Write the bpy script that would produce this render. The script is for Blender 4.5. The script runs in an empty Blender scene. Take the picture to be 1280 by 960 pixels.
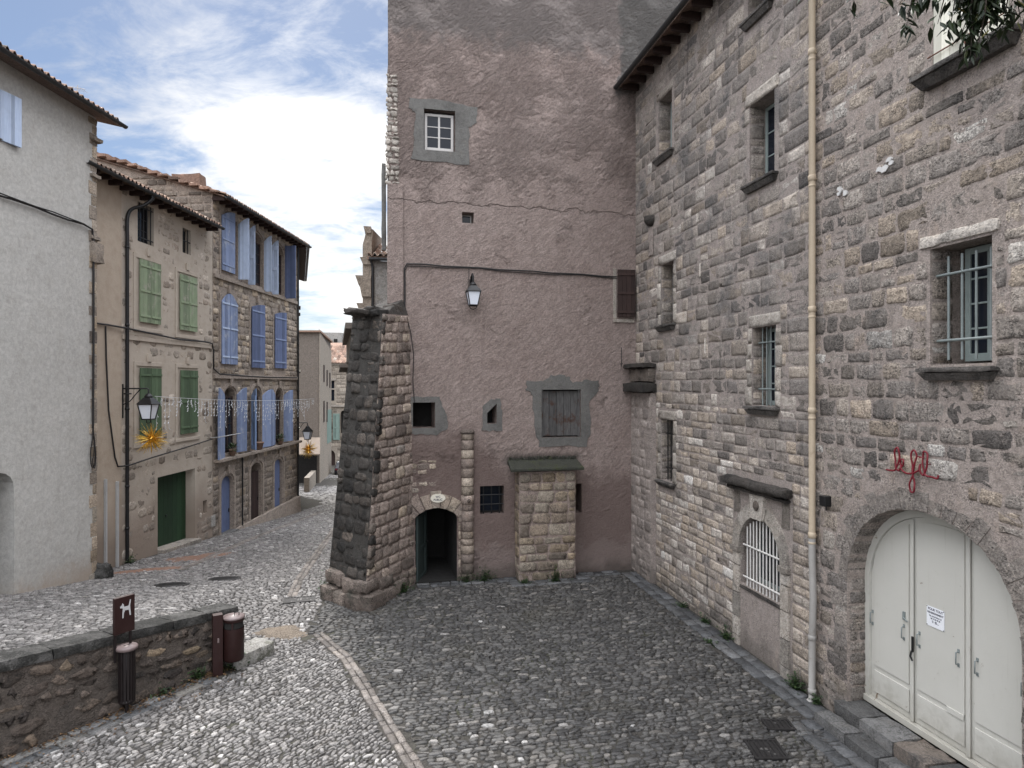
import bpy, math, random
from mathutils import Vector, Matrix
from mathutils.geometry import tessellate_polygon

SC = bpy.context.scene
COL = SC.collection
R = math.radians
PI = math.pi

# ------------------------------------------------------------------ camera, sky, sun, exposure
CAMZ = 5.4
FPX = 850.0
cd = bpy.data.cameras.new('camera')
cd.sensor_width = 36.0
cd.lens = 36.0 * FPX / 1280.0
cd.clip_start = 0.1
cd.clip_end = 3000
cam = bpy.data.objects.new('camera', cd)
COL.objects.link(cam)
cam.location = (0, 0, CAMZ)
cam.rotation_euler = (R(90), 0, 0)
SC.camera = cam

SUN_EL, SUN_AZ = R(50), R(-22)          # azimuth measured from +Y towards +X
world = bpy.data.worlds.new('World')
SC.world = world
world.use_nodes = True


class NT:
    """short-hand for building node trees"""
    def __init__(self, nt):
        self.t = nt
        nt.nodes.clear()

    def n(self, ty, **kw):
        nd = self.t.nodes.new(ty)
        for k, v in kw.items():
            setattr(nd, k, v)
        return nd

    def put(self, sock, v):
        if v is None:
            return
        if isinstance(v, bpy.types.NodeSocket):
            self.t.links.new(v, sock)
        elif isinstance(v, (tuple, list)) and sock.type == 'RGBA':
            sock.default_value = tuple(v) + ((1.0,) if len(v) == 3 else ())
        else:
            sock.default_value = v

    def noise(self, vec, scale, detail=4, rough=.55, dist=0.0):
        nd = self.n('ShaderNodeTexNoise')
        self.put(nd.inputs['Vector'], vec)
        nd.inputs['Scale'].default_value = scale
        nd.inputs['Detail'].default_value = detail
        nd.inputs['Roughness'].default_value = rough
        nd.inputs['Distortion'].default_value = dist
        return nd.outputs['Fac']

    def voro(self, vec, scale, feature='F1', rnd=1.0):
        nd = self.n('ShaderNodeTexVoronoi', feature=feature)
        self.put(nd.inputs['Vector'], vec)
        nd.inputs['Scale'].default_value = scale
        nd.inputs['Randomness'].default_value = rnd
        return nd.outputs['Distance']

    def wave(self, vec, scale, dist, detail=2):
        nd = self.n('ShaderNodeTexWave')
        self.put(nd.inputs['Vector'], vec)
        nd.inputs['Scale'].default_value = scale
        nd.inputs['Distortion'].default_value = dist
        nd.inputs['Detail'].default_value = detail
        return nd.outputs['Fac']

    def mix(self, f, a, b, blend='MIX'):
        nd = self.n('ShaderNodeMix', data_type='RGBA', blend_type=blend)
        self.put(nd.inputs[0], f)
        self.put(nd.inputs[6], a)
        self.put(nd.inputs[7], b)
        return nd.outputs[2]

    def m(self, op, a, b=None, c=None, clamp=False):
        nd = self.n('ShaderNodeMath', operation=op, use_clamp=clamp)
        self.put(nd.inputs[0], a)
        self.put(nd.inputs[1], b)
        self.put(nd.inputs[2], c)
        return nd.outputs[0]

    def mr(self, v, a, b, c=0.0, d=1.0):
        nd = self.n('ShaderNodeMapRange', interpolation_type='SMOOTHSTEP')
        self.put(nd.inputs[0], v)
        for i, x in zip((1, 2, 3, 4), (a, b, c, d)):
            self.put(nd.inputs[i], x)
        return nd.outputs[0]

    def ramp(self, f, stops, interp='LINEAR'):
        nd = self.n('ShaderNodeValToRGB')
        cr = nd.color_ramp
        cr.interpolation = interp
        while len(cr.elements) < len(stops):
            cr.elements.new(0.5)
        for e, (p, c) in zip(cr.elements, stops):
            e.position = p
            e.color = tuple(c) + (1.0,)
        self.put(nd.inputs[0], f)
        return nd.outputs[0]

    def mapping(self, vec, loc=(0, 0, 0), rot=(0, 0, 0), scale=(1, 1, 1)):
        nd = self.n('ShaderNodeMapping')
        self.put(nd.inputs[0], vec)
        nd.inputs['Location'].default_value = loc
        nd.inputs['Rotation'].default_value = rot
        nd.inputs['Scale'].default_value = scale
        return nd.outputs[0]

    def bump(self, h, strength, dist, normal=None):
        nd = self.n('ShaderNodeBump')
        nd.inputs['Strength'].default_value = strength
        nd.inputs['Distance'].default_value = dist
        self.put(nd.inputs['Height'], h)
        self.put(nd.inputs['Normal'], normal)
        return nd.outputs[0]

    def sep(self, v):
        nd = self.n('ShaderNodeSeparateXYZ')
        self.put(nd.inputs[0], v)
        return nd.outputs

    def obj(self):
        return self.n('ShaderNodeTexCoord').outputs['Object']

    def tint(self):
        a = self.n('ShaderNodeAttribute', attribute_name='tint')
        s = self.n('ShaderNodeSeparateColor')
        self.put(s.inputs[0], a.outputs['Color'])
        return s.outputs

    def out(self, color, rough=.8, normal=None, metallic=0.0, spec=0.5, **kw):
        p = self.n('ShaderNodeBsdfPrincipled')
        self.put(p.inputs['Base Color'], color)
        self.put(p.inputs['Roughness'], rough)
        self.put(p.inputs['Metallic'], metallic)
        self.put(p.inputs['Specular IOR Level'], spec)
        self.put(p.inputs['Normal'], normal)
        for k, v in kw.items():
            self.put(p.inputs[k], v)
        o = self.n('ShaderNodeOutputMaterial')
        self.t.links.new(p.outputs[0], o.inputs[0])
        return p


# sky: Nishita blue, broken cloud laid over it by direction
w = NT(world.node_tree)
sky = w.n('ShaderNodeTexSky', sky_type='NISHITA')
sky.sun_disc = False
sky.sun_elevation = SUN_EL
sky.sun_rotation = SUN_AZ
sky.air_density = 1.0
sky.dust_density = 0.4
sky.ozone_density = 4.0
dirv = w.n('ShaderNodeTexCoord').outputs['Generated']
dx, dy, dz = w.sep(dirv)
den = w.m('ADD', w.m('MAXIMUM', dz, 0.0), 0.22)
cv = w.n('ShaderNodeCombineXYZ')
w.put(cv.inputs[0], w.m('DIVIDE', dx, den))
w.put(cv.inputs[1], w.m('DIVIDE', dy, den))
cvec = w.mapping(cv.outputs[0], loc=(3.1, 1.7, 0), rot=(0, 0, .5), scale=(1.0, 1.5, 1))
c1 = w.noise(cvec, 1.1, 8, .58, .6)
c2 = w.noise(cvec, 4.6, 9, .66, .5)
dn = w.n('ShaderNodeVectorMath', operation='DOT_PRODUCT')
w.put(dn.inputs[0], dirv)
dn.inputs[1].default_value = Vector((-.10, 1, .30)).normalized()
glow = w.mr(dn.outputs['Value'], .87, .985)
low = w.mr(dz, .34, .0)
cl = w.m('ADD', w.m('MULTIPLY', c1, .72), w.m('MULTIPLY', c2, .34))
cl = w.m('ADD', cl, w.m('MULTIPLY', glow, .26))
back = w.mr(dy, .30, -.25)                 # bright cloud deck added out of view, overhead and behind, to light the walls
over = w.mr(dz, .50, .72)
deck = w.m('MAXIMUM', w.m('MULTIPLY', back, .40), over)
cl = w.m('ADD', cl, w.m('MULTIPLY', deck, .6))
mask = w.mr(cl, .585, .83)
veil = w.m('MAXIMUM', mask, .10)
ccol = w.mix(glow, (.88, .90, .95), (1.0, .99, .97))
b1 = w.n('ShaderNodeBackground')
w.put(b1.inputs[0], sky.outputs[0])
b1.inputs[1].default_value = 0.05
b2 = w.n('ShaderNodeBackground')
w.put(b2.inputs[0], ccol)
w.put(b2.inputs[1], w.m('ADD', w.m('MULTIPLY', glow, .22), w.m('ADD', w.m('MULTIPLY', deck, 2.1), 0.44)))
mx = w.n('ShaderNodeMixShader')
w.put(mx.inputs[0], veil)
w.t.links.new(b1.outputs[0], mx.inputs[1])
w.t.links.new(b2.outputs[0], mx.inputs[2])
wo = w.n('ShaderNodeOutputWorld')
w.t.links.new(mx.outputs[0], wo.inputs[0])

sl = bpy.data.lights.new('sun', 'SUN')
sl.energy = 1.7
sl.angle = R(14)
sl.color = (1.0, .96, .90)
sun = bpy.data.objects.new('sun', sl)
COL.objects.link(sun)
sdir = Vector((math.sin(SUN_AZ) * math.cos(SUN_EL), math.cos(SUN_AZ) * math.cos(SUN_EL), math.sin(SUN_EL)))
sun.rotation_euler = (-sdir).to_track_quat('-Z', 'Y').to_euler()
sun.location = sdir * 60

SC.view_settings.view_transform = 'Standard'
SC.view_settings.look = 'None'
SC.view_settings.exposure = 0.95
SC.view_settings.gamma = 1
SC.view_settings.use_curve_mapping = False
SC.cycles.max_bounces = 6
SC.cycles.diffuse_bounces = 4

# ------------------------------------------------------------------ terrain height
ZP = [(-400, 6), (-20, 3.2), (0, 2.4), (9.7, 1.33), (13, .95), (15.4, .55), (18.8, 0), (21, -.17), (27.6, -.7),
      (36.4, -1.43), (60, -3.4), (85, -5.0), (400, -9)]


def ss(t):
    t = min(1.0, max(0.0, t))
    return t * t * (3 - 2 * t)


def zroad(y):
    for (a, za), (b, zb) in zip(ZP, ZP[1:]):
        if y <= b:
            return za + (zb - za) * (y - a) / (b - a)
    return ZP[-1][1]


def xedge(y):
    xe = -5.34 + .568 * (y - 13.24) if y < 13.24 else -5.34
    if y > 18:
        xe += (y - 18) * 2
    return xe


def g(x, y):
    wd = .05 + 1.7 * ss((y - 11.2) / 4)
    return zroad(y) * ss((xedge(y) - .3 - x) / wd)


# ------------------------------------------------------------------ mesh builder
class MB:
    def __init__(self):
        self.v, self.f, self.c, self.s, self.mi = [], [], [], [], []
        self.M = None

    def add(self, vs, fs, col=(.5, .5, .5), smooth=False, mi=0):
        o = len(self.v)
        if self.M is not None:
            M = self.M
            self.v += [tuple(M @ Vector(p)) for p in vs]
        else:
            self.v += [tuple(p) for p in vs]
        for f in fs:
            self.f.append(tuple(i + o for i in f))
            self.c.append(col)
            self.s.append(smooth)
            self.mi.append(mi)
        return self

    def box(self, x0, x1, y0, y1, z0, z1, col=(.5, .5, .5), mi=0):
        vs = [(x0, y0, z0), (x1, y0, z0), (x1, y1, z0), (x0, y1, z0), (x0, y0, z1), (x1, y0, z1), (x1, y1, z1), (x0, y1, z1)]
        return self.add(vs, [(0, 1, 5, 4), (1, 2, 6, 5), (2, 3, 7, 6), (3, 0, 4, 7), (4, 5, 6, 7), (3, 2, 1, 0)], col, False, mi)

    def rough_box(self, x0, x1, y0, y1, z0, z1, rng, j=.02, n=(6, 3, 3), col=(.5, .5, .5), mi=0):
        """box with subdivided, jittered faces (weathered stone block)"""
        nx, ny, nz = n
        idx, vs = {}, []

        def P(i, j_, k):
            key = (i, j_, k)
            if key not in idx:
                x = x0 + (x1 - x0) * i / nx
                y = y0 + (y1 - y0) * j_ / ny
                z = z0 + (z1 - z0) * k / nz
                e = sum((i in (0, nx), j_ in (0, ny), k in (0, nz)))
                cx, cy, cz = (x0 + x1) / 2, (y0 + y1) / 2, (z0 + z1) / 2
                q = 0 if e < 2 else j * (.5 + rng.random())
                x += rng.uniform(-j, j) * .5 + (q if x < cx else -q) * (i in (0, nx))
                y += rng.uniform(-j, j) * .5 + (q if y < cy else -q) * (j_ in (0, ny))
                z += rng.uniform(-j, j) * .5 + (q if z < cz else -q) * (k in (0, nz))
                idx[key] = (x, y, z)
            sk = (side[0],) + key
            if sk not in vid:
                vid[sk] = len(vs)
                vs.append(idx[key])
            return vid[sk]
        fs, vid, side = [], {}, [0]
        for i in range(nx):
            for k in range(nz):
                side[0] = 1
                fs.append((P(i, 0, k), P(i + 1, 0, k), P(i + 1, 0, k + 1), P(i, 0, k + 1)))
                side[0] = 2
                fs.append((P(i + 1, ny, k), P(i, ny, k), P(i, ny, k + 1), P(i + 1, ny, k + 1)))
            for a in range(ny):
                side[0] = 3
                fs.append((P(i, a, nz), P(i + 1, a, nz), P(i + 1, a + 1, nz), P(i, a + 1, nz)))
                side[0] = 4
                fs.append((P(i, a + 1, 0), P(i + 1, a + 1, 0), P(i + 1, a, 0), P(i, a, 0)))
        for a in range(ny):
            for k in range(nz):
                side[0] = 5
                fs.append((P(0, a + 1, k), P(0, a, k), P(0, a, k + 1), P(0, a + 1, k + 1)))
                side[0] = 6
                fs.append((P(nx, a, k), P(nx, a + 1, k), P(nx, a + 1, k + 1), P(nx, a, k + 1)))
        return self.add(vs, fs, col, True, mi)

    def prism(self, poly, y0, y1, col=(.5, .5, .5), mi=0, smooth=False):
        """polygon in x,z (counter-clockwise seen from -y) pushed from y0 to y1"""
        n = len(poly)
        vs = [(x, y0, z) for x, z in poly] + [(x, y1, z) for x, z in poly]
        self.add(vs, [(i, i + n, (i + 1) % n + n, (i + 1) % n)[::-1] for i in range(n)], col, smooth, mi)
        tr = tessellate_polygon([[Vector((x, z, 0)) for x, z in poly]])
        self.add(vs, [t for t in tr] + [tuple(i + n for i in t)[::-1] for t in tr], col, False, mi)
        return self

    def prismz(self, poly, z0, z1, col=(.5, .5, .5), mi=0):
        n = len(poly)
        vs = [(x, y, z0) for x, y in poly] + [(x, y, z1) for x, y in poly]
        return self.add(vs, [(i, (i + 1) % n, (i + 1) % n + n, i + n) for i in range(n)] + [tuple(range(n, 2 * n)), tuple(range(n))[::-1]], col, False, mi)

    def hull2(self, bot, top, col=(.5, .5, .5), mi=0):
        n = len(bot)
        return self.add(list(bot) + list(top), [(i, (i + 1) % n, (i + 1) % n + n, i + n) for i in range(n)] + [tuple(range(n, 2 * n)), tuple(range(n))[::-1]], col, False, mi)

    def tube(self, pts, r, n=8, col=(.5, .5, .5), mi=0, caps=True):
        pts = [Vector(p) for p in pts]
        rs = r if isinstance(r, (list, tuple)) else [r] * len(pts)
        vs, fs = [], []
        t0 = (pts[1] - pts[0]).normalized()
        a = t0.orthogonal().normalized()
        for i, p in enumerate(pts):
            t = (pts[min(i + 1, len(pts) - 1)] - pts[max(i - 1, 0)])
            t = t.normalized() if t.length > 1e-9 else t0
            a = (a - t * a.dot(t))
            a = a.normalized() if a.length > 1e-6 else t.orthogonal().normalized()
            b = t.cross(a)
            for k in range(n):
                q = 2 * PI * k / n
                vs.append(p + (a * math.cos(q) + b * math.sin(q)) * rs[i])
        for i in range(len(pts) - 1):
            for k in range(n):
                fs.append((i * n + k, i * n + (k + 1) % n, (i + 1) * n + (k + 1) % n, (i + 1) * n + k))
        self.add(vs, fs, col, n > 5, mi)
        if caps:
            L = (len(pts) - 1) * n
            self.add([vs[k] for k in range(n)], [tuple(range(n))[::-1]], col, False, mi)
            self.add([vs[L + k] for k in range(n)], [tuple(range(n))], col, False, mi)
        return self

    def lathe(self, prof, n=16, cx=0, cy=0, col=(.5, .5, .5), mi=0, a0=0.0, smooth=True, a1=2 * PI):
        vs, fs = [], []
        full = abs(a1 - 2 * PI) < 1e-6
        m = n if full else n + 1
        for r_, z in prof:
            for k in range(m):
                q = a0 + a1 * k / n
                vs.append((cx + r_ * math.cos(q), cy + r_ * math.sin(q), z))
        for i in range(len(prof) - 1):
            for k in range(n):
                k2 = (k + 1) % m
                fs.append((i * m + k, i * m + k2, (i + 1) * m + k2, (i + 1) * m + k))
        return self.add(vs, fs, col, smooth, mi)

    def build(self, name, mats, parent=None, bevel=0.0):
        me = bpy.data.meshes.new(name)
        me.from_pydata(self.v, [], self.f)
        at = me.attributes.new('tint', 'FLOAT_COLOR', 'CORNER')
        buf = []
        for f, c in zip(self.f, self.c):
            buf += [c[0], c[1], c[2], 1.0] * len(f)
        at.data.foreach_set('color', buf)
        me.polygons.foreach_set('use_smooth', self.s)
        me.polygons.foreach_set('material_index', self.mi)
        for m_ in (mats if isinstance(mats, (list, tuple)) else [mats]):
            me.materials.append(m_)
        me.update()
        o = bpy.data.objects.new(name, me)
        COL.objects.link(o)
        if parent is not None:
            o.parent = parent
        if bevel:
            b = o.modifiers.new('bevel', 'BEVEL')
            b.width = bevel
            b.segments = 2
            b.limit_method = 'ANGLE'
            b.angle_limit = R(35)
        return o


def tag(o, label, cat, group=None, kind=None):
    if label:
        o['label'] = label
    if cat:
        o['category'] = cat
    if group:
        o['group'] = group
    if kind:
        o['kind'] = kind
    return o


def thing(name, label, cat, loc=(0, 0, 0), rz=0.0, group=None):
    o = bpy.data.objects.new(name, None)
    o.empty_display_size = .2
    COL.objects.link(o)
    o.location = loc
    o.rotation_euler = (0, 0, rz)
    return tag(o, label, cat, group)


def struct(o):
    o['kind'] = 'structure'
    return o


def text_mesh(mb, s, size, x, z, y, mi=0, align='CENTER', bold=0.0, sx=1.0):
    cu = bpy.data.curves.new('lettering', 'FONT')
    cu.body = s
    cu.size = size
    cu.align_x = align
    cu.offset = bold
    cu.extrude = 0.0
    ob = bpy.data.objects.new('lettering', cu)
    COL.objects.link(ob)
    dg = bpy.context.evaluated_depsgraph_get()
    me = bpy.data.meshes.new_from_object(ob.evaluated_get(dg))
    vs = [(x + v.co.x * sx, y, z + v.co.y) for v in me.vertices]
    mb.add(vs, [tuple(p.vertices) for p in me.polygons], mi=mi)
    bpy.data.objects.remove(ob)
    bpy.data.curves.remove(cu)
    bpy.data.meshes.remove(me)


class Wall:
    """facade plane: x = along wall (left to right as seen), y = into the wall, z = up"""
    def __init__(self, o, d):
        d = Vector(d).normalized()
        self.o, self.u = Vector(o), d
        self.n = Vector((d.y, -d.x))
        self.rz = math.atan2(d.y, d.x)

    def P(self, u, v, y=0.0):
        p = self.o + self.u * u - self.n * y
        return (p.x, p.y, v)

    def root(self, name, label, cat, group=None):
        return thing(name, label, cat, (self.o.x, self.o.y, 0), self.rz, group)

    def at(self, name, label, cat, u, v, y=0.0, group=None):
        return thing(name, label, cat, self.P(u, v, y), self.rz, group)


WR = Wall((3.6, 19.8), (.195, -1))           # right-hand stone houses
WP = Wall((-3.317, 18.18), (1, .234))        # pink gable
WG = Wall((-12.0, 21.0), (.035, 1))          # houses with green and blue shutters
WY = Wall((-11.5, 18.8), (.03, 1))           # grey rendered house
WT = Wall((-5.34, 13.24), (.568, 1))         # low retaining wall

# ------------------------------------------------------------------ materials
MATS = {}


def newmat(name):
    m_ = bpy.data.materials.new(name)
    m_.use_nodes = True
    MATS[name] = m_
    return m_, NT(m_.node_tree)


def stone_mat(name, pal, lich=(.05, .048, .045), lich_lo=.58, lich_hi=.75, lich_scale=.9, bump=.5, rough=.88,
              zgrad=None, pit=.5, mottle=.5, spec=.3, fine=22, grit=.55, smear=None, streak=0.0, foot=0.0):
    m_, t = newmat(name)
    p = t.obj()
    r_, g_, b_ = t.tint()[:3]
    base = t.ramp(r_, pal)
    n1 = t.noise(p, 2.6, 6, .6)
    n2 = t.noise(p, fine, 8, .68)
    n3 = t.noise(p, 6.5, 7, .65, .5)
    br = t.m('ADD', t.m('MULTIPLY', g_, .75), .62)
    base = t.mix(1.0, base, rgbv(t, br), 'MULTIPLY')
    base = t.mix(t.mr(n3, .35, .72, 0, mottle), base, t.mix(1.0, base, (.50, .47, .45), 'MULTIPLY'))
    base = t.mix(t.mr(n2, .50, .74, 0, .5), base, t.mix(1.0, base, (1.55, 1.5, 1.42), 'MULTIPLY'))
    base = t.mix(t.mr(n1, .55, .8, 0, .45), base, t.mix(1.0, base, (1.25, 1.1, .92), 'MULTIPLY'))
    if smear:
        sm = t.mr(t.m('ADD', t.m('MULTIPLY', n3, .7), t.m('MULTIPLY', n1, .4)), smear[1], smear[2])
        base = t.mix(t.m('MULTIPLY', sm, .85), base, smear[0])
    # lichen and soot
    ln = t.noise(p, lich_scale, 9, .66, .4)
    ln = t.m('ADD', ln, t.m('MULTIPLY', t.m('SUBTRACT', n2, .5), .35))
    if zgrad:
        z = t.sep(p)[2]
        ln = t.m('ADD', ln, t.mr(z, zgrad[0], zgrad[1], zgrad[2], zgrad[3]))
    lm = t.mr(ln, lich_lo, lich_hi)
    base = t.mix(t.m('MULTIPLY', lm, .86), base, lich)
    if streak:
        s1 = t.noise(t.mapping(p, scale=(3.2, 3.2, .28)), 1.6, 6, .62, .3)
        s2 = t.noise(p, .42, 3, .5)
        sk_ = t.m('MULTIPLY', t.mr(s1, .54, .72), t.mr(s2, .46, .62))
        base = t.mix(t.m('MULTIPLY', sk_, streak), base, (.062, .058, .056))
    if foot:
        zf = t.m('ADD', t.sep(p)[2], t.m('MULTIPLY', t.m('SUBTRACT', n1, .5), 1.3))
        base = t.mix(t.mr(zf, .75, -.1, 0, foot), base, (.055, .050, .042))
    v = t.voro(t.mapping(p, scale=(1, 1, 1.5)), 17)
    pits = t.mr(t.m('ADD', v, t.m('MULTIPLY', n2, .5)), .28, .52)
    g1 = t.noise(t.mapping(p, scale=(1, 1, 1.35)), 34, 5, .72, .4)
    g2 = t.noise(p, 11, 6, .7, .8)
    gam = t.mr(t.noise(p, 3.4, 4, .6), .36, .64, .35, 1.1)
    gg = t.m('ADD', t.m('MULTIPLY_ADD', gam, t.m('SUBTRACT', t.mr(g1, .32, .68, 1 - grit, 1 + grit * .62), 1.0), 1.0), t.mr(g2, .30, .70, -grit * .38, grit * .26))
    base = t.mix(1.0, base, rgbv(t, gg), 'MULTIPLY')
    h = t.m('ADD', t.m('MULTIPLY', n2, .9), t.m('MULTIPLY', pits, pit))
    h = t.m('ADD', h, t.m('MULTIPLY', g1, .7))
    h = t.m('ADD', h, t.m('MULTIPLY', g2, .8))
    h = t.m('ADD', h, t.m('MULTIPLY', n3, 1.2))
    nrm = t.bump(h, bump, .035)
    base = t.mix(t.mr(pits, 1.0, 0.0, 0, .35 * pit), base, t.mix(1.0, base, (.35, .32, .3), 'MULTIPLY'))
    t.out(base, t.mr(n2, .3, .7, rough - .12, rough + .08), nrm, spec=spec)
    return m_


def rgbv(t, val):
    c = t.n('ShaderNodeCombineColor')
    for i in range(3):
        t.put(c.inputs[i], val)
    return c.outputs[0]


def plain_mat(name, col, rough=.6, metallic=0.0, var=.25, scale=6, bump=.15, wear=None, spec=.5, wscale=3, wlo=.6, whi=.75):
    m_, t = newmat(name)
    p = t.obj()
    n1 = t.noise(p, scale, 6, .6)
    n2 = t.noise(p, scale * 9, 5, .6)
    d = tuple(c * (1 - var) for c in col)
    l = tuple(min(1, c * (1 + var * .7)) for c in col)
    c = t.mix(n1, d, l)
    c = t.mix(t.mr(n2, .4, .7, 0, .3), c, t.mix(1.0, c, (.7, .7, .7), 'MULTIPLY'))
    ro = t.mr(n1, .3, .7, max(.05, rough - .1), min(1, rough + .1))
    if wear:
        wn = t.noise(p, wscale, 9, .7, .6)
        wm = t.mr(wn, wlo, whi)
        c = t.mix(wm, c, wear)
    nrm = t.bump(t.m('ADD', n2, t.m('MULTIPLY', n1, .5)), bump, .01) if bump else None
    t.out(c, ro, nrm, metallic, spec)
    return m_


def wood_mat(name, col, col2, scale=(14, 14, 1.2), rough=.75, bump=.3, peel=None):
    m_, t = newmat(name)
    p = t.obj()
    r_, g_, b_ = t.tint()[:3]
    q = t.mapping(p, scale=scale)
    n1 = t.noise(q, 3, 8, .65, .3)
    n2 = t.noise(p, 3.0, 5, .6)
    c = t.mix(t.mr(n1, .3, .72), col, col2)
    c = t.mix(1.0, c, rgbv(t, t.m('ADD', t.m('MULTIPLY', g_, .5), .75)), 'MULTIPLY')
    c = t.mix(t.mr(n2, .45, .75, 0, .35), c, t.mix(1.0, c, (.6, .6, .6), 'MULTIPLY'))
    if peel:
        pm = t.mr(t.m('ADD', t.noise(p, 2.2, 9, .7), t.m('MULTIPLY', n1, .3)), .68, .78)
        c = t.mix(pm, c, peel)
    t.out(c, rough, t.bump(n1, bump, .006), spec=.35)
    return m_


def leaf_mat(name, c1, c2, c3):
    m_, t = newmat(name)
    r_, g_, b_ = t.tint()[:3]
    c = t.ramp(r_, [(0, c1), (.6, c2), (1, c3)])
    c = t.mix(1.0, c, rgbv(t, t.m('ADD', t.m('MULTIPLY', g_, .7), .6)), 'MULTIPLY')
    p = t.out(c, .5, spec=.4)
    p.inputs['Transmission Weight'].default_value = 0.0
    return m_


GREYSTONE = [(0, (.17, .153, .142)), (.22, (.25, .224, .203)), (.45, (.325, .288, .255)), (.62, (.39, .325, .262)), (.8, (.47, .42, .37)), (1, (.60, .57, .53))]
WARM = [(0, (.19, .162, .14)), (.25, (.28, .238, .20)), (.5, (.37, .312, .255)), (.7, (.42, .335, .245)), (.85, (.49, .43, .35)), (1, (.58, .54, .49))]
M_stA = stone_mat('weathered grey ashlar', GREYSTONE, lich=(.115, .111, .109), lich_lo=.50, lich_hi=.74, lich_scale=.8, zgrad=(3.0, 8.0, -.14, .045), bump=.6, smear=((.325, .285, .26), .60, .78), streak=.75, foot=.6)
M_stB = stone_mat('pitted grey stone', GREYSTONE, lich=(.085, .08, .077), lich_lo=.53, lich_hi=.74, lich_scale=1.7, bump=.9, pit=.9, grit=.7, smear=((.335, .288, .255), .60, .76), streak=.45, foot=.6)
M_moA = stone_mat('pinkish mortar', [(0, (.30, .26, .235)), (1, (.36, .312, .285))], lich=(.13, .125, .12), lich_lo=.52, lich_hi=.76, lich_scale=.8, zgrad=(3.0, 8.0, -.12, .04), bump=.4, fine=45, pit=.3, mottle=.35, grit=.45, streak=.7, foot=.6)
M_moB = stone_mat('rosy lime mortar', [(0, (.31, .265, .236)), (1, (.37, .318, .286))], lich=(.15, .14, .132), lich_lo=.58, lich_hi=.8, lich_scale=1.1, bump=.5, fine=45, pit=.4, mottle=.4, grit=.5, streak=.4, foot=.6)
M_dark = stone_mat('black crusted stone', [(0, (.04, .037, .034)), (.5, (.075, .067, .06)), (1, (.17, .142, .12))], lich=(.024, .023, .022), lich_lo=.47, lich_hi=.66, lich_scale=2.0, bump=.8)
M_sill = stone_mat('weathered sill stone', [(0, (.085, .08, .075)), (.5, (.14, .128, .118)), (1, (.2, .18, .165))], lich=(.035, .034, .033), lich_lo=.46, lich_hi=.66, lich_scale=2.2, bump=.7)
M_pale = stone_mat('pale dressed limestone', [(0, (.27, .238, .208)), (.5, (.36, .325, .285)), (1, (.45, .413, .37))], lich=(.15, .14, .13), lich_lo=.55, lich_hi=.75, lich_scale=1.5, bump=.35, pit=.3)
M_butt = stone_mat('brown buttress stone', [(0, (.25, .205, .178)), (.3, (.33, .27, .235)), (.6, (.40, .325, .28)), (.85, (.46, .385, .305)), (1, (.52, .46, .41))], lich=(.085, .073, .065), lich_lo=.52, lich_hi=.74, lich_scale=1.4, bump=.8, grit=.65, foot=.7)
M_bmort = stone_mat('brown mortar', [(0, (.29, .228, .20)), (1, (.34, .275, .245))], lich=(.16, .13, .115), lich_lo=.58, lich_hi=.80, bump=.5, fine=40)
M_foot = stone_mat('grimy footing stone', [(0, (.15, .125, .11)), (.6, (.22, .18, .155)), (1, (.29, .245, .21))], lich=(.05, .05, .04), lich_lo=.48, lich_hi=.68, lich_scale=1.6, bump=.8, grit=.7)
M_dmort = stone_mat('sooty mortar', [(0, (.05, .047, .044)), (1, (.07, .066, .06))], bump=.5, fine=40)
M_warm = stone_mat('honey sandstone', WARM, lich=(.10, .088, .078), lich_lo=.58, lich_hi=.78, bump=.55)
M_pier = stone_mat('ochre pier stone', [(0, (.16, .133, .112)), (.3, (.235, .195, .16)), (.6, (.31, .25, .195)), (.8, (.36, .285, .20)), (1, (.42, .37, .31))], lich=(.09, .078, .066), lich_lo=.52, lich_hi=.74, lich_scale=1.5, bump=.75, grit=.65, foot=.7)
M_block = stone_mat('mossy grey block', [(0, (.24, .235, .22)), (1, (.30, .29, .27))], lich=(.085, .088, .06), lich_lo=.48, lich_hi=.68, lich_scale=2.4, bump=.6)
M_wmort = stone_mat('sandy mortar', [(0, (.31, .26, .22)), (1, (.37, .315, .27))], lich=(.13, .115, .10), lich_lo=.58, lich_hi=.78, bump=.4, fine=40)
M_rubble = stone_mat('brown rubble', [(0, (.06, .05, .045)), (.4, (.11, .088, .074)), (.75, (.16, .125, .10)), (1, (.27, .21, .145))], lich=(.03, .028, .026), lich_lo=.5, lich_hi=.68, lich_scale=1.3, bump=.8)
M_rubmort = stone_mat('earthy mortar', [(0, (.085, .07, .06)), (1, (.13, .11, .095))], lich=(.045, .04, .036), lich_lo=.5, lich_hi=.7, lich_scale=1.2, bump=.7, fine=30)
M_coping = stone_mat('grey lichened coping', [(0, (.075, .073, .07)), (1, (.16, .155, .148))], lich=(.022, .022, .02), lich_lo=.40, lich_hi=.60, lich_scale=2.6, bump=.7)
M_slab = stone_mat('blue-grey slab', [(0, (.06, .062, .066)), (.5, (.10, .103, .107)), (.85, (.15, .15, .15)), (1, (.25, .235, .21))], lich=(.04, .04, .04), bump=.35, rough=.7, spec=.4)
M_step = stone_mat('step stone', [(0, (.10, .10, .10)), (.6, (.14, .138, .135)), (1, (.18, .152, .13))], lich=(.05, .05, .05), bump=.45, rough=.75)
M_cobA = stone_mat('dark river cobbles', [(0, (.03, .029, .028)), (.3, (.058, .056, .055)), (.6, (.10, .096, .091)), (.8, (.155, .143, .13)), (.93, (.24, .23, .22)), (1, (.46, .45, .435))],
                   lich=(.052, .047, .034), lich_lo=.52, lich_hi=.76, lich_scale=.5, bump=.35, rough=.62, spec=.5, pit=.2, mottle=.35, fine=30)
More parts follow.
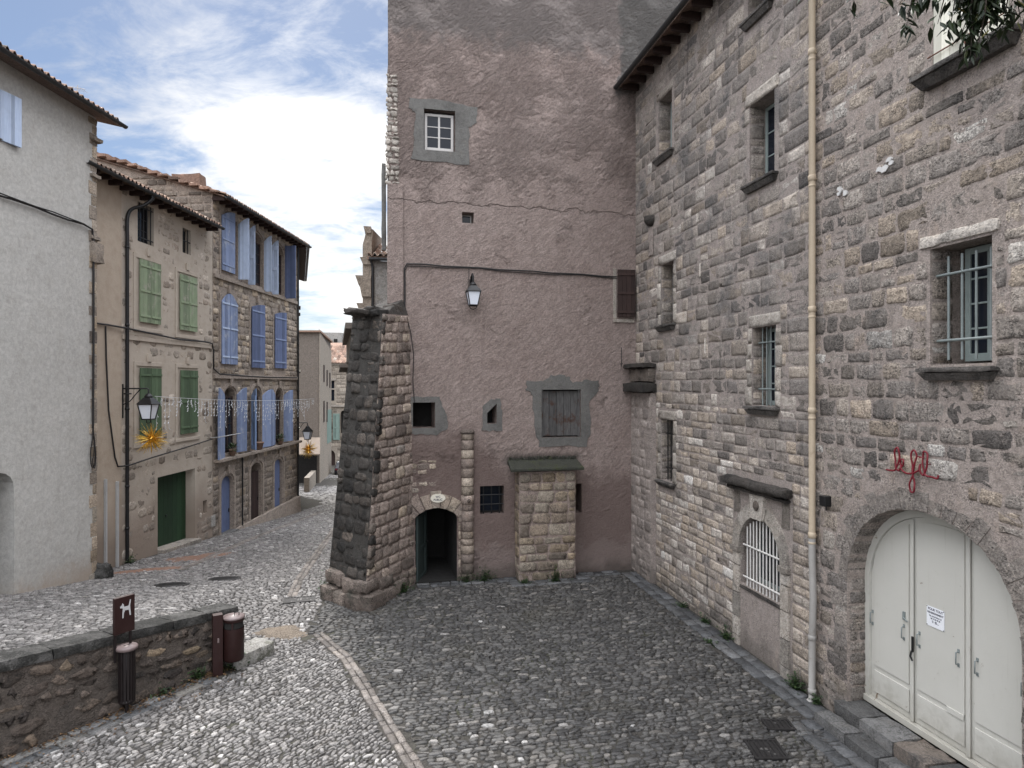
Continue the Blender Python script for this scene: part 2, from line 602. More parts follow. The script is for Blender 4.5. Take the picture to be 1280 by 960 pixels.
M_cobB = stone_mat('pale worn setts', [(0, (.07, .065, .062)), (.35, (.138, .13, .125)), (.7, (.21, .199, .192)), (.93, (.31, .297, .285)), (1, (.46, .445, .43))],
                   lich=(.06, .058, .056), lich_lo=.6, lich_hi=.85, lich_scale=.5, bump=.4, rough=.6, spec=.5, pit=.25, mottle=.4, fine=30)
M_earth = stone_mat('joint earth', [(0, (.055, .05, .045)), (1, (.07, .065, .058))], lich=(.06, .066, .035), lich_lo=.5, lich_hi=.75, lich_scale=.6, bump=.6, fine=35, rough=.9)
M_kerb = stone_mat('pinkish kerb stone', [(0, (.15, .135, .125)), (1, (.24, .215, .195))], lich=(.07, .066, .062), bump=.4, rough=.7)
M_cement = stone_mat('grey cement render', [(0, (.13, .127, .121)), (1, (.175, .17, .16))], lich=(.075, .072, .068), lich_lo=.48, lich_hi=.72, bump=.5, fine=30, mottle=.35, grit=.25)
M_far = stone_mat('far stone', [(0, (.27, .23, .19)), (1, (.38, .335, .28))], lich=(.17, .145, .12), lich_scale=.4, bump=.3)
M_fard = stone_mat('far brown render', [(0, (.17, .145, .125)), (1, (.22, .19, .165))], lich=(.11, .09, .08), lich_scale=.35, bump=.3)
M_farw = stone_mat('far pale render', [(0, (.33, .315, .295)), (1, (.40, .385, .36))], lich=(.24, .225, .21), lich_scale=.5, bump=.2)
M_tile = stone_mat('old clay roof tile', [(0, (.17, .12, .095)), (.4, (.28, .18, .135)), (.75, (.36, .25, .19)), (1, (.45, .38, .32))], lich=(.10, .095, .085), lich_scale=1.5, bump=.3, pit=.2)

M_zinc = plain_mat('dark zinc', (.055, .056, .058), .55, .6, bump=.05)
M_black = plain_mat('black iron', (.014, .014, .015), .45, .3, bump=.05)
M_bar = plain_mat('grey-green painted iron', (.21, .24, .235), .55, 0, bump=.05, wear=(.12, .09, .07), wlo=.66)
M_barw = plain_mat('white painted iron', (.62, .60, .57), .5, 0, bump=.05, wear=(.25, .2, .16), wlo=.68)
M_rust = plain_mat('dark rust-red steel', (.024, .007, .006), .5, .2, bump=.08)
M_rustd = plain_mat('near-black brown steel', (.010, .006, .006), .5, .2, bump=.08)
M_lid = plain_mat('worn lid paint', (.17, .13, .125), .45, 0, bump=.08, wear=(.06, .03, .03))
M_icon = plain_mat('pale grey pictogram', (.45, .45, .45), .6, 0, bump=0)
M_gate, _t = newmat('ivory gate paint')
_p = _t.obj()
_z = _t.sep(_p)[2]
_n0, _n1, _n2 = _t.noise(_p, 1.3, 6, .6), _t.noise(_p, 5, 8, .68, .5), _t.noise(_p, 42, 5, .7)
_c = _t.mix(_n0, (.49, .48, .435), (.575, .562, .515))
_c = _t.mix(_t.mr(_n1, .55, .75, 0, .3), _c, (.44, .425, .375))
_c = _t.mix(_t.mr(_t.m('ADD', _z, _t.m('MULTIPLY', _t.m('SUBTRACT', _n1, .5), 1.1)), .95, .35, 0, .6), _c, (.30, .28, .235))
_c = _t.mix(_t.mr(_t.m('ADD', _n1, _t.m('MULTIPLY', _n2, .25)), .80, .84), _c, (.20, .15, .11))
_st = _t.noise(_t.mapping(_p, scale=(9, 9, .5)), 2, 5, .6)
_c = _t.mix(_t.mr(_st, .58, .74, 0, .25), _c, (.36, .34, .29))
_t.out(_c, .55, _t.bump(_t.m('ADD', _n2, _n1), .2, .008), spec=.35)
M_red = plain_mat('crimson wire', (.17, .006, .016), .4, 0, bump=0)
M_paper = plain_mat('white paper', (.82, .83, .86), .6, 0, var=.03, bump=0)
M_ink = plain_mat('dark ink', (.02, .02, .05), .6, 0, bump=0)
M_enam = plain_mat('cream enamel', (.72, .68, .58), .35, 0, var=.05, bump=0)
M_gold = plain_mat('gold tinsel', (.85, .56, .12), .28, .9, bump=0)
M_wire = plain_mat('white flex', (.7, .72, .75), .5, 0, bump=0)
M_pipe = plain_mat('cream drainpipe paint', (.50, .41, .30), .55, 0, var=.1, bump=.08, wear=(.27, .20, .14), wlo=.57, whi=.74)
M_pipew = plain_mat('grey-white cast pipe', (.34, .325, .305), .55, 0, var=.2, bump=.08, wear=(.20, .15, .12), wlo=.52, whi=.70)
M_conduit = plain_mat('pale conduit', (.42, .42, .42), .5, 0, bump=0)
M_cable = plain_mat('black cable', (.014, .012, .012), .6, 0, bump=0)
M_lampglass = plain_mat('milky lamp glass', (.78, .82, .90), .2, 0, var=.03, bump=0)
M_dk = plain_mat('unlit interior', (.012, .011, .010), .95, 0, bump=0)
M_curtain = plain_mat('white curtain', (.75, .78, .82), .8, 0, bump=.1)
M_frameg = plain_mat('grey-green frame paint', (.23, .27, .26), .5, 0, var=.1, bump=.08)
M_framew = plain_mat('old white frame paint', (.52, .50, .48), .6, 0, var=.15, bump=.15, wear=(.22, .18, .15), wlo=.6)
M_green = wood_mat('sage green shutter wood', (.185, .235, .145), (.25, .305, .20), peel=(.30, .30, .24))
M_green2 = wood_mat('deep green shutter wood', (.062, .10, .055), (.095, .138, .08))
M_dgreen = wood_mat('bottle green door wood', (.012, .034, .014), (.02, .05, .022))
M_teal = wood_mat('dark teal door paint', (.03, .045, .043), (.045, .06, .058))
M_blue = wood_mat('lavender blue shutter wood', (.155, .20, .325), (.22, .27, .405), peel=(.31, .34, .41))
M_blue2 = wood_mat('deep blue shutter wood', (.082, .108, .20), (.118, .148, .25))
M_bluel = wood_mat('pale blue shutter wood', (.33, .40, .54), (.41, .48, .60))
M_sky = wood_mat('cornflower shutter wood', (.19, .275, .46), (.25, .34, .52))
M_plank = wood_mat('bare weathered planks', (.05, .048, .048), (.11, .107, .104), peel=(.06, .032, .024))
M_brown = wood_mat('dark brown wood', (.028, .016, .014), (.045, .026, .022))
M_ivory = wood_mat('ivory shutter wood', (.62, .60, .50), (.72, .70, .61))
M_celad = wood_mat('celadon shutter wood', (.15, .215, .19), (.19, .255, .225))
M_leaf = leaf_mat('tree leaf', (.010, .020, .007), (.026, .045, .010), (.20, .15, .03))
M_weed = leaf_mat('weed leaf', (.010, .022, .008), (.028, .055, .016), (.07, .10, .03))
M_dead = leaf_mat('fallen leaf', (.05, .03, .018), (.10, .058, .03), (.19, .12, .06))
M_bark = stone_mat('bark', [(0, (.07, .055, .045)), (1, (.12, .10, .085))], bump=.9)
M_sand = stone_mat('orange sand', [(0, (.23, .135, .098)), (1, (.27, .165, .125))], lich=(.19, .15, .13), lich_scale=2, bump=.5, fine=60)
M_gravel = stone_mat('tan gravel', [(0, (.20, .165, .13)), (1, (.27, .225, .18))], lich=(.12, .10, .08), lich_scale=3, bump=.8, fine=50)
M_grate = plain_mat('cast iron cover', (.035, .033, .033), .5, .5, bump=.3)
M_car = plain_mat('dark car paint', (.015, .016, .022), .25, .2, var=.02, bump=0)
M_tyre = plain_mat('tyre rubber', (.015, .015, .015), .8, 0, bump=0)

_m, _t = newmat('window glass')
_t.out((.010, .013, .020), .10, spec=.28)
M_glass = _m

# pink gable plaster: trowelled, in several generations
M_pink, t = newmat('old pink plaster')
p = t.obj()
z = t.sep(p)[2]
x = t.sep(p)[0]
st = t.noise(t.mapping(t.mapping(p, rot=(0, .75, 0)), scale=(2.2, 2.2, 6.0)), 2.0, 9, .68, 1.1)
st2 = t.noise(t.mapping(t.mapping(p, rot=(0, .5, 0)), scale=(3, 3, 8)), 4.0, 7, .70, 1.0)
n0 = t.noise(p, .55, 6, .6)
n1 = t.noise(p, 2.2, 8, .62)
n2 = t.noise(p, 28, 8, .7)
c = t.mix(n0, (.290, .226, .202), (.390, .322, .292))
c = t.mix(1.0, c, rgbv(t, t.mr(st, .30, .70, .74, 1.18)), 'MULTIPLY')
c = t.mix(t.mr(n1, .35, .75, 0, .6), c, t.mix(1.0, c, (.72, .68, .67), 'MULTIPLY'))
gr_ = t.noise(p, 19, 6, .75, .6)
c = t.mix(1.0, c, rgbv(t, t.mr(gr_, .32, .68, .78, 1.16)), 'MULTIPLY')
c = t.mix(t.mr(n2, .5, .78, 0, .3), c, (.38, .325, .315))
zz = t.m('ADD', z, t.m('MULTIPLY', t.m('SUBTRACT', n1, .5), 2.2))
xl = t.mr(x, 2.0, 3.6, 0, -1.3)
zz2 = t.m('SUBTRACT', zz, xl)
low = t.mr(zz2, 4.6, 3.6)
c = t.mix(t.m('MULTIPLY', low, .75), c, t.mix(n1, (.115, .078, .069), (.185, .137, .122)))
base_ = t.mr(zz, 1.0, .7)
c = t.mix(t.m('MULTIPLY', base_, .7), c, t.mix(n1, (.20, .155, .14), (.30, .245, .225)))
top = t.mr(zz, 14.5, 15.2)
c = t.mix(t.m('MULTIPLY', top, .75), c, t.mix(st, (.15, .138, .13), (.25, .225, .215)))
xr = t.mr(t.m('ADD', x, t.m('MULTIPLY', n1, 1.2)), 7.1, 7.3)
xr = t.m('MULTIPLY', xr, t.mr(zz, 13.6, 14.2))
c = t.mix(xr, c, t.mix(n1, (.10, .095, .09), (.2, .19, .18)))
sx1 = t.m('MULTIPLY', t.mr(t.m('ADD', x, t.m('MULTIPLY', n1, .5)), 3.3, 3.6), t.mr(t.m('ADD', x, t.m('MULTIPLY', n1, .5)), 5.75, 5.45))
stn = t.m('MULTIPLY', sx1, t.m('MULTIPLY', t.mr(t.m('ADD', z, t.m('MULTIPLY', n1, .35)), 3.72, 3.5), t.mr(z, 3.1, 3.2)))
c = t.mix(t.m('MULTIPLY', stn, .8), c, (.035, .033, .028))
# trowel ridge and seam lines
seam = t.m('ABSOLUTE', t.m('SUBTRACT', z, t.m('ADD', 10.32, t.m('MULTIPLY', t.m('SUBTRACT', n1, .5), .5))))
seamm = t.mr(seam, .045, 0.0)
streaks = t.mr(t.m('ADD', t.noise(p, .75, 4, .6), t.mr(z, 9.0, 12.8, -.12, .10)), .45, .66)
h = t.m('ADD', t.m('MULTIPLY', st, t.m('ADD', t.m('MULTIPLY', streaks, 1.6), .5)), t.m('MULTIPLY', n2, .42))
h = t.m('ADD', h, t.m('MULTIPLY', st2, t.m('MULTIPLY', streaks, .7)))
h = t.m('ADD', h, t.m('MULTIPLY', n1, .5))
h = t.m('SUBTRACT', h, t.m('MULTIPLY', seamm, .5))
zf_ = t.m('ADD', z, t.m('MULTIPLY', t.m('SUBTRACT', n1, .5), .9))
c = t.mix(t.mr(zf_, .5, -.05, 0, .6), c, (.06, .054, .046))
t.out(c, .92, t.bump(h, 1.0, .13), spec=.2)

M_grey, t = newmat('pale grey render')
p = t.obj()
z = t.sep(p)[2]
n0 = t.noise(p, .45, 7, .6)
n1 = t.noise(p, 2.4, 8, .62)
n2 = t.noise(p, 30, 7, .7)
c = t.mix(n0, (.37, .36, .34), (.50, .487, .46))
c = t.mix(t.mr(n1, .4, .75, 0, .45), c, t.mix(1.0, c, (.80, .78, .75), 'MULTIPLY'))
c = t.mix(t.mr(n2, .5, .75, 0, .2), c, (.60, .585, .56))
gr_ = t.noise(p, 9, 7, .72, .6)
c = t.mix(1.0, c, rgbv(t, t.mr(gr_, .3, .7, .84, 1.12)), 'MULTIPLY')
zz = t.m('ADD', z, t.m('MULTIPLY', t.m('SUBTRACT', n1, .5), 1.4))
c = t.mix(t.mr(zz, 1.0, .1, 0, .75), c, (.33, .265, .21))
vs_ = t.noise(t.mapping(p, scale=(2.5, 2.5, .25)), 1.5, 5, .6)
c = t.mix(t.mr(vs_, .54, .74, 0, .16), c, t.mix(1.0, c, (.72, .71, .70), 'MULTIPLY'))
h = t.m('ADD', t.m('MULTIPLY', n1, .8), t.m('MULTIPLY', n2, .25))
t.out(c, .9, t.bump(h, .55, .05), spec=.2)


def render_mat(name, ca, cb, stain, zlo):
    m_, t = newmat(name)
    p = t.obj()
    z = t.sep(p)[2]
    n0 = t.noise(p, .8, 7, .6)
    n1 = t.noise(p, 3.2, 8, .62)
    n2 = t.noise(p, 28, 7, .7)
    c = t.mix(n0, ca, cb)
    c = t.mix(t.mr(n1, .4, .72, 0, .5), c, t.mix(1.0, c, (.74, .70, .66), 'MULTIPLY'))
    c = t.mix(t.mr(n2, .5, .75, 0, .2), c, t.mix(1.0, c, (1.3, 1.28, 1.25), 'MULTIPLY'))
    zz = t.m('ADD', z, t.m('MULTIPLY', t.m('SUBTRACT', n0, .5), 3.0))
    c = t.mix(t.mr(zz, zlo + .6, zlo - 1.5, 0, .8), c, stain)
    h = t.m('ADD', t.m('MULTIPLY', n1, .9), t.m('MULTIPLY', n2, .25))
    t.out(c, .9, t.bump(h, .6, .04), spec=.2)
    return m_


M_grend = render_mat('sandy lime render', (.40, .345, .285), (.50, .445, .385), (.23, .18, .145), 1.8)
M_beige = render_mat('smooth beige render', (.38, .315, .25), (.45, .38, .31), (.20, .16, .13), 1.5)


# ------------------------------------------------------------------ masonry
def stone(mb, fm, x0, x1, z0, z1, prot, rng, col, cut=.18, j=.012, inset=.016):
    w_, h_ = x1 - x0, z1 - z0
    m_ = min(w_, h_)
    pts = []
    for (cx, cz, sx, sz) in ((x0, z0, 1, 1), (x1, z0, -1, 1), (x1, z1, -1, -1), (x0, z1, 1, -1)):
        a, b = m_ * cut * rng.uniform(.4, 1.5), m_ * cut * rng.uniform(.4, 1.5)
        p1 = (cx + sx * a, cz)
        p2 = (cx, cz + sz * b)
        pts += [p2, p1] if sx * sz > 0 else [p1, p2]
    full = []
    for i, p_ in enumerate(pts):
        q = pts[(i + 1) % 8]
        full.append((p_[0] + rng.uniform(-j, j), p_[1] + rng.uniform(-j, j)))
        d = math.hypot(q[0] - p_[0], q[1] - p_[1])
        if d > .16:
            full.append(((p_[0] + q[0]) / 2 + rng.uniform(-j, j), (p_[1] + q[1]) / 2 + rng.uniform(-j, j)))
    n = len(full)
    cx, cz = (x0 + x1) / 2, (z0 + z1) / 2
    e = min(inset, m_ * .3) if m_ > 0 else 0
    kx, kz = max(.3, 1 - 2 * e / w_), max(.3, 1 - 2 * e / h_)
    vs = [fm(a, b, -.015) for a, b in full]
    vs += [fm(cx + (a - cx) * kx, cz + (b - cz) * kz, prot + rng.uniform(-.006, .006)) for a, b in full]
    kx2, kz2 = kx * .55, kz * .55
    vs += [fm(cx + (a - cx) * kx2, cz + (b - cz) * kz2, prot + rng.uniform(-.003, .012)) for a, b in full]
    fs = []
    for r_ in (0, n):
        for i in range(n):
            k = (i + 1) % n
            fs.append((r_ + i, r_ + k, r_ + n + k, r_ + n + i))
    fs.append(tuple(range(2 * n, 3 * n)))
    mb.add(vs, fs, col, True)


def masonry(mb, fm, u0, u1, v0, v1, avoid=(), ch=(.24, .34), sl=(.3, .6), joint=.02, prot=(-.003, .022), seed=1, colf=None,
            drop=0.0, cut=.18, j=.012, slope=0.0, inset=.016):
    rng = random.Random(seed)
    z = v0
    while z < v1 - .06:
        h_ = rng.uniform(*ch)
        if v1 - z - h_ < ch[0] * .5:
            h_ = v1 - z
        blk = sorted([(a, b) for a, b, c_, d in avoid if c_ < z + h_ - .03 and d > z + .03])
        x = u0 - rng.uniform(0, sl[0])
        segs, cur = [], u0
        for a, b in blk:
            if a > cur:
                segs.append((cur, min(a, u1)))
            cur = max(cur, b)
        if cur < u1:
            segs.append((cur, u1))
        for (a, b) in segs:
            x = a
            first = True
            while x < b - .05:
                l_ = rng.uniform(*sl)
                if first:
                    l_ *= rng.uniform(.5, 1)
                    first = False
                if b - x - l_ < sl[0] * .5:
                    l_ = b - x
                if rng.random() >= drop and l_ > .07:
                    dz = slope * (x - u0)
                    hj = rng.uniform(-.25, .25) * joint
                    parts = [(z + joint / 2 + hj, z + h_ - joint / 2 + hj)]
                    if h_ > .26 and l_ < .4 and rng.random() < .16:
                        mz = z + h_ * rng.uniform(.4, .6)
                        parts = [(z + joint / 2, mz - joint / 2), (mz + joint / 2, z + h_ - joint / 2)]
                    for (za, zb) in parts:
                        cl_ = colf(x + l_ / 2, z, rng) if colf else (rng.random(), rng.random(), rng.random())
                        stone(mb, fm, x + joint / 2, x + l_ - joint / 2, za + dz, zb + dz, rng.uniform(*prot), rng, cl_, cut, j, inset)
                x += l_
        z += h_
    return mb


flat = lambda u, v, d: (u, -d, v)


def facade(mb, outline, holes, y=0.0, mi=0, col=(.5, .5, .5)):
    polys = [[Vector((a, b, 0)) for a, b in outline]] + [[Vector((a, b, 0)) for a, b in h] for h in holes]
    pts = [p_ for q in polys for p_ in q]
    tr = tessellate_polygon(polys)
    vs = [(p_.x, y, p_.y) for p_ in pts]
    fs = []
    for a, b, c_ in tr:
        A, B, C_ = pts[a], pts[b], pts[c_]
        fs.append((a, b, c_) if (B - A).cross(C_ - A).z > 0 else (a, c_, b))
    mb.add(vs, fs, col, False, mi)


def reveal(mb, loop, y0, y1, mi=0, back=None, col=(.5, .5, .5)):
    n = len(loop)
    vs = [(a, y0, b) for a, b in loop] + [(a, y1, b) for a, b in loop]
    mb.add(vs, [(i, i + n, (i + 1) % n + n, (i + 1) % n) for i in range(n)], col, False, mi)
    if back is not None:
        tr = tessellate_polygon([[Vector((a, b, 0)) for a, b in loop]])
        mb.add([(a, y1, b) for a, b in loop], [tuple(t_) for t_ in tr], col, False, back)


def rect(u0, u1, v0, v1):
    return [(u0, v0), (u1, v0), (u1, v1), (u0, v1)]


def arch(u0, u1, v0, vs, va, n=18, p=2.0):
    """opening with straight jambs to vs and a curved head up to va"""
    c_, a = (u0 + u1) / 2, (u1 - u0) / 2
    pts = [(u0, v0), (u1, v0)]
    for i in range(n + 1):
        q = PI * i / n
        x = math.cos(q)
        s = abs(math.sin(q)) ** (2 / p)
        pts.append((c_ + a * (abs(x) ** (2 / p)) * (1 if x > 0 else -1), vs + (va - vs) * s))
    return pts


# ------------------------------------------------------------------ parts shared by houses
def window(root, u0, u1, v0, v1, y, frame_mat, nx=2, ny=3, fw=.06, bar=.025, back=.9, name='window', rail=None):
    """casement frame with glazing bars; pane is a sub-part"""
    mb = MB()
    d = .05
    mb.box(u0, u0 + fw, y, y + d, v0, v1)
    mb.box(u1 - fw, u1, y, y + d, v0, v1)
    mb.box(u0 + fw, u1 - fw, y, y + d, v1 - fw, v1)
    mb.box(u0 + fw, u1 - fw, y - .01, y + d, v0, v0 + fw * 1.2)
    iw = (u1 - u0 - 2 * fw) / nx
    for i in range(1, nx):
        xx = u0 + fw + iw * i
        ww = fw * .8 if nx % 2 == 0 and i == nx // 2 else bar
        mb.box(xx - ww / 2, xx + ww / 2, y + .004, y + d - .004, v0 + fw * 1.2, v1 - fw)
    ih = (v1 - v0 - 2.2 * fw) / ny
    for i in range(1, ny):
        zz = v0 + fw * 1.2 + ih * i
        mb.box(u0 + fw, u1 - fw, y + .008, y + d - .008, zz - bar / 2, zz + bar / 2)
    o = mb.build(name, frame_mat, root, bevel=.004)
    pb = MB()
    pb.box(u0 + fw * .5, u1 - fw * .5, y + .022, y + .028, v0 + fw * .5, v1 - fw * .5)
    pb.build('pane', M_glass, o)
    return o


def bars(root, u0, u1, v0, v1, y, n, mat, r=.011, horiz=(), name='grille', ext=.05, top=None):
    mb = MB()
    for i in range(n):
        x = u0 + (u1 - u0) * (i + .5) / n
        zt = v1 if top is None else top(x)
        mb.tube([(x, y, v0), (x, y, zt)], r, 8)
    for zz in horiz:
        mb.tube([(u0 - ext, y - r, zz), (u1 + ext, y - r, zz)], r * 1.15, 8)
    return mb.build(name, mat, root)


def leaf(mb, w_, h_, s=1, arch_=0.0, style='plank', n=4, rng=random, mi=0, bi=0, bz=(.1, .5, .9)):
    """shutter leaf hinged at x=0 reaching s*w, standing on z=0, 4 cm thick"""
    def top(x):
        return h_ - arch_ * (1 - math.sin(PI / 2 * min(1, abs(x) / w_))) if arch_ else h_
    N_ = n if style == 'plank' else 6
    for i in range(N_):
        a, b = w_ * i / N_, w_ * (i + 1) / N_ - (.006 if style == 'plank' else 0)
        col = (.5, rng.random(), .5)
        dd = rng.uniform(-.002, .002)
        poly = [(s * a, 0), (s * b, 0), (s * b, top(b)), (s * a, top(a))]
        if s < 0:
            poly = poly[::-1]
        mb.prism(poly, -.035 + dd, 0, col, mi)
    if style == 'plank':
        for f in bz:
            zc = h_ * f - (arch_ * .4 if f > .8 else 0)
            x0, x1 = sorted((0.0, s * w_ * .94))
            mb.box(x0, x1, -.055, -.0345, zc - .035, zc + .035, (.5, .8, .5), bi)
    else:
        fw = w_ * .2
        hs = h_ - arch_
        for (xa, xb, za, zb) in ((0, fw, 0, hs), (w_ - fw, w_, 0, hs), (fw, w_ - fw, 0, h_ * .07), (fw, w_ - fw, h_ * .44, h_ * .50), (fw, w_ - fw, hs - h_ * .07, hs)):
            x0, x1 = sorted((s * xa, s * xb))
            mb.box(x0, x1, -.062, -.034, za, zb, (.5, .6, .5), mi)


def shutter(root, u, y, v, w_, h_, s, ang, mat, arch_=0.0, style='plank', n=4, seed=0, strap=None, bz=(.1, .5, .9)):
    """ang in degrees: 0 closed, 180 folded back against the wall"""
    mb = MB()
    leaf(mb, w_, h_, s, arch_, style, n, random.Random(seed), 0, 1 if strap else 0, bz)
    o = mb.build('shutter', [mat, strap] if strap else mat, root, bevel=.004)
    o.location = (u, y, v)
    o.rotation_euler = (0, 0, R(-ang * s))
    return o


def tiles(mb, u0, u1, y0, z0, slope, length, pitch=.21, row=.36, rng=random, y_dir=1):
    """Roman tile roof surface rising from the eave at y0,z0 towards +y"""
    ncol = int((u1 - u0) / pitch)
    nrow = max(1, int(length / row))
    prof = [(0, .0), (.09, .035), (.25, .062), (.41, .035), (.5, 0), (.62, -.03), (.75, -.042), (.88, -.03), (1, 0)]
    for c_ in range(ncol):
        xo = u0 + c_ * pitch
        for r_ in range(nrow):
            ya, yb = r_ * row, (r_ + 1) * row + .05
            lift = .018
            dz = rng.uniform(-.012, .012)
            dxx = rng.uniform(-.012, .012)
            col = (min(1, max(0, rng.gauss(.45, .25))), rng.random(), rng.random())
            vs, fs = [], []
            for (yy, lf) in ((ya, lift), (yb, 0)):
                for a, b in prof:
                    vs.append((xo + a * pitch + dxx, y0 + y_dir * yy, z0 + yy * slope + b + lf + dz))
            n = len(prof)
            for i in range(n - 1):
                fs.append((i, i + 1, n + i + 1, n + i))
            # thickness at the lower edge
            vs += [(x_, y_, z_ - .016) for x_, y_, z_ in vs[:n]]
            for i in range(n - 1):
                fs.append((2 * n + i, 2 * n + i + 1, i + 1, i))
            mb.add(vs, fs, col, True)


def gutter(mb, u0, u1, y, z, r=.075):
    prof = []
    for i in range(9):
        q = PI + PI * i / 8
        prof.append((y + r * math.cos(q), z + r * math.sin(q)))
    for i in range(8, -1, -1):
        q = PI + PI * i / 8
        prof.append((y + (r - .008) * math.cos(q), z + (r - .008) * math.sin(q)))
    n = len(prof)
    vs = [(u0, a, b) for a, b in prof] + [(u1, a, b) for a, b in prof]
    mb.add(vs, [(i, (i + 1) % n, n + (i + 1) % n, n + i) for i in range(n)] + [tuple(range(n)), tuple(range(n, 2 * n))[::-1]], (.5, .5, .5), False)
    u = u0 + .4
    while u < u1:
        mb.box(u - .012, u + .012, y - r - .006, y + r, z - .012, z + .006)
        u += .6


def house_roof(root, u0, u1, zwall, over, slope, depth, gut=True, rafters=True, seed=3, gut_u=None, fascia=True):
    """roof > gutter, rafter: deck, tiles, rafters, all in the facade's frame"""
    rng = random.Random(seed)
    mb = MB()
    ze = zwall + .12
    y0, y1 = -over, depth
    z0, z1 = ze, ze + (depth + over) * slope
    mb.add([(u0, y0, z0), (u1, y0, z0), (u1, y1, z1), (u0, y1, z1), (u0, y0, z0 + .05), (u1, y0, z0 + .05), (u1, y1, z1 + .05), (u0, y1, z1 + .05)],
           [(3, 2, 1, 0), (4, 5, 6, 7), (0, 1, 5, 4), (1, 2, 6, 5), (2, 3, 7, 6), (3, 0, 4, 7)], (.1, .3, .5))
    tiles(mb, u0, u1, y0 - .06, z0 + .10, slope, min(depth + over, 7), rng=rng)
    rf = mb.build('roof', M_tile, root)
    if rafters:
        rb = MB()
        rb.box(0, .09, y0 + .05, .02, z0 - .10, z0 + over * slope * .45 - .004)
        r0 = rb.build('rafter', M_brown, rf)
        u = u0 + .15
        r0.location.x = u
        u += .55
        while u < u1 - .1:
            r1 = r0.copy()
            COL.objects.link(r1)
            r1.parent = rf
            r1.location.x = u
            u += .55
    if gut:
        gb = MB()
        a, b = gut_u or (u0, u1)
        gutter(gb, a, b, y0 - .10, z0 + .03)
        gb.build('gutter', M_zinc, rf)
    return rf


def sill(root, u0, u1, v, y0=-.14, mat=None, h_=.13, name='sill', seed=1, y1=.05):
    rng = random.Random(seed)
    mb = MB()
    mb.rough_box(u0, u1, y0, y1, v - h_ * .42, v, rng, .009, (9, 3, 2), (.4, .5, .5))
    mb.hull2([(u0 + .09, y0 * .45, v - h_), (u1 - .09, y0 * .45, v - h_), (u1 - .09, y1, v - h_), (u0 + .09, y1, v - h_)],
             [(u0 + .03, y0 * .85, v - h_ * .42 - .003), (u1 - .03, y0 * .85, v - h_ * .42 - .003), (u1 - .03, y1, v - h_ * .42 - .003), (u0 + .03, y1, v - h_ * .42 - .003)], (.35, .45, .5))
    return mb.build(name, mat or M_sill, root)


def surround(root, pieces, mat, y0=-.02, y1=.10, seed=4, name='stone_surround', pal=(.2, .9)):
    rng = random.Random(seed)
    mb = MB()
    for (a, b, c_, d) in pieces:
        stone(mb, lambda u, v, dd: (u, -dd, v), a, b, c_, d, rng.uniform(.012, .03), rng, (rng.uniform(*pal), rng.random(), .5), .05, .006, .01)
    return mb.build(name, mat, root)


def weed(name, label, x, y, n, spread, h_, seed, flatten=1.0, rz=0.0, group='weeds at the foot of the walls'):
    rng = random.Random(seed)
    mb = MB()
    for i in range(n):
        q = rng.uniform(0, 2 * PI)
        rr = abs(rng.gauss(0, .5)) * spread
        px, py = rr * math.cos(q), rr * math.sin(q) * flatten
        zz = abs(rng.gauss(0, .45)) * h_
        L = rng.uniform(.035, .085)
        a = rng.uniform(0, 2 * PI)
        e = rng.uniform(-.2, 1.0)
        d = Vector((math.cos(a) * math.cos(e), math.sin(a) * math.cos(e), math.sin(e)))
        s = d.cross(Vector((0, 0, 1))).normalized() * L * rng.uniform(.25, .42)
        b0 = Vector((px, py, zz))
        mid = b0 + d * L * .5
        tip = b0 + d * L - Vector((0, 0, L * .25))
        col = (min(1, abs(rng.gauss(.35, .25))), rng.random(), .5)
        mb.add([b0, mid + s, tip, mid - s], [(0, 1, 2, 3)], col, False)
        if i % 3 == 0:
            mb.tube([(px * .5, py * .5, -.01), b0], .003, 4, col, caps=False)
    o = mb.build(name, M_weed)
    o.location = (x, y, g(x, y))
    o.rotation_euler = (0, 0, rz)
    return tag(o, label, 'plant', group)

# ------------------------------------------------------------------ ground sheet
def axis(a, b, fine0, fine1, step):
    v, x = [a], a
    xs = [a + (fine0 - a) * (i / 14) ** .6 for i in range(14)]
    n = int((fine1 - fine0) / step)
    xs += [fine0 + step * i for i in range(n + 1)]
    xs += [fine1 + (b - fine1) * (i / 14) ** 1.8 for i in range(1, 15)]
    return xs


gx = axis(-420, 420, -16, 8, .22)
gy = axis(-120, 520, 5, 40, .22)
mb = MB()
vs = [(x, y, g(x, y)) for y in gy for x in gx]
nx_ = len(gx)
fs = [(j * nx_ + i, j * nx_ + i + 1, (j + 1) * nx_ + i + 1, (j + 1) * nx_ + i) for j in range(len(gy) - 1) for i in range(nx_ - 1)]
mb.add(vs, fs, (.5, .5, .5), True)
struct(mb.build('ground', M_earth))

KERB = [(-4.3, 14.62), (-3.37, 13.31), (-2.67, 11.93), (-2.07, 10.68), (-1.53, 9.63), (-.55, 7.6), (.6, 5.0), (1.8, 2.0)]


def kerb_x(y):
    for (xa, ya), (xb, yb) in zip(KERB, KERB[1:]):
        if yb <= y <= ya:
            return xb + (xa - xb) * (y - yb) / (ya - yb)
    return KERB[0][0] if y > KERB[0][1] else KERB[-1][0]


def sdist(W_, x, y):
    return (x - W_.o.x) * W_.n.x + (y - W_.o.y) * W_.n.y


def udist(W_, x, y):
    return (x - W_.o.x) * W_.u.x + (y - W_.o.y) * W_.u.y


def in_square(x, y):
    if y < 4.5:
        return False
    if sdist(WR, x, y) < .60 or sdist(WP, x, y) < .42:
        return False
    if y > 14.62:
        return x > -4.35 - (y - 14.62) * .12 and y < 19.6
    return x > kerb_x(y) + .31


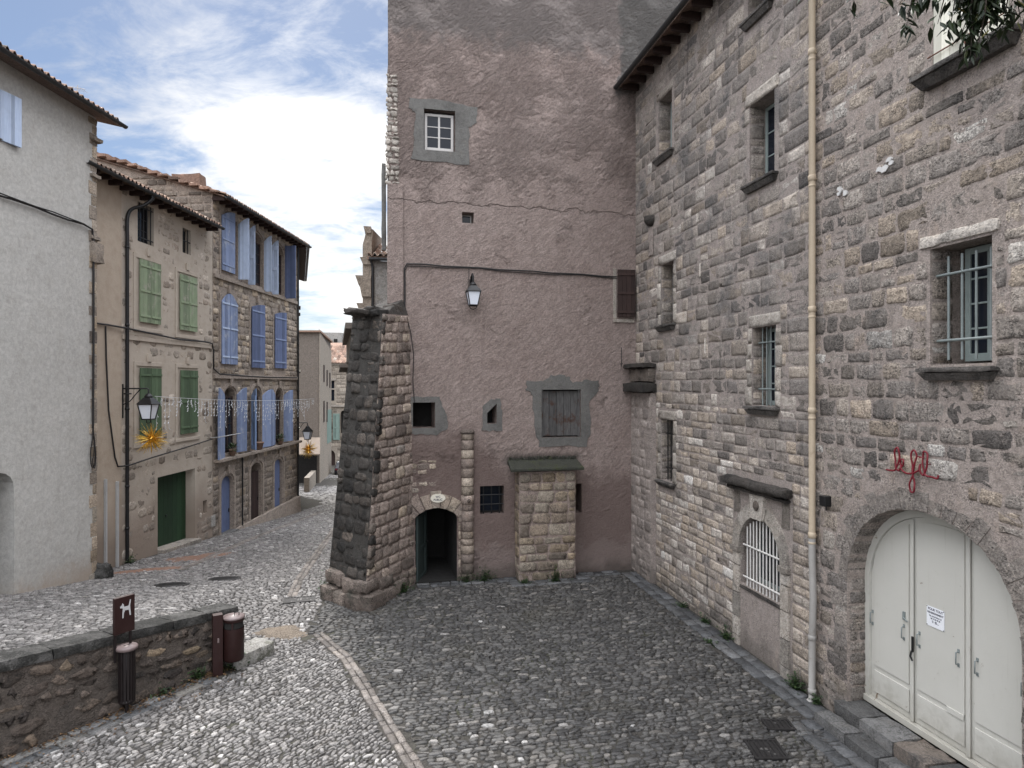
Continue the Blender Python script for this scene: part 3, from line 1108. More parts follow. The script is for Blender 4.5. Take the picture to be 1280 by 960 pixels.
def in_lane(x, y):
    return 5 < y < 14.45 and x < kerb_x(y) - .03 and sdist(WT, x, y) > (.42 if udist(WT, x, y) < -.2 else .38) and y < 14.6


def in_road(x, y):
    if y < 7 or x < -12.0 + .035 * (y - 21) + .1:
        return False
    if y < 13.3:
        return sdist(WT, x, y) < -.5
    if y < 18:
        return x < -4.45 - (y - 14.62) * .12 and (sdist(WT, x, y) < -.1 or udist(WT, x, y) > .2) and y > 13.3 and not (sdist(WT, x, y) > .34)
    return x < (-4.85 if y < 20 else -5.0)


def cobbles(name, inside, bbox, ang, L, Wd, colf, mat, seed, hr=(.018, .034), gap=.012, jit=.012, skip=0.0, mode='structure', sq=3.0, wob=.25):
    rng = random.Random(seed)
    mb = MB()
    ca, sa = math.cos(ang), math.sin(ang)
    x0, x1, y0, y1 = bbox
    cs = [(x * ca + y * sa, -x * sa + y * ca) for x in (x0, x1) for y in (y0, y1)]
    a0, a1 = min(c[0] for c in cs), max(c[0] for c in cs)
    b0, b1 = min(c[1] for c in cs), max(c[1] for c in cs)
    b = b0
    ph = rng.uniform(0, 9)
    while b < b1:
        wd = rng.uniform(*Wd)
        a = a0 - rng.random() * L[1]
        while a < a1:
            ln = rng.uniform(*L)
            if rng.random() < .12:
                ln *= .6
            am, bm = a + ln / 2, b + wd / 2 + math.sin(a * .9 + ph) * .05 + math.sin(a * .23 + ph * 2) * .12
            a += ln
            X, Y = am * ca - bm * sa, am * sa + bm * ca
            if not (x0 <= X <= x1 and y0 <= Y <= y1) or not inside(X, Y):
                continue
            if rng.random() < skip:
                continue
            h_ = rng.uniform(*hr)
            hl, hw = max(.02, ln / 2 - gap / 2), max(.02, wd / 2 - gap / 2) * rng.uniform(.86, 1.08)
            rot = rng.gauss(0, wob * .3)
            cr, sr = math.cos(rot), math.sin(rot)
            ring = []
            nn = 9
            e = 2 / rng.uniform(sq * .7, sq * 1.4)
            off = rng.uniform(0, .7)
            for k in range(nn):
                q = 2 * PI * k / nn + off
                cx_, sx_ = math.cos(q), math.sin(q)
                u_ = hl * abs(cx_) ** e * (1 if cx_ > 0 else -1) + rng.uniform(-jit, jit)
                v_ = hw * abs(sx_) ** e * (1 if sx_ > 0 else -1) + rng.uniform(-jit, jit)
                ring.append((u_ * cr - v_ * sr, u_ * sr + v_ * cr))
            tx, ty = rng.gauss(0, .06), rng.gauss(0, .06)
            vs = []
            for sc, hh in ((1.0, -.03), (.95, h_ * .55), (.80, h_ * .92), (.4, h_)):
                for (u_, v_) in ring:
                    uu, vv = u_ * sc, v_ * sc
                    xx, yy = X + uu * ca - vv * sa, Y + uu * sa + vv * ca
                    vs.append((xx, yy, g(xx, yy) + hh + (uu * tx + vv * ty)))
            fs = [(r_ * nn + k, r_ * nn + (k + 1) % nn, (r_ + 1) * nn + (k + 1) % nn, (r_ + 1) * nn + k) for r_ in range(3) for k in range(nn)]
            fs.append(tuple(range(3 * nn, 4 * nn)))
            mb.add(vs, fs, colf(X, Y, rng), True)
        b += wd
    o = mb.build(name, mat)
    o['kind'] = mode
    return o


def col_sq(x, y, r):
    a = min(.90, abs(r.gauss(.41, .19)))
    lit = ss((12.6 - y) / 3.0) * ss((2.2 - x) / 3)  # paler stones at front left, the sun's brighter patch put into their colour
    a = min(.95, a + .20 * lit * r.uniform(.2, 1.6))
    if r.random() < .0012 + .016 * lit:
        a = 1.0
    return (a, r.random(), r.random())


col_ln = lambda x, y, r: (min(.97, max(0, r.gauss(.52, .22))), r.random(), r.random())
col_rd = lambda x, y, r: (min(.97, max(0, r.gauss(.58, .18))), r.random(), r.random())
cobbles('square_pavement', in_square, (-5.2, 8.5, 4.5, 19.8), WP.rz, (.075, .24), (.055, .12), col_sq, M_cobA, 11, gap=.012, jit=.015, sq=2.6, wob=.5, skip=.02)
cobbles('lane_pavement', in_lane, (-9, 2, 5, 14.6), WT.rz + .05, (.07, .20), (.045, .09), col_ln, M_cobB, 12, gap=.010, jit=.013, sq=2.6, wob=.6, skip=.02)
cobbles('road', in_road, (-12, -4, 7, 24), .08, (.08, .19), (.075, .13), col_rd, M_cobB, 13, gap=.012, jit=.010, sq=3.8, wob=.4)
cobbles('street', in_road, (-12, -5, 24, 42), .03, (.13, .22), (.11, .16), col_rd, M_cobB, 14, gap=.014, jit=.008, sq=4.2)
far_in = lambda x, y: x < -6.5 - (y - 42) * .22 and x > -11.6 - max(0, y - 42) * .62
cobbles('street', far_in, (-34, -6, 41, 84), .25, (.3, .5), (.22, .32), col_rd, M_cobB, 15, gap=.02, jit=.01, sq=5)


def slab_strip(name, path, width, ln, mat, seed, lift=.03, rows=1, colr=(.2, .7)):
    """line of squared slabs following a path on the ground; width to the left of travel"""
    rng = random.Random(seed)
    mb = MB()
    for r_ in range(rows):
        wr = width / rows
        acc = []
        for (xa, ya), (xb, yb) in zip(path, path[1:]):
            L_ = math.hypot(xb - xa, yb - ya)
            d = ((xb - xa) / L_, (yb - ya) / L_)
            nrm = (-d[1], d[0])
            s = 0.0
            while s < L_ - .02:
                l_ = min(rng.uniform(*ln), L_ - s)
                if L_ - s - l_ < .1:
                    l_ = L_ - s
                q = .012
                cs = []
                for (uu, vv) in ((s + q, r_ * wr + q), (s + l_ - q, r_ * wr + q), (s + l_ - q, (r_ + 1) * wr - q), (s + q, (r_ + 1) * wr - q)):
                    uu += rng.uniform(-.01, .01)
                    vv += rng.uniform(-.012, .012)
                    cs.append((xa + d[0] * uu + nrm[0] * vv, ya + d[1] * uu + nrm[1] * vv))
                cx, cy = sum(c[0] for c in cs) / 4, sum(c[1] for c in cs) / 4
                hz = lift + rng.uniform(-.008, .008)
                vs = []
                for k_, hh in ((1.0, -.06), (1.0, hz - .012), (.94, hz)):
                    for (a, b) in cs:
                        xx, yy = cx + (a - cx) * k_, cy + (b - cy) * k_
                        vs.append((xx, yy, g(xx, yy) + hh))
                fs = [(i * 4 + k, i * 4 + (k + 1) % 4, (i + 1) * 4 + (k + 1) % 4, (i + 1) * 4 + k) for i in range(2) for k in range(4)] + [(8, 9, 10, 11)]
                mb.add(vs, fs, (rng.uniform(*colr), rng.random(), rng.random()), True)
                s += l_
    o = mb.build(name, mat)
    return struct(o)


slab_strip('kerb', KERB, .24, (.22, .42), M_kerb, 21, rows=2, colr=(.1, .95))
pts = [WR.P(u, 0, -.56)[:2] for u in (.3, 4.0, 8.9)]
slab_strip('pavement', pts, .50, (.25, .5), M_slab, 22, rows=2, colr=(.05, .75))
pts = [WR.P(u, 0, -1.0)[:2] for u in (8.95, 13, 19)]
slab_strip('pavement', pts, .50, (.3, .5), M_slab, 27, rows=2, colr=(.05, .75))
pts = [WP.P(u, 0, -.02)[:2] for u in (6.6, 5.3)] + [WP.P(u, 0, -.55)[:2] for u in (5.2, 3.4)] + [WP.P(u, 0, -.02)[:2] for u in (3.3, .7)]
slab_strip('pavement', [WP.P(u, 0, -.40)[:2] for u in (.75, 6.5)], .38, (.2, .36), M_slab, 23, rows=2, colr=(.1, .7))
slab_strip('pavement', [WP.P(u, 0, -.92)[:2] for u in (3.2, 5.5)], .48, (.2, .4), M_slab, 24, rows=2, colr=(.1, .7), lift=.036)
pts = [WT.P(u, 0, -.05)[:2] for u in (-.3, -3.2, -7)]
slab_strip('pavement', [WT.P(u, 0, -.44)[:2] for u in (-6.5, -3.0, -.75)], .40, (.28, .55), M_slab, 25, rows=2, colr=(.3, 1))
slab_strip('kerb', [(-5.45, 17.2), (-6.1, 21), (-7.45, 29.0), (-8.2, 36)], .26, (.25, .4), M_kerb, 26, rows=2, lift=.042, colr=(.4, 1))
slab_strip('kerb', [(-9.6, 20.0), (-9.9, 26), (-10.0, 36)], .26, (.25, .4), M_kerb, 28, rows=2, lift=.042, colr=(.4, 1))


def patch(name, cx, cy, rx, ry, rot, mat, seed, h_=.05):
    rng = random.Random(seed)
    ph = [rng.uniform(0, 6.28) for _ in range(5)]
    mb = MB()
    vs, fs = [(cx, cy, g(cx, cy) + h_)], []
    nr, na = 7, 36
    for i in range(1, nr + 1):
        for k in range(na):
            q = 2 * PI * k / na
            rr = 1 + .22 * math.sin(2 * q + ph[0]) + .14 * math.sin(3 * q + ph[1]) + .09 * math.sin(7 * q + ph[2]) + .05 * math.sin(13 * q + ph[3])
            t_ = i / nr
            u_, v_ = rx * rr * t_ * math.cos(q), ry * rr * t_ * math.sin(q)
            x_, y_ = cx + u_ * math.cos(rot) - v_ * math.sin(rot), cy + u_ * math.sin(rot) + v_ * math.cos(rot)
            vs.append((x_, y_, g(x_, y_) + h_ * (1 - t_ ** 2.5) + (.012 if i < nr else -.01) + rng.uniform(-.006, .006)))
    for k in range(na):
        fs.append((0, 1 + k, 1 + (k + 1) % na))
    for i in range(nr - 1):
        for k in range(na):
            a, b = 1 + i * na, 1 + (i + 1) * na
            fs.append((a + k, b + k, b + (k + 1) % na, a + (k + 1) % na))
    mb.add(vs, fs, (.5, .5, .5), True)
    o = mb.build(name, mat)
    o['kind'] = 'stuff'
    return o


patch('sand', -10.7, 20.05, 1.0, .34, .5, M_sand, 3, .03)
patch('sand', -10.2, 22.2, 1.0, .75, .9, M_sand, 4, .025)
patch('gravel', -5.0, 14.75, .62, .38, .2, M_gravel, 5, .05)


def cover(name, label, x, y, sx, sy, rz, round_=False, lift=.04):
    z = g(x, y)
    mb = MB()
    dzx, dzy = (g(x + .3, y) - g(x - .3, y)) / .6, (g(x, y + .3) - g(x, y - .3)) / .6
    if round_:
        mb.lathe([(0, lift), (sx * .86, lift), (sx * .88, lift - .006), (sx * .92, lift - .006), (sx * .94, lift + .002), (sx, lift), (sx, -.05)], 32)
        for i in range(-3, 4):
            hw = math.sqrt(max(0, (sx * .8) ** 2 - (i * sx * .22) ** 2))
            mb.box(-hw, hw, i * sx * .22 - .015, i * sx * .22 + .015, lift + .001, lift + .007)
    else:
        mb.box(-sx, sx, -sy, sy, -.05, lift - .012)
        for (a, b, c_, d) in ((-sx, sx, -sy, -sy + .04), (-sx, sx, sy - .04, sy), (-sx, -sx + .04, -sy + .041, sy - .041), (sx - .04, sx, -sy + .041, sy - .041)):
            mb.box(a, b, c_, d, lift - .012, lift)
        n_ = int(sx * 2 / .07)
        for i in range(1, n_):
            xx = -sx + 2 * sx * i / n_
            mb.box(xx - .014, xx + .014, -sy + .041, sy - .041, lift - .012, lift - .002)
    o = mb.build(name, M_grate)
    o.location = (x, y, z)
    o.rotation_euler = (math.atan(dzy), -math.atan(dzx), rz)
    return tag(o, label, 'manhole' if round_ else 'grate')


cover('drain_grate', 'larger square iron drain cover in the cobbles beside the gate steps', 3.74, 10.0, .25, .27, .0)
cover('drain_grate', 'smaller iron cover in the paving between drain and downpipe', 4.2, 10.72, .22, .17, .0)
cover('manhole_cover', 'round dark manhole cover in the road nearer the grey rendered house', -8.75, 17.5, .42, .42, .0, True)
cover('manhole_cover', 'round dark manhole cover farther along the road towards the blue shutters', -7.9, 18.7, .42, .42, .0, True)
cover('road_grate', 'iron road drain grate at the corner beside the stone buttress', -5.3, 16.95, .38, .22, .25)

# ------------------------------------------------------------------ pink gable house
root = WP.root('pink_house', 'tall pink plastered house end with few small openings and a bracket lantern', 'house')
H_up = rect(.96, 1.81, 11.74, 12.85)
H_vent = rect(2.0, 2.33, 9.82, 10.12)
H_low = rect(.66, 1.26, 4.21, 4.90)
H_tri = [(2.70, 4.30), (2.97, 4.30), (2.97, 4.86), (2.70, 4.60)]
H_shut = rect(4.26, 5.42, 3.89, 5.24)
H_grl = rect(2.5, 3.18, 1.80, 2.58)
H_slot = rect(5.16, 5.45, 1.72, 2.56)
H_door = arch(.72, 1.86, -.6, 1.72, 2.03)
holes = [H_up, H_vent, H_low, H_tri, H_shut, H_grl, H_slot, H_door]
mb = MB()
# slightly uneven left edge
rng = random.Random(5)
edge = [(rng.uniform(-.03, .03) if 10.6 < v < 13.7 else rng.uniform(-.006, .006), v) for v in [17.5 - .35 * i for i in range(50)]]
facade(mb, [(0, -1), (10.5, -1), (10.5, 19.6), (0, 19.6)] + edge[1:], holes)
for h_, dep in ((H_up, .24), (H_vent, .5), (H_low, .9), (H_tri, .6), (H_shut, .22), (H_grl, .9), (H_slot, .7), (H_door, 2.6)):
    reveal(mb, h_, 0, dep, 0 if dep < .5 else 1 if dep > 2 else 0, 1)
# side and back walls
sd = Vector((-.15, 1)).normalized()
sx_, sy_ = sd.dot(WP.u), -sd.dot(WP.n)
foot = [(0, 0), (sx_ * 9, sy_ * 9), (10.5, 9), (10.5, 0)]
for (a, b), (c_, d) in zip(foot, foot[1:]):
    mb.add([(a, b, -1), (c_, d, -1), (c_, d, 19.6), (a, b, 19.6)], [(0, 1, 2, 3)])
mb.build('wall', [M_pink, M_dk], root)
rb = MB()
rb.hull2([(.0, -.2, 19.6), (10.7, -.2, 19.6), (10.7, 9.2, 19.6), (sx_ * 9, 9.2, 19.6)], [(4.0, 4.2, 21.0), (6.5, 4.2, 21.0), (6.5, 4.8, 21.0), (4.0, 4.8, 21.0)])
rb.build('roof', M_tile, root)
# corner: smooth strip below, broken rubble above
mb = MB()
mb.box(-.02, .40, -.05, .0, 7.55, 10.75)
mb.build('corner_strip', M_beige if False else M_pink, root, bevel=.01)
mb = MB()
for (u0, u1, v0, v1) in ((-.06, .30, 10.75, 12.05), (-.04, .26, 12.05, 13.7)):
    masonry(mb, flat, u0, u1, v0, v1, ch=(.09, .2), sl=(.12, .28), prot=(.0, .05), seed=31, j=.03, cut=.2, joint=.012, colf=lambda u, v, r: (r.uniform(.5, 1), r.random(), .5))
mb.build('rubble_corner', M_pale, root)
mb = MB()
mb.rough_box(-.16, -.035, .12, .35, 9.0, 11.35, random.Random(8), .015, (2, 2, 8))
mb.build('side_board', M_cement, root)


def cement(pts, y0=-.018, name='cement_patch', seed=0, hole=None, sub=5, amp=.05):
    """irregular trowelled cement patch, optionally round an opening"""
    rng = random.Random(seed)
    out = []
    for (a, b), (c_, d) in zip(pts, pts[1:] + pts[:1]):
        for k in range(sub):
            t_ = k / sub
            out.append((a + (c_ - a) * t_ + rng.uniform(-amp, amp), b + (d - b) * t_ + rng.uniform(-amp, amp)))
    mb = MB()
    facade(mb, out, [hole] if hole else [], y0)
    reveal(mb, out, y0, .02)
    if hole:
        reveal(mb, hole, y0, .03)
    return mb.build(name, M_cement, root)


cement([(.62, 11.45), (2.18, 11.42), (2.2, 12.45), (2.42, 12.6), (2.4, 13.0), (1.4, 13.12), (.58, 13.1), (.55, 12.85), (.72, 12.7), (.68, 12.0)], hole=[(a, b) for a, b in H_up], seed=1, amp=.03)
cement([(.60, 4.06), (1.3, 4.02), (1.62, 4.2), (1.6, 4.5), (1.45, 4.75), (1.38, 5.03), (.6, 5.05)], hole=H_low, seed=2, amp=.03)
cement([(2.55, 4.12), (3.1, 4.1), (3.12, 4.6), (3.05, 4.97), (2.8, 5.0), (2.56, 4.75)], hole=H_tri, seed=3, amp=.03)
cement([(4.2, 3.66), (5.6, 3.62), (5.72, 4.1), (5.66, 4.9), (5.95, 5.2), (5.98, 5.5), (5.6, 5.52), (5.2, 5.45), (5.0, 5.62), (4.6, 5.66), (4.3, 5.5), (3.85, 5.5), (3.8, 5.25), (4.02, 5.1), (4.02, 4.2)], hole=H_shut, seed=4, amp=.035)
window(root, .99, 1.78, 11.77, 12.78, .12, M_framew, nx=2, ny=3, fw=.07)
window(root, 2.02, 2.31, 9.84, 10.10, .28, M_framew, nx=1, ny=1, fw=.03)
window(root, 2.52, 3.16, 1.82, 2.56, .26, M_dk, nx=1, ny=1, fw=.03)
bars(root, 2.5, 3.18, 1.80, 2.58, .10, 3, M_black, .016, (2.06, 2.32), ext=0)
# bare planks closing the cement-framed window
mb = MB()
rng = random.Random(6)
for i in range(5):
    a = 4.30 + i * .216
    mb.box(a, a + .207, .10 + rng.uniform(0, .012), .14, 3.93, 5.2, (.5, rng.random(), .5))
for (a, b, c_, d) in ((4.265, 4.325, 3.895, 5.235), (5.36, 5.415, 3.895, 5.235)):
    mb.box(a, b, .06, .099, c_, d, (.5, .9, .5))
mb.build('shutter', M_plank, root, bevel=.004)
shutter(root, 6.52, -.06, 7.34, .53, 1.36, 1, 4, M_brown, n=4, seed=3)
mb = MB()
mb.box(6.40, 6.50, -.03, .0, 7.28, 8.74)
mb.box(6.40, 7.05, -.045, .0, 7.18, 7.275)
mb.build('hatch_frame', M_pale, root, bevel=.008)
# round-headed pilaster beside the door
mb = MB()
rng = random.Random(9)
z = 0.0
while z < 4.0:
    h_ = rng.uniform(.16, .30)
    r_ = .175 + rng.uniform(-.012, .012)
    if 2.0 < z < 2.2:
        r_ += .0
    mb.lathe([(.0, z + .006), (r_ * .9, z + .006), (r_, z + .022), (r_ + rng.uniform(-.01, .01), z + h_ * .5), (r_, z + h_ - .022), (r_ * .9, z + h_ - .006), (0, z + h_ - .006)],
             18, 2.145, -.03, (rng.uniform(.25, .9), rng.random(), rng.random()))
    z += h_
mb.lathe([(0, z), (.19, z), (.2, z + .05), (.17, z + .1), (0, z + .11)], 18, 2.145, -.03, (0, 0, 0))
mb.build('pilaster', M_butt, root)
mb = MB()
mb.lathe([(.03, .0), (.045, .01), (.045, .03), (.03, .04)], 12)
o = mb.build('iron_ring', M_black, root)
o.location = (2.15, -.23, 2.23)
o.rotation_euler = (R(90), 0, 0)
# stones round the arched doorway and the bare patch above it
mb = MB()
rng = random.Random(10)
cx_, zc_ = 1.29, 1.30
for k in range(9):
    qa, qb = PI * (1.0 - (k + .05) / 9 * .74 - .13), PI * (1.0 - (k + .95) / 9 * .74 - .13)
    ra, rb_ = .745, .745 + rng.uniform(.30, .48)
    pl = []
    for q, rr in ((qa, ra), (qb, ra), (qb, rb_), (qa, rb_)):
        pl.append((cx_ + rr * math.cos(q) * 1.04 + rng.uniform(-.01, .01), zc_ + rr * math.sin(q) + rng.uniform(-.01, .01)))
    mb.prism(pl, -.03 - rng.uniform(0, .03), .02, (rng.uniform(.2, .95), rng.random(), .5))
masonry(mb, flat, .62, 1.30, 2.45, 3.35, ch=(.12, .2), sl=(.18, .36), prot=(-.004, .016), seed=33, drop=.2, j=.022, cut=.18, inset=.008, colf=lambda u, v, r: (r.uniform(.3, 1), r.random(), .5))
masonry(mb, flat, 1.88, 1.985, .05, 1.8, ch=(.22, .4), sl=(.2, .3), prot=(.01, .03), seed=34, colf=lambda u, v, r: (r.uniform(.5, 1), r.random(), .5))
mb.build('door_arch', M_butt, root, bevel=.008)
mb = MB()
mb.box(.70, 1.9, .02, 2.7, -.1, .03)  # black slab stands in for the shade inside the doorway
mb.build('shade_floor', M_dk, root)
# door leaf, swung inwards against the left jamb
mb = MB()
leaf(mb, 1.02, 1.82, 1, 0, 'panel', rng=random.Random(1))
o = mb.build('door', M_teal, root, bevel=.006)
o.location = (.75, .12, -.02)
o.rotation_euler = (0, 0, R(70))
hb = MB()
hb.lathe([(0, 0), (.02, .0), (.028, .03), (.02, .055), (0, .06)], 12)
h_o = hb.build('door_knob', M_black, o)
h_o.location = (.93, -.06, .95)
h_o.rotation_euler = (R(90), 0, 0)

t_ = WP.at('oval_plaque', 'small cream oval plaque with dark lettering above the arched doorway', 'sign', 1.33, 2.31, -.085)
mb = MB()
n_ = 32
ov = [(.20 * math.cos(2 * PI * k / n_), .115 * math.sin(2 * PI * k / n_)) for k in range(n_)]
mb.prism(ov, -.01, .012)
mb.build('plate', M_enam, t_)
mb = MB()
text_mesh(mb, 'WC', .075, 0, .012, -.0125, bold=.002)
text_mesh(mb, 'PUBLIC', .075, 0, -.065, -.0125, bold=.002)
mb.build('lettering', M_ink, t_)

# cables on the pink wall
mb = MB()
pp = [(.43 + .012 * math.sin(i), -.03, v) for i, v in enumerate((7.3, 7.7, 8.2, 8.5))] + [(.5, -.03, 8.63)]
pp += [(.5 + i * .5, -.03 - .004 * (i % 2), 8.64 - .012 * i + .012 * math.sin(i * 2.1)) for i in range(1, 13)]
mb.tube([WP.P(a, c_, b) for a, b, c_ in pp], .018, 6)
mb.tube([WP.P(a + .015, c_ - .04 - .02 * math.sin(a * 2), b) for a, b, c_ in pp], .012, 6)
tag(mb.build('cable', M_cable), 'pair of black cables running level across the pink wall above the lantern', 'cable')
mb = MB()
pp = [(.44, 7.35), (.52, 7.1), (.60, 6.8), (.68, 6.2), (.66, 5.5), (.70, 4.9)]
mb.tube([WP.P(a, b, -.03) for a, b in pp], .012, 6)
tag(mb.build('cable', M_cable), 'thin black cable hanging down the pink wall beside the buttress top', 'cable')


def lantern(t_, arm=.0, scale=1.0, hang=0.0):
    """four-sided lantern: frame, roof, panes, finial; origin at the top of the lantern"""
    M_ = Matrix.Scale(scale, 4)
    mb = MB()
    mb.M = M_
    # tapering cage
    tw, bw, zt, zb = .19, .115, -.28, -.68
    for sx in (-1, 1):
        for sy in (-1, 1):
            mb.tube([(sx * tw, sy * tw, zt), (sx * bw, sy * bw, zb)], .014, 6)
    for (a, b, zz, r_) in ((tw, tw, zt, .016), (bw, bw, zb, .018)):
        mb.tube([(-a, -a, zz), (a, -a, zz), (a, a, zz), (-a, a, zz), (-a, -a, zz)], r_, 6)
    mb.tube([(-bw, 0, zb), (-bw * .7, 0, zb - .09), (0, 0, zb - .12), (bw * .7, 0, zb - .09), (bw, 0, zb)], .012, 6)
    f = mb.build('frame', M_black, t_)
    mb = MB()
    mb.M = M_
    mb.hull2([(-.225, -.225, zt), (.225, -.225, zt), (.225, .225, zt), (-.225, .225, zt)], [(-.09, -.09, -.10), (.09, -.09, -.10), (.09, .09, -.10), (-.09, .09, -.10)])
    mb.lathe([(.10, -.10), (.11, -.07), (.075, -.03), (.05, 0), (.0, .02)], 12)
    mb.build('lamp_roof', M_black, t_, bevel=.006)
    mb = MB()
    mb.M = M_
    a, b = tw - .012, bw - .006
    q = [(-a, -a), (a, -a), (a, a), (-a, a)]
    q2 = [(-b, -b), (b, -b), (b, b), (-b, b)]
    mb.add([(x_, y_, zb + .01) for x_, y_ in q2] + [(x_, y_, zt - .005) for x_, y_ in q], [(i, (i + 1) % 4, (i + 1) % 4 + 4, i + 4) for i in range(4)] + [(0, 3, 2, 1)])
    mb.build('lamp_glass', M_lampglass, t_)


t_ = WP.at('wall_lantern', 'black four-sided lantern on a short bracket high on the pink wall', 'street lamp', 2.25, 8.15, -.34)
lantern(t_, scale=.92)
mb = MB()
mb.tube([(0, .34, -.02), (0, .25, .18), (0, .12, .24), (0, .0, .16), (0, 0, 0)], [.03, .035, .03, .028, .03], 8)
mb.box(-.05, .05, .31, .338, -.16, .12)
mb.build('bracket', M_black, t_, bevel=.005)
mb = MB()
mb.tube([(-.06, .33, .45), (-.06, .33, .2), (-.085, .32, .05), (-.08, .30, -.12)], .008, 5)
mb.build('lead', M_cable, t_)

# stone pier standing against the pink wall
t_ = WP.at('stone_pier', 'square rubble pier with a mossy sloping cap built against the pink wall', 'pier', 4.295, 0, 0)
mb = MB()
hw, dp = .80, .50
mb.box(-hw, hw, -dp, .0, -.4, 3.0)
mb.build('core', M_bmort, t_)
mb = MB()
pc = lambda u, v, r: (r.choice([.3, .5, .6, .7, .75, .85, .95]), r.random(), r.random())
masonry(mb, lambda u, v, d: (u, -dp - d, v), -hw, hw, .0, 2.98, ch=(.20, .36), sl=(.28, .62), prot=(.0, .045), seed=41, colf=pc, j=.02)
masonry(mb, lambda u, v, d: (-hw - d, -u, v), .0, dp, .0, 2.98, ch=(.20, .36), sl=(.25, .4), prot=(.0, .03), seed=42, colf=pc, j=.02)
masonry(mb, lambda u, v, d: (hw + d, -u, v), .0, dp, .0, 2.98, ch=(.20, .36), sl=(.25, .4), prot=(.0, .03), seed=43, colf=pc, j=.02)
mb.build('masonry', M_pier, t_)
M_moss = stone_mat('mossy slate', [(0, (.035, .037, .032)), (.5, (.05, .052, .042)), (1, (.09, .088, .075))], lich=(.055, .062, .025), lich_lo=.5, lich_hi=.68, lich_scale=2.5, bump=.7)
mb = MB()
mb.hull2([(-1.08, -.68, 3.03), (1.0, -.68, 3.03), (.98, -.02, 3.17), (-1.02, -.02, 3.17)], [(-1.08, -.68, 3.11), (1.0, -.68, 3.11), (.98, -.02, 3.30), (-1.02, -.02, 3.30)])
mb.build('cap', M_moss, t_, bevel=.02)
mb = MB()
rng = random.Random(17)
for i in range(50):
    a = -1.0 + 1.95 * i / 50
    mb.rough_box(a, a + .07, -.09 - rng.uniform(0, .05), .012, 3.25, 3.33 + rng.uniform(0, .06), rng, .02, (1, 1, 1))
mb.build('moss', M_moss, t_)

# ------------------------------------------------------------------ buttress at the street corner
t_ = thing('stone_buttress', 'tall battered stone buttress at the corner of the pink house, one face blackened', 'buttress', (0, 0, 0))
A0, B0, D0, E0 = Vector((-3.52, 16.22, 0)), Vector((-2.60, 18.45, 0)), Vector((-4.70, 17.30, 0)), Vector((-4.3, 19.6, 0))
A1, B1, D1, E1 = Vector((-3.22, 16.95, 7.15)), Vector((-2.76, 18.36, 7.25)), Vector((-4.17, 17.85, 7.2)), Vector((-3.9, 19.4, 7.3))


def quadmap(P0, P1, Q0, Q1, L_, H_):
    nrm = (P1 - P0).cross(Q0 - P0).normalized()

    def f(u, v, d):
        a, b = u / L_, v / H_
        p_ = (P0 * (1 - a) + P1 * a) * (1 - b) + (Q0 * (1 - a) + Q1 * a) * b
        return p_ + nrm * d
    return f


mb = MB()
lo = -.6
ext = lambda p_, q_: p_ + (q_ - p_) * (lo / 7.2)
bot = [ext(D0, D1), ext(A0, A1), ext(B0, B1), ext(E0, E1)]
mb.hull2(bot, [D1, A1, B1, E1])
mb.build('core', M_bmort, t_)
mb = MB()
rc = lambda u, v, r: (min(1, max(0, r.gauss(.36 + .1 * ss(v / 5), .24))), r.random(), r.random())
masonry(mb, quadmap(A0, B0, A1, B1, 2.3, 7.2), 0, 2.3, 0, 7.2, ch=(.20, .33), sl=(.28, .66), prot=(.0, .032), seed=51, colf=rc, j=.024, joint=.022, cut=.16)
mb.build('masonry', M_butt, t_)
mb = MB()
qd = quadmap(D0, A0, D1, A1, 1.6, 7.2)
mb.add([qd(0, -.5, .012), qd(1.6, -.5, .012), qd(1.6, 7.2, .012), qd(0, 7.2, .012)], [(0, 1, 2, 3)])
mb.build('black_mortar', M_dmort, t_)
mb = MB()
masonry(mb, quadmap(D0, A0, D1, A1, 1.6, 7.2), 0, 1.6, 0, 7.2, ch=(.22, .36), sl=(.3, .55), prot=(.0, .06), seed=52, colf=lambda u, v, r: (min(1, abs(r.gauss(.35, .3)) + .35 * ss((u - .9) / .7)), r.random(), .5), j=.03, joint=.03, cut=.22)
masonry(mb, quadmap(A0, B0, A1, B1, 2.3, 7.2), -.02, .26, 0, 7.2, ch=(.22, .36), sl=(.2, .3), prot=(.045, .075), seed=54, drop=.3, colf=lambda u, v, r: (r.random(), r.random(), .5), j=.028, joint=.03)
mb.build('black_face', M_dark, t_)
mb = MB()
rng = random.Random(53)


def bl(p_, q_, a, b, z0, z1, out):
    d = (q_ - p_).normalized()
    nn = Vector((d.y, -d.x, 0))
    mb.M = Matrix.Translation(p_) @ Matrix(((d.x, -nn.x, 0, 0), (d.y, -nn.y, 0, 0), (0, 0, 1, 0), (0, 0, 0, 1)))
    mb.rough_box(a, b, -out, max(.35, .4 - out), z0, z1, rng, .03, (6, 3, 4), (rng.uniform(.2, .8), rng.random(), .5))
    mb.M = None


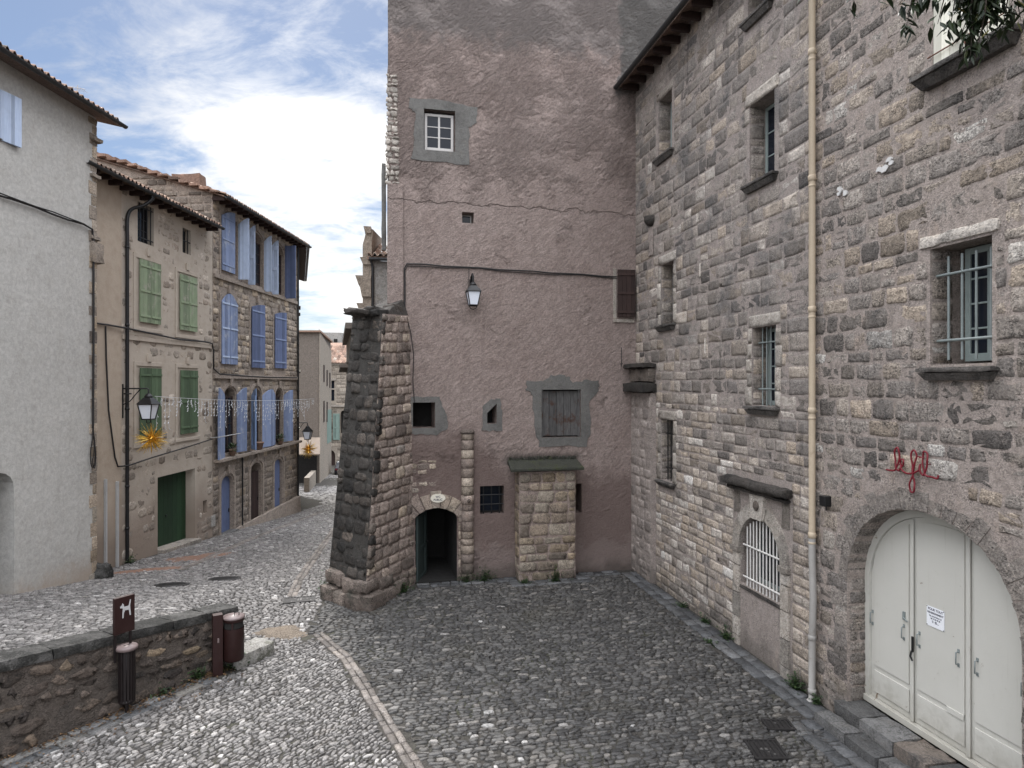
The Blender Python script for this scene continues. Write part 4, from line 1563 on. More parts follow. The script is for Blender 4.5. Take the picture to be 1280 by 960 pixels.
for (a, b, h_) in ((-.05, .5, .34), (.52, 1.0, .30), (1.02, 1.62, .36)):
    bl(D0, A0, a, b, -.15, h_, .22)
for (a, b, h_) in ((-.1, .6, .36), (.62, 1.2, .30), (1.22, 1.85, .34)):
    bl(A0, B0, a, b, -.15, h_, .24 - a * .1)
for (a, b, h_) in ((.0, .7, .72), (.72, 1.5, .64)):
    bl(D0, A0, a, b, h_ - .36, h_, .10)
for (a, b, h_) in ((-.05, .55, .68), (.57, 1.2, .62)):
    bl(A0, B0, a, b, h_ - .32, h_, .08)
mb.build('footing', M_foot, t_)
mb = MB()
mb.hull2([D1 + Vector((.0, .03, -.02)), A1 + Vector((0, .03, -.02)), B1 + Vector((.0, .03, -.02)), E1 + Vector((0, .05, -.02))],
         [D1 + Vector((.3, .3, .16)), A1 + Vector((.05, .45, .18)), B1 + Vector((-.12, .12, .52)), E1 + Vector((.3, 0, .5))])
for (p_, q_, a, b, z0, z1, o_) in ((D0, A0, .08, .62, 7.12, 7.34, -.62), (D0, A0, .60, 1.25, 7.1, 7.3, -.62), (A0, B0, .15, .8, 7.1, 7.28, -.36), (A0, B0, .8, 1.5, 7.12, 7.38, -.26), (A0, B0, 1.5, 2.0, 7.2, 7.5, -.12)):
    bl(p_, q_, a, b, z0, z1, o_)
mb.build('weathering_cap', M_dark, t_, bevel=.05)

# ------------------------------------------------------------------ right: long stone house with eaves
root = WR.root('stone_house', 'tall grey stone house with deep eaves and an arched barred window by the square', 'house')
UA = 8.22
hA = [rect(1.65, 2.50, 11.40, 12.95), rect(6.21, 7.09, 9.40, 10.98), rect(1.80, 2.60, 6.95, 8.54), rect(6.30, 7.14, 4.97, 6.52), rect(1.80, 2.60, 2.87, 4.47), rect(6.15, 6.95, 12.72, 13.75)]
H_aw = arch(5.86, 7.33, 1.30, 2.03, 2.78, 20)
H_inf = rect(5.86, 7.32, -.5, 1.27)
mb = MB()
facade(mb, rect(0, UA, -1, 14.1), hA + [H_aw])
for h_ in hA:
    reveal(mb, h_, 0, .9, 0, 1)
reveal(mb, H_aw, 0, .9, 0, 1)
for (a, b), (c_, d) in zip([(0, 0), (0, 9), (UA, 9)], [(0, 9), (UA, 9), (UA, 0)]):
    mb.add([(a, b, -1), (c_, d, -1), (c_, d, 14.1), (a, b, 14.1)], [(0, 1, 2, 3)])
mb.build('wall', [M_moA, M_dk], root)


def colA(u, v, r):
    lowz = ss((6.2 - v - (u - 1.5) * .35) / 2.0)
    if r.random() < lowz * .8:
        return (min(1, max(.35, r.gauss(.68, .14))), r.uniform(.4, 1), r.random())
    a = r.gauss(.40, .15)
    if r.random() < .08:
        a = r.uniform(.72, .9)
    return (min(1, max(0, a)), r.random(), r.random())


av = [(a - .16 if i != 1 else a - .1, b + .14, c_ - .18, d + .26) for i, (a, b, c_, d) in enumerate([(1.65, 2.50, 11.40, 12.95), (6.21, 7.09, 9.40, 10.98), (1.80, 2.60, 6.95, 8.54), (6.30, 7.14, 4.97, 6.52), (1.80, 2.60, 2.87, 4.47), (6.15, 6.95, 12.72, 13.75)])]
av += [(5.58, 7.66, -1, 3.52), (-.1, 1.5, -1, 5.9)]
mb = MB()
masonry(mb, flat, 0, UA - .03, 4.9, 14.0, av, (.22, .36), (.26, .74), seed=61, colf=colA, prot=(-.004, .006), joint=.016, cut=.07, j=.010, inset=.006)
masonry(mb, flat, 0, UA - .03, -.1, 4.9, av, (.15, .25), (.28, .6), seed=62, colf=colA, prot=(-.003, .009), joint=.014, cut=.08, j=.009, inset=.007)
for (u0, v0, v1) in ((1.65, 11.40, 12.95), (6.21, 9.40, 10.98), (1.80, 6.95, 8.54), (6.30, 4.97, 6.52), (1.80, 2.87, 4.47), (6.15, 12.72, 13.75)):
    masonry(mb, lambda u, v, d: (u0 + d, u, v), .01, .34, v0, v1, (), (.22, .36), (.3, .4), seed=int(v0 * 9), colf=lambda u, v, r: (r.uniform(.3, .75), r.random(), .5), prot=(.0, .012), cut=.06, j=.008)
mb.build('masonry', M_stA, root)
# projecting strip in the corner with its two ledges
mb = MB()
mb.box(-.0, 1.45, -.14, -.0, -.3, 5.15)
masonry(mb, lambda u, v, d: (u, -.14 - d, v), 0, 1.45, 0, 5.1, ch=(.22, .36), sl=(.25, .5), prot=(-.006, .014), seed=63, colf=lambda u, v, r: (r.uniform(.2, .7), r.random(), .5))
mb.build('corner_pier', M_moA, root)
mb = MB()
rng = random.Random(64)
mb.rough_box(-.02, 1.55, -.42, .02, 5.16, 5.44, rng, .025, (8, 3, 2), (.2, .4, .5))
mb.rough_box(.05, 1.48, -.24, .02, 5.45, 5.83, rng, .02, (7, 2, 2), (.9, .8, .5))
mb.rough_box(-.02, 1.52, -.40, .02, 5.84, 5.98, rng, .02, (8, 3, 1), (.4, .5, .5))
mb.build('corner_cornice', M_dark, root)
mb = MB()
mb.lathe([(0, 0), (.12, .02), (.19, .12), (.20, .26), (0, .27)], 14, 1.2, -.02)
o = mb.build('corbel', M_dark, root)
o.location.z = 9.72
mb = MB()
mb.rough_box(1.05, 1.35, -.06, .02, 8.9, 9.7, rng, .02, (2, 2, 3), (.5, .5, .5))
mb.build('corbel_shaft', M_moA, root)
mb = MB()
mb.tube([(.18, -.5, 5.9), (.18, -.5, 6.45)], .012, 6)
mb.tube([(.10, -.5, 5.98), (.26, -.5, 5.98)], .012, 6)
mb.build('iron_pin', M_black, root)
# windows
for i, (u0, u1, v0, v1, nx, ny, bb) in enumerate([(1.65, 2.50, 11.40, 12.95, 2, 3, 0), (6.21, 7.09, 9.40, 10.98, 2, 3, 0), (1.80, 2.60, 6.95, 8.54, 2, 3, 0),
                                                  (6.30, 7.14, 4.97, 6.52, 2, 4, 1), (1.80, 2.60, 2.87, 4.47, 2, 4, 2), (6.15, 6.95, 12.72, 13.75, 2, 2, 0)]):
    wn = window(root, u0 + .01, u1 - .01, v0 + .01, v1 - .01, .34, M_frameg, nx=nx, ny=ny, fw=.075)
    if bb == 1:
        bars(root, u0 + .05, u1 - .05, v0, v1, .16, 5, M_bar, .014, (5.30, 6.22), ext=.05).parent = wn
    if bb == 2:
        bars(root, u0, u1, v0, v1, .16, 4, M_black, .014, (3.2, 4.1), ext=.0).parent = wn
    sill(root, u0 - .14, u1 + .14, v0, seed=70 + i, h_=.17 if v0 > 4 else .14).parent = wn
    r_ = random.Random(80 + i)
    pc_ = []
    if i not in (0, 5):
        for s_ in (0, 1):
            v = v0
            while v < v1 - .1:
                h_ = min(r_.uniform(.26, .5), v1 - v)
                if i == 1 and r_.random() < .5:
                    v += h_
                    continue
                ww = r_.uniform(.12, .22)
                pc_.append(((u0 - ww, u0 - .004) if s_ == 0 else (u1 + .004, u1 + ww)) + (v + .006, v + h_ - .006))
                v += h_
        pc_.append((u0 - .12, u1 + .15, v1 + .006, v1 + .24))
    else:
        pc_.append((u0 - .1, u1 + .1, v1 + .006, v1 + .2))
    surround(root, pc_, M_pale, seed=90 + i, pal=(.3, 1) if i in (2, 3) else (.1, .7)).parent = wn
# arched window that was once a doorway
mb = MB()
mb.add([(5.86, .05, -.5), (7.32, .05, -.5), (7.32, .05, 1.29), (5.86, .05, 1.29)], [(0, 1, 2, 3)])
mb.build('blocked_doorway', M_cement, root)
wmb = MB()
for (a, b, c_, d) in ((5.87, 5.94, 1.31, 2.7), (7.25, 7.32, 1.31, 2.7), (5.94, 7.25, 1.31, 1.40)):
    wmb.box(a, b, .40, .46, c_, d)
wn = wmb.build('window', M_frameg, root)
pmb = MB()
pmb.prism(arch(5.9, 7.29, 1.33, 2.03, 2.74), .425, .432)
pmb.build('pane', M_glass, wn)
atop = lambda x: 2.03 + .70 * math.sqrt(max(0, 1 - ((x - 6.595) / .735) ** 2))
bars(root, 6.02, 7.30, 1.25, 2.6, .03, 11, M_barw, .017, (1.47, 2.12), ext=.06, top=lambda x: min(2.70, atop(x) - .03)).parent = wn
mb = MB()
mb.rough_box(5.80, 7.36, -.03, .30, 1.20, 1.285, random.Random(3), .01, (6, 2, 1))
mb.build('sill', M_dark, root).parent = wn
mb = MB()
rng = random.Random(65)
ring = []
ns = 5
cxa, za = 6.595, 2.03
for k in range(ns):
    qa, qb = PI - PI * k / ns, PI - PI * (k + 1) / ns
    pl = []
    for q in [qa + (qb - qa) * i / 6 for i in range(7)]:
        pl.append((cxa + .735 * math.cos(q), za + .75 * math.sin(q)))
    for q in [qb + (qa - qb) * i / 6 for i in range(7)]:
        pl.append((cxa + .99 * math.cos(q), za + 1.02 * math.sin(q)))
    mb.prism([(a, b) for a, b in pl], -.05 - .02 * (k == 2), .10, (rng.uniform(.4, 1), rng.random(), .5))
for (a, b) in ((5.60, 5.86), (7.325, 7.60)):
    z = -.3
    while z < 1.9:
        h_ = min(rng.uniform(.35, .6), 1.93 - z)
        mb.rough_box(a, b, -.05, .10, z + .005, z + h_ - .005, rng, .008, (2, 2, 3), (rng.uniform(.3, .95), rng.random(), .5))
        z += h_
    mb.rough_box(a - .03, b + .03, -.10, .12, 1.93, 2.05, rng, .01, (3, 2, 1), (.3, .2, .5))
for (a, b) in ((5.60, 5.87), (7.32, 7.60)):
    mb.rough_box(a, b, -.03, .02, 2.72, 3.28, rng, .02, (3, 1, 3), (.1, .1, .5))
mb.prism([(6.42, 2.74), (6.77, 2.74), (6.86, 3.24), (6.33, 3.24)], -.085, .05, (.9, .8, .5))
mb.build('stone_surround', M_pale, root, bevel=.008)
mb = MB()
mb.lathe([(.0, .02), (.085, .02), (.10, .0), (.075, -.02), (.05, -.025), (0, -.03)], 18)
o = mb.build('keystone_boss', M_butt, root)
o.location = (6.6, -.10, 3.02)
o.rotation_euler = (R(-90), 0, 0)
mb = MB()
mb.rough_box(5.40, 7.70, -.26, .04, 3.31, 3.50, random.Random(12), .03, (14, 3, 2), (.5, .5, .5))
mb.rough_box(5.50, 7.62, -.14, .04, 3.22, 3.30, random.Random(13), .015, (12, 2, 1), (.5, .4, .5))
mb.build('door_cornice', M_dark, root)
house_roof(root, 0.03, UA, 13.83, .52, .32, 6, seed=7)
mb = MB()
mb.box(8.185, 8.245, -.014, .0, -.2, 13.6)  # flat dark strip laid along the seam between the two houses
mb.build('seam_strip', M_dmort, root)
# odd plaster flecks and tie plates
for (a, b, c_, d) in ((4.05, 4.10, 7.9, 8.2), (4.3, 4.35, 6.1, 6.45), (3.9, 3.98, 9.2, 9.4)):
    mb = MB()
    mb.box(a, b, -.022, .0, c_, d, (1, 1, .5))
    mb.build('plaster_fleck', M_pale, root)

# ------------------------------------------------------------------ right: near stone house with the big gate
root = WR.root('gate_house', 'near grey stone house with a wide ivory arched gate and shuttered upper window', 'house')
hB1, hB2 = rect(10.84, 11.98, 9.56, 11.7), rect(10.79, 11.74, 5.66, 7.22)
GA = (9.13, 12.13)
H_g = arch(GA[0], GA[1], -.5, 2.25, 3.64, 28, 2.15)
mb = MB()
facade(mb, rect(UA + .02, 20, -1, 13.6), [hB1, hB2, H_g], -.004)
reveal(mb, hB1, -.004, .8, 0, 1)
reveal(mb, hB2, -.004, 1.0, 0, 1)
reveal(mb, H_g, -.004, .8, 0, 1)
for (a, b), (c_, d) in zip([(UA + .02, -.004), (UA + .02, 9), (20, 9)], [(UA + .02, 9), (20, 9), (20, 0)]):
    mb.add([(a, b, -1), (c_, d, -1), (c_, d, 13.6), (a, b, 13.6)], [(0, 1, 2, 3)])
mb.build('wall', [M_moB, M_dk], root)


def colB(u, v, r):
    a = r.gauss(.36, .16)
    q = r.random()
    if q < .05:
        a = r.uniform(.76, 1.0)
    elif q < .16:
        a = .62
    return (min(1, max(0, a)), r.random(), r.random())


gav = []
for i in range(14):
    va_, vb_ = -.6 + i * .33, -.6 + (i + 1) * .33
    zt = va_ + .05
    if zt < 2.25:
        gav.append((GA[0] - .03, GA[1] + .03, va_, vb_))
    elif zt < 3.64:
        hw_ = 1.5 * (1 - ((zt - 2.25) / 1.39) ** 2.15) ** (1 / 2.15) + .30
        gav.append((10.63 - hw_, 10.63 + hw_, va_, vb_))
    elif zt < 4.0:
        gav.append((10.63 - .75, 10.63 + .75, va_, vb_))
mb = MB()
fB = lambda u, v, d: (u, -.004 - d, v)
avB = gav + [(10.72, 12.1, 9.42, 11.7), (10.6, 11.9, 7.22, 7.46), (10.75, 11.78, 5.5, 7.3)]
masonry(mb, fB, UA + .03, 20, .1, 13.4, avB, (.17, .33), (.2, .64), seed=71, colf=colB, prot=(-.004, .008), joint=.024, cut=.13, j=.016, drop=.015, inset=.010)
masonry(mb, lambda u, v, d: (10.79 + d, u, v), .01, .36, 5.66, 7.22, (), (.2, .32), (.3, .4), seed=5, colf=colB, prot=(.0, .02), cut=.1, j=.012)
masonry(mb, lambda u, v, d: (GA[0] + d, u, v), .03, .34, .3, 2.3, (), (.16, .3), (.26, .4), seed=6, colf=colB, prot=(.0, .018), cut=.12, j=.012)
mb.build('masonry', M_stB, root)
# rough voussoirs
mb = MB()
rng = random.Random(72)
nv = 23
pw = 2.15
ap = lambda q, k: (10.63 + 1.5 * k * abs(math.cos(q)) ** (2 / pw) * (1 if math.cos(q) > 0 else -1), 2.25 + 1.39 * k * abs(math.sin(q)) ** (2 / pw))
for k in range(nv):
    qa, qb = PI - PI * (k + .03) / nv, PI - PI * (k + .97) / nv
    ko = 1 + rng.uniform(.12, .25)
    j_ = lambda p_: (p_[0] + rng.uniform(-.016, .016), p_[1] + rng.uniform(-.016, .016))
    qs = [qa + (qb - qa) * i / 3 for i in range(4)]
    pl = [j_(ap(q, 1.0)) for q in qs] + [j_(ap(q, ko)) for q in qs[::-1]]
    mb.prism(pl, -.010 - rng.uniform(0, .010), .34, (min(1, max(0, rng.gauss(.32, .05))), rng.uniform(.35, .65), .5), smooth=False)
# jamb stones
for side in (0, 1):
    z = -.3
    while z < 2.25:
        h_ = min(rng.uniform(.2, .34), 2.27 - z)
        l_ = rng.uniform(.28, .42)
        a, b = (GA[0] - l_, GA[0]) if side == 0 else (GA[1], GA[1] + l_)
        mb.rough_box(a, b, -.022, .30, z + .012, z + h_ - .012, rng, .012, (3, 3, 2), (min(1, max(0, rng.gauss(.36, .15))), rng.random(), .5))
        z += h_
mb.build('gate_arch', M_stB, root, bevel=.01)
# barred window
wn = window(root, 10.98, 11.72, 5.70, 7.20, .36, M_frameg, nx=2, ny=4, fw=.085)
bars(root, 10.86, 11.72, 5.72, 7.10, .12, 4, M_bar, .017, (5.98, 6.86), ext=.10).parent = wn
sill(root, 10.68, 11.86, 5.62, -.16, None, .17, seed=77).parent = wn
mb = MB()
mb.rough_box(10.62, 11.86, -.05, .15, 7.235, 7.42, random.Random(14), .02, (10, 2, 2), (.95, .8, .5))
mb.build('lintel', M_pale, root).parent = wn
# ivory shutters on the upper window
for (u, s) in ((10.86, 1), (11.96, -1)):
    shutter(root, u, .02, 9.60, .545, 2.08, s, 2, M_ivory, n=4, seed=int(u * 10), strap=M_ivory, bz=(.93,))
wn = window(root, 10.86, 11.96, 9.6, 11.68, .3, M_framew, nx=2, ny=4, fw=.07)
sill(root, 10.66, 12.16, 9.575, -.24, None, .2, seed=78).parent = wn
mb = MB()
mb.tube([(10.80, -.05, 9.80), (11.30, -.05, 9.80)], .010, 6)
mb.tube([(11.36, -.05, 9.80), (11.40, -.05, 9.70), (11.44, -.05, 9.80), (11.95, -.05, 9.80)], .010, 6)
mb.lathe([(0, 0), (.03, 0), (.03, .1), (0, .1)], 8, 10.79, -.04)
mb.build('shutter_bar', plain_mat('rusty iron', (.16, .07, .045), .8, .2), root)
house_roof(root, UA + .02, 20, 13.35, .5, .32, 6, seed=8)
# whitewash flecks left on stones
rng = random.Random(79)
M_wash = plain_mat('flaking whitewash', (.60, .59, .575), .9, bump=.3)
for (cu, cv_, ww, hh) in ((9.02, 8.5, .16, .12), (9.98, 8.62, .22, .13)):
    mb = MB()
    if ww:
        for _ in range(7):
            a, b = cu + rng.uniform(-ww, ww) * .6, cv_ + rng.uniform(-hh, hh) * .6 + (0)
            n_ = 8
            mb.prism([(a + ww * .35 * rng.uniform(.5, 1) * math.cos(2 * PI * k / n_), b + hh * .35 * rng.uniform(.5, 1) * math.sin(2 * PI * k / n_)) for k in range(n_)], -.034 - rng.uniform(0, .004), 0, (1, 1, 1))
    mb.build('whitewash', M_wash, root)

# the gate: frame, four leaves with a low rail, handles, latch
gy_ = .36
gt = lambda x, k=1.0: 2.25 + 1.37 * (max(0, 1 - (abs(x - 10.63) / 1.5) ** 2.15)) ** (1 / 2.15)
gate = MB()
outer = arch(GA[0] + .0, GA[1] - .0, .36, 2.25, 3.635, 28, 2.15)
inner = arch(GA[0] + .10, GA[1] - .10, .46, 2.22, 3.52, 28, 2.15)
facade(gate, outer, [inner], gy_ - .05)
reveal(gate, outer, gy_ - .05, gy_ + .05)
reveal(gate, inner, gy_ - .05, gy_ + .05)
gate.box(GA[0] + .01, GA[1] - .01, gy_ - .085, gy_ + .0, .362, .455)
go = gate.build('gate', M_gate, root, bevel=.006)
divs = [GA[0] + .10, 10.11, 11.08, GA[1] - .10]
gt2 = lambda x: 2.22 + 1.30 * (max(0, 1 - (abs(x - 10.63) / 1.4) ** 2.15)) ** (1 / 2.15)
for i in range(3):
    a, b = divs[i] + .008, divs[i + 1] - .008
    lb = MB()
    n_ = 10

    def panel(a, b, z0, y0, y1, inset):
        xs = [a + (b - a) * k / n_ for k in range(n_ + 1)]
        lb.prism([(a, z0), (b, z0)] + [(x, gt2(x) - inset) for x in xs[::-1]], y0, y1)
    panel(a, b, .47, gy_ - .012, gy_ + .03, .006)
    # raised field and bottom rail
    panel(a + .07, b - .07, .98, gy_ - .030, gy_ - .0125, .085)
    lb.box(a + .07, b - .07, gy_ - .030, gy_ - .0125, .56, .90)
    lo_ = lb.build('gate_leaf', M_gate, go, bevel=.007)
    # bolts, handle
    for (hx, hz) in ((b - .16, 1.62), (a + .12, 1.62)):
        hb = MB()
        if i == 0 and hx == a + .12:
            hx = a + .05
        hb.tube([(hx, gy_ - .03, hz), (hx, gy_ - .075, hz + .01), (hx, gy_ - .075, hz + .17), (hx, gy_ - .03, hz + .18)], .009, 6)
        hb.box(hx - .018, hx + .018, gy_ - .036, gy_ - .028, hz - .03, hz + .02)
        hb.box(hx - .018, hx + .018, gy_ - .036, gy_ - .028, hz + .16, hz + .21)
        hb.build('handle', M_bar, go)
for xx in (10.11, 11.08):
    mb = MB()
    mb.box(xx - .03, xx + .03, gy_ - .055, gy_ - .031, .47, gt2(xx) - .03)
    mb.build('cover_strip', M_gate, go, bevel=.008)
mb = MB()
mb.box(10.125, 10.155, gy_ - .07, gy_ - .052, 1.50, 1.72)
mb.tube([(10.14, gy_ - .075, 1.52), (10.14, gy_ - .10, 1.44), (10.17, gy_ - .09, 1.38)], .014, 6)
mb.build('latch', M_black, go)
mb = MB()
mb.box(9.93, 9.97, gy_ - .05, gy_ - .029, 1.90, 2.02)
mb.tube([(9.95, gy_ - .06, 1.94), (10.04, gy_ - .06, 1.90)], .010, 6)
mb.build('lock_plate', M_bar, go)
mb = MB()
mb.lathe([(0, 0), (.018, 0), (.018, .03), (0, .03)], 8, 10.22, gy_ - .05)
mb.build('bolt', M_bar, go)
mb = MB()
mb.box(10.72, 11.0, gy_ - .046, gy_ - .0305, .905, .985)
mb.build('letter_slot', M_gate, go, bevel=.006)

t_ = WR.at('paper_notice', 'white paper notice with handwritten lines pinned to the ivory gate', 'notice', 10.53, 2.12, gy_ - .0345)
mb = MB()
mb.box(-.155, .155, -.004, .0, -.14, .14)
mb.build('sheet', M_paper, t_)
mb = MB()
for (s_, sz, zz) in (('POUR TOUT', .046, .088), ('RENSEIGNEMENT', .036, .042), ('Tel : 04 67 98 21 31', .027, -.002), ('06 12 30 45 20', .027, -.036), ('le fil...', .05, -.085)):
    text_mesh(mb, s_, sz, 0, zz, -.0046, bold=.0016)
mb.build('lettering', M_ink, t_)
for (a, b) in ((-.145, -.13), (.145, -.13), (-.145, .13), (.145, .13)):
    mb = MB()
    mb.box(a - .006, a + .006, -.008, -.0045, b - .006, b + .006)
    mb.build('drawing_pin', M_black, t_)

# wire sign
sg = [(300, 502), (390, 515), (420, 492), (455, 430), (470, 330), (465, 240), (440, 207), (415, 240), (412, 330), (420, 430), (440, 500), (465, 515), (490, 480), (515, 440), (530, 400), (520, 370),
      (500, 365), (485, 400), (490, 450), (510, 510), (550, 545), (610, 555), (650, 530), (680, 420), (697, 330), (690, 265), (662, 240), (635, 270), (632, 360), (645, 470), (655, 580), (670, 680),
      (675, 750), (660, 795), (640, 803), (615, 785), (608, 720), (625, 640), (650, 570), (690, 535), (730, 510), (742, 470), (746, 425), (748, 500), (765, 560), (795, 577), (820, 520), (840, 430), (850, 350),
      (835, 280), (805, 260), (785, 290), (785, 400), (795, 500), (815, 560), (845, 590), (920, 605), (975, 622), (985, 580)]


def wr_uv(px, py, off=0.0):
    a = (px - 640) / FPX
    o = WR.o + WR.n * off
    k = o.dot(WR.n) / Vector((a, 1)).dot(WR.n)
    return (Vector((a, 1)) * k - o).dot(WR.u), CAMZ + (480 - py) / FPX * k


def smooth(pts, k=5):
    out = []
    n = len(pts)
    for i in range(n - 1):
        p0, p1, p2, p3 = pts[max(0, i - 1)], pts[i], pts[i + 1], pts[min(n - 1, i + 2)]
        for s in range(k):
            t_ = s / k
            out.append(tuple(.5 * ((2 * b) + (-a + c_) * t_ + (2 * a - 5 * b + 4 * c_ - d) * t_ ** 2 + (-a + 3 * b - 3 * c_ + d) * t_ ** 3) for a, b, c_, d in zip(p0, p1, p2, p3)))
    out.append(pts[-1])
    return out


uvs = [wr_uv(1080 + a * .09375, 540 + b * .09375, .07) for a, b in sg]
mb = MB()
c0 = uvs[0]
mb.tube([(a - c0[0], -.0 - .006 * math.sin(i * .7), b - c0[1]) for i, (a, b) in enumerate(smooth(uvs, 4))], .0125, 8)
q0, q1 = wr_uv(1080 + 742 * .09375, 540 + 342 * .09375, .07), wr_uv(1080 + 812 * .09375, 540 + 345 * .09375, .07)
mb.tube([(q0[0] - c0[0], -.01, q0[1] - c0[1]), (q1[0] - c0[0], -.01, q1[1] - c0[1])], .008, 6)
for q in (uvs[3], uvs[24], uvs[47]):
    mb.tube([(q[0] - c0[0], 0, q[1] - c0[1]), (q[0] - c0[0], .075, q[1] - c0[1])], .006, 6)
o = mb.build('wire_sign', M_red)
o.location = WR.P(c0[0], c0[1], -.07)
o.rotation_euler = (0, 0, WR.rz)
tag(o, 'crimson bent-wire sign in joined handwriting over the ivory gate', 'sign')

t_ = WR.at('wall_box', 'small black box fixed to the stone wall beside the cream drainpipe', 'junction box', 8.67, 3.46, -.03)
mb = MB()
mb.box(-.075, .075, -.10, .03, -.085, .085)
mb.build('case', M_black, t_, bevel=.012)
mb = MB()
mb.tube([(0, -.02, -.08), (0, -.02, -.16)], .012, 6)
mb.build('lead', M_cable, t_)

# drainpipe
t_ = WR.at('drainpipe', 'tall cream drainpipe with a grey-white bent lower length on the stone wall', 'drainpipe', 8.37, 0, -.10)
mb = MB()
mb.tube([(0, 0, 2.75), (0, 0, 13.35), (0, -.1, 13.5)], .055, 14)
up = mb.build('upper_pipe', M_pipe, t_)
for zz in (2.78, 4.9, 6.62, 8.85, 11.0, 12.9):
    mb = MB()
    mb.lathe([(.056, zz), (.066, zz + .005), (.066, zz + .09), (.056, zz + .10)], 14)
    mb.lathe([(.056, zz - .10), (.062, zz - .095), (.062, zz - .065), (.056, zz - .06)], 14)
    mb.box(-.012, .012, .05, .13, zz + .03, zz + .05)
    mb.build('collar', M_pipe, t_)
mb = MB()
mb.tube([(0, 0, 2.78), (0, 0, 2.45), (.03, -.01, 2.1), (.06, -.02, 1.75), (.045, -.02, 1.4), (.02, -.01, 1.15), (.015, -.01, .9), (.015, -.01, .06), (.01, -.06, .0)], .058, 14)
mb.build('lower_pipe', M_pipew, t_)
for zz in (1.05, .14):
    mb = MB()
    mb.lathe([(.058, zz), (.068, zz + .006), (.068, zz + .08), (.058, zz + .09)], 14, .015, -.01)
    mb.build('collar', M_pipew, t_)

# doorsteps
rng = random.Random(15)
for (lab, y0, y1, z0, z1, u, ls) in (('long upper doorstep of worn slabs against the ivory gate', -.20, .30, .10, .355, 9.02, (.62, .70, .6, .75, .7)),
                                     ('long lower doorstep of darker slabs edging the cobbles', -.52, -.205, -.2, .185, 8.98, (.75, .66, .7, .8, .7))):
    t_ = WR.at('doorstep', lab, 'step', u, 0, 0)
    mb = MB()
    a = 0
    for i, l_ in enumerate(ls):
        mb.rough_box(a + .006, a + l_ - .006, y0 + rng.uniform(-.015, .015), y1, z0, z1 + rng.uniform(-.012, .008), rng, .014, (5, 4, 2), (1.0 if (i == 2 and y1 > 0) else rng.uniform(0, .6), rng.random(), .5))
        a += l_
    mb.build('slab', M_step, t_)

# ------------------------------------------------------------------ left: grey rendered house
root = WY.root('grey_house', 'pale grey rendered house with a pale blue shutter and dark gutter by the low wall', 'house')
hY = [rect(-4.55, -3.44, 10.95, 12.05), arch(-4.75, -2.97, -.5, 2.85, 3.42, 10, 3)]
mb = MB()
facade(mb, rect(-16, .0, -2, 12.75), hY)
reveal(mb, hY[0], 0, .5, 0, 1)
reveal(mb, hY[1], 0, .75, 0, None)
for (a, b), (c_, d) in zip([(-16, 0), (-16, 9), (0, 9)], [(-16, 9), (0, 9), (0, 0)]):
    mb.add([(a, b, -2), (c_, d, -2), (c_, d, 12.75), (a, b, 12.75)], [(0, 1, 2, 3)])
mb.build('wall', [M_grey, M_dk], root)
mb = MB()
rng = random.Random(2)
for i in range(6):
    mb.box(-4.74 + i * .295, -4.74 + i * .295 + .288, .70, .745, .0, 3.36, (.5, rng.random(), .5))
mb.build('door', M_brown, root)
window(root, -4.5, -3.48, 11.0, 12.0, .22, M_framew, nx=2, ny=2)
shutter(root, -3.42, -.03, 10.93, .55, 1.14, -1, 172, M_bluel, 0, 'panel', seed=5)
shutter(root, -4.57, -.03, 10.93, .55, 1.14, 1, 172, M_bluel, 0, 'panel', seed=6)
sill(root, -4.6, -3.4, 10.95, -.08, M_cement, .08)
# quoins down the corner
mb = MB()
rng = random.Random(91)
z = -.4
k = 0
while z < 12.6:
    h_ = rng.uniform(.24, .42)
    l_ = .30 if k % 2 else .19
    mb.rough_box(-l_ * rng.uniform(.8, 1.15), .03, -.012 - rng.uniform(0, .02), .4, z + .004, min(12.7, z + h_) - .004, rng, .008, (4, 3, 3), (min(1, max(0, rng.gauss(.5, .2))), rng.random(), .5))
    z += h_
    k += 1
for (v, o_) in ((12.05, .10), (11.05, .06), (9.35, .05), (8.75, .04)):
    mb.rough_box(-.30, .12, -.05 - o_, .3, v, v + .13, rng, .02, (3, 3, 1), (.3, .4, .5))
mb.rough_box(-.28, .24, -.12, .3, 8.72, 9.32, rng, .03, (3, 3, 3), (.3, .5, .5))
mb.build('quoins', M_warm, root)
mb = MB()
mb.rough_box(-.10, .26, -.34, .2, -.35, .42, random.Random(16), .08, (4, 4, 4), (.35, .3, .5))
mb.build('guard_stone', M_coping, root)
house_roof(root, -16, .5, 12.56, .42, .24, 6, seed=9, gut_u=(-16, .52), rafters=False)
t_ = WY.at('tv_antenna', 'small thin television antenna above the grey house gutter', 'antenna', -.25, 13.0, .35)
mb = MB()
mb.tube([(0, 0, -.3), (0, 0, .55)], .012, 6)
mb.tube([(-.05, -.25, .42), (.05, .3, .55)], .008, 5)
for i in range(5):
    f = -.2 + i * .11
    mb.tube([(-.16 + f * .2, f, .445 + f * .22), (.16 + f * .2, f, .445 + f * .22)], .005, 4)
mb.build('aerial', M_conduit, t_)
mb = MB()
pp = [(-12 + i * .6, -.05 - .01 * (i % 2), 9.66 + .02 * math.sin(i * 1.7)) for i in range(20)] + [(-.25, -.06, 9.62), (-.2, -.06, 9.3), (-.2, -.06, 6.5), (-.22, -.06, 4.2)]
mb.tube([WY.P(a, b, c_) for a, c_, b in pp], .028, 6)
mb.tube([WY.P(a, b + .03 + .03 * math.sin(a * 3), c_ - .03) for a, c_, b in pp[:20]], .018, 6)
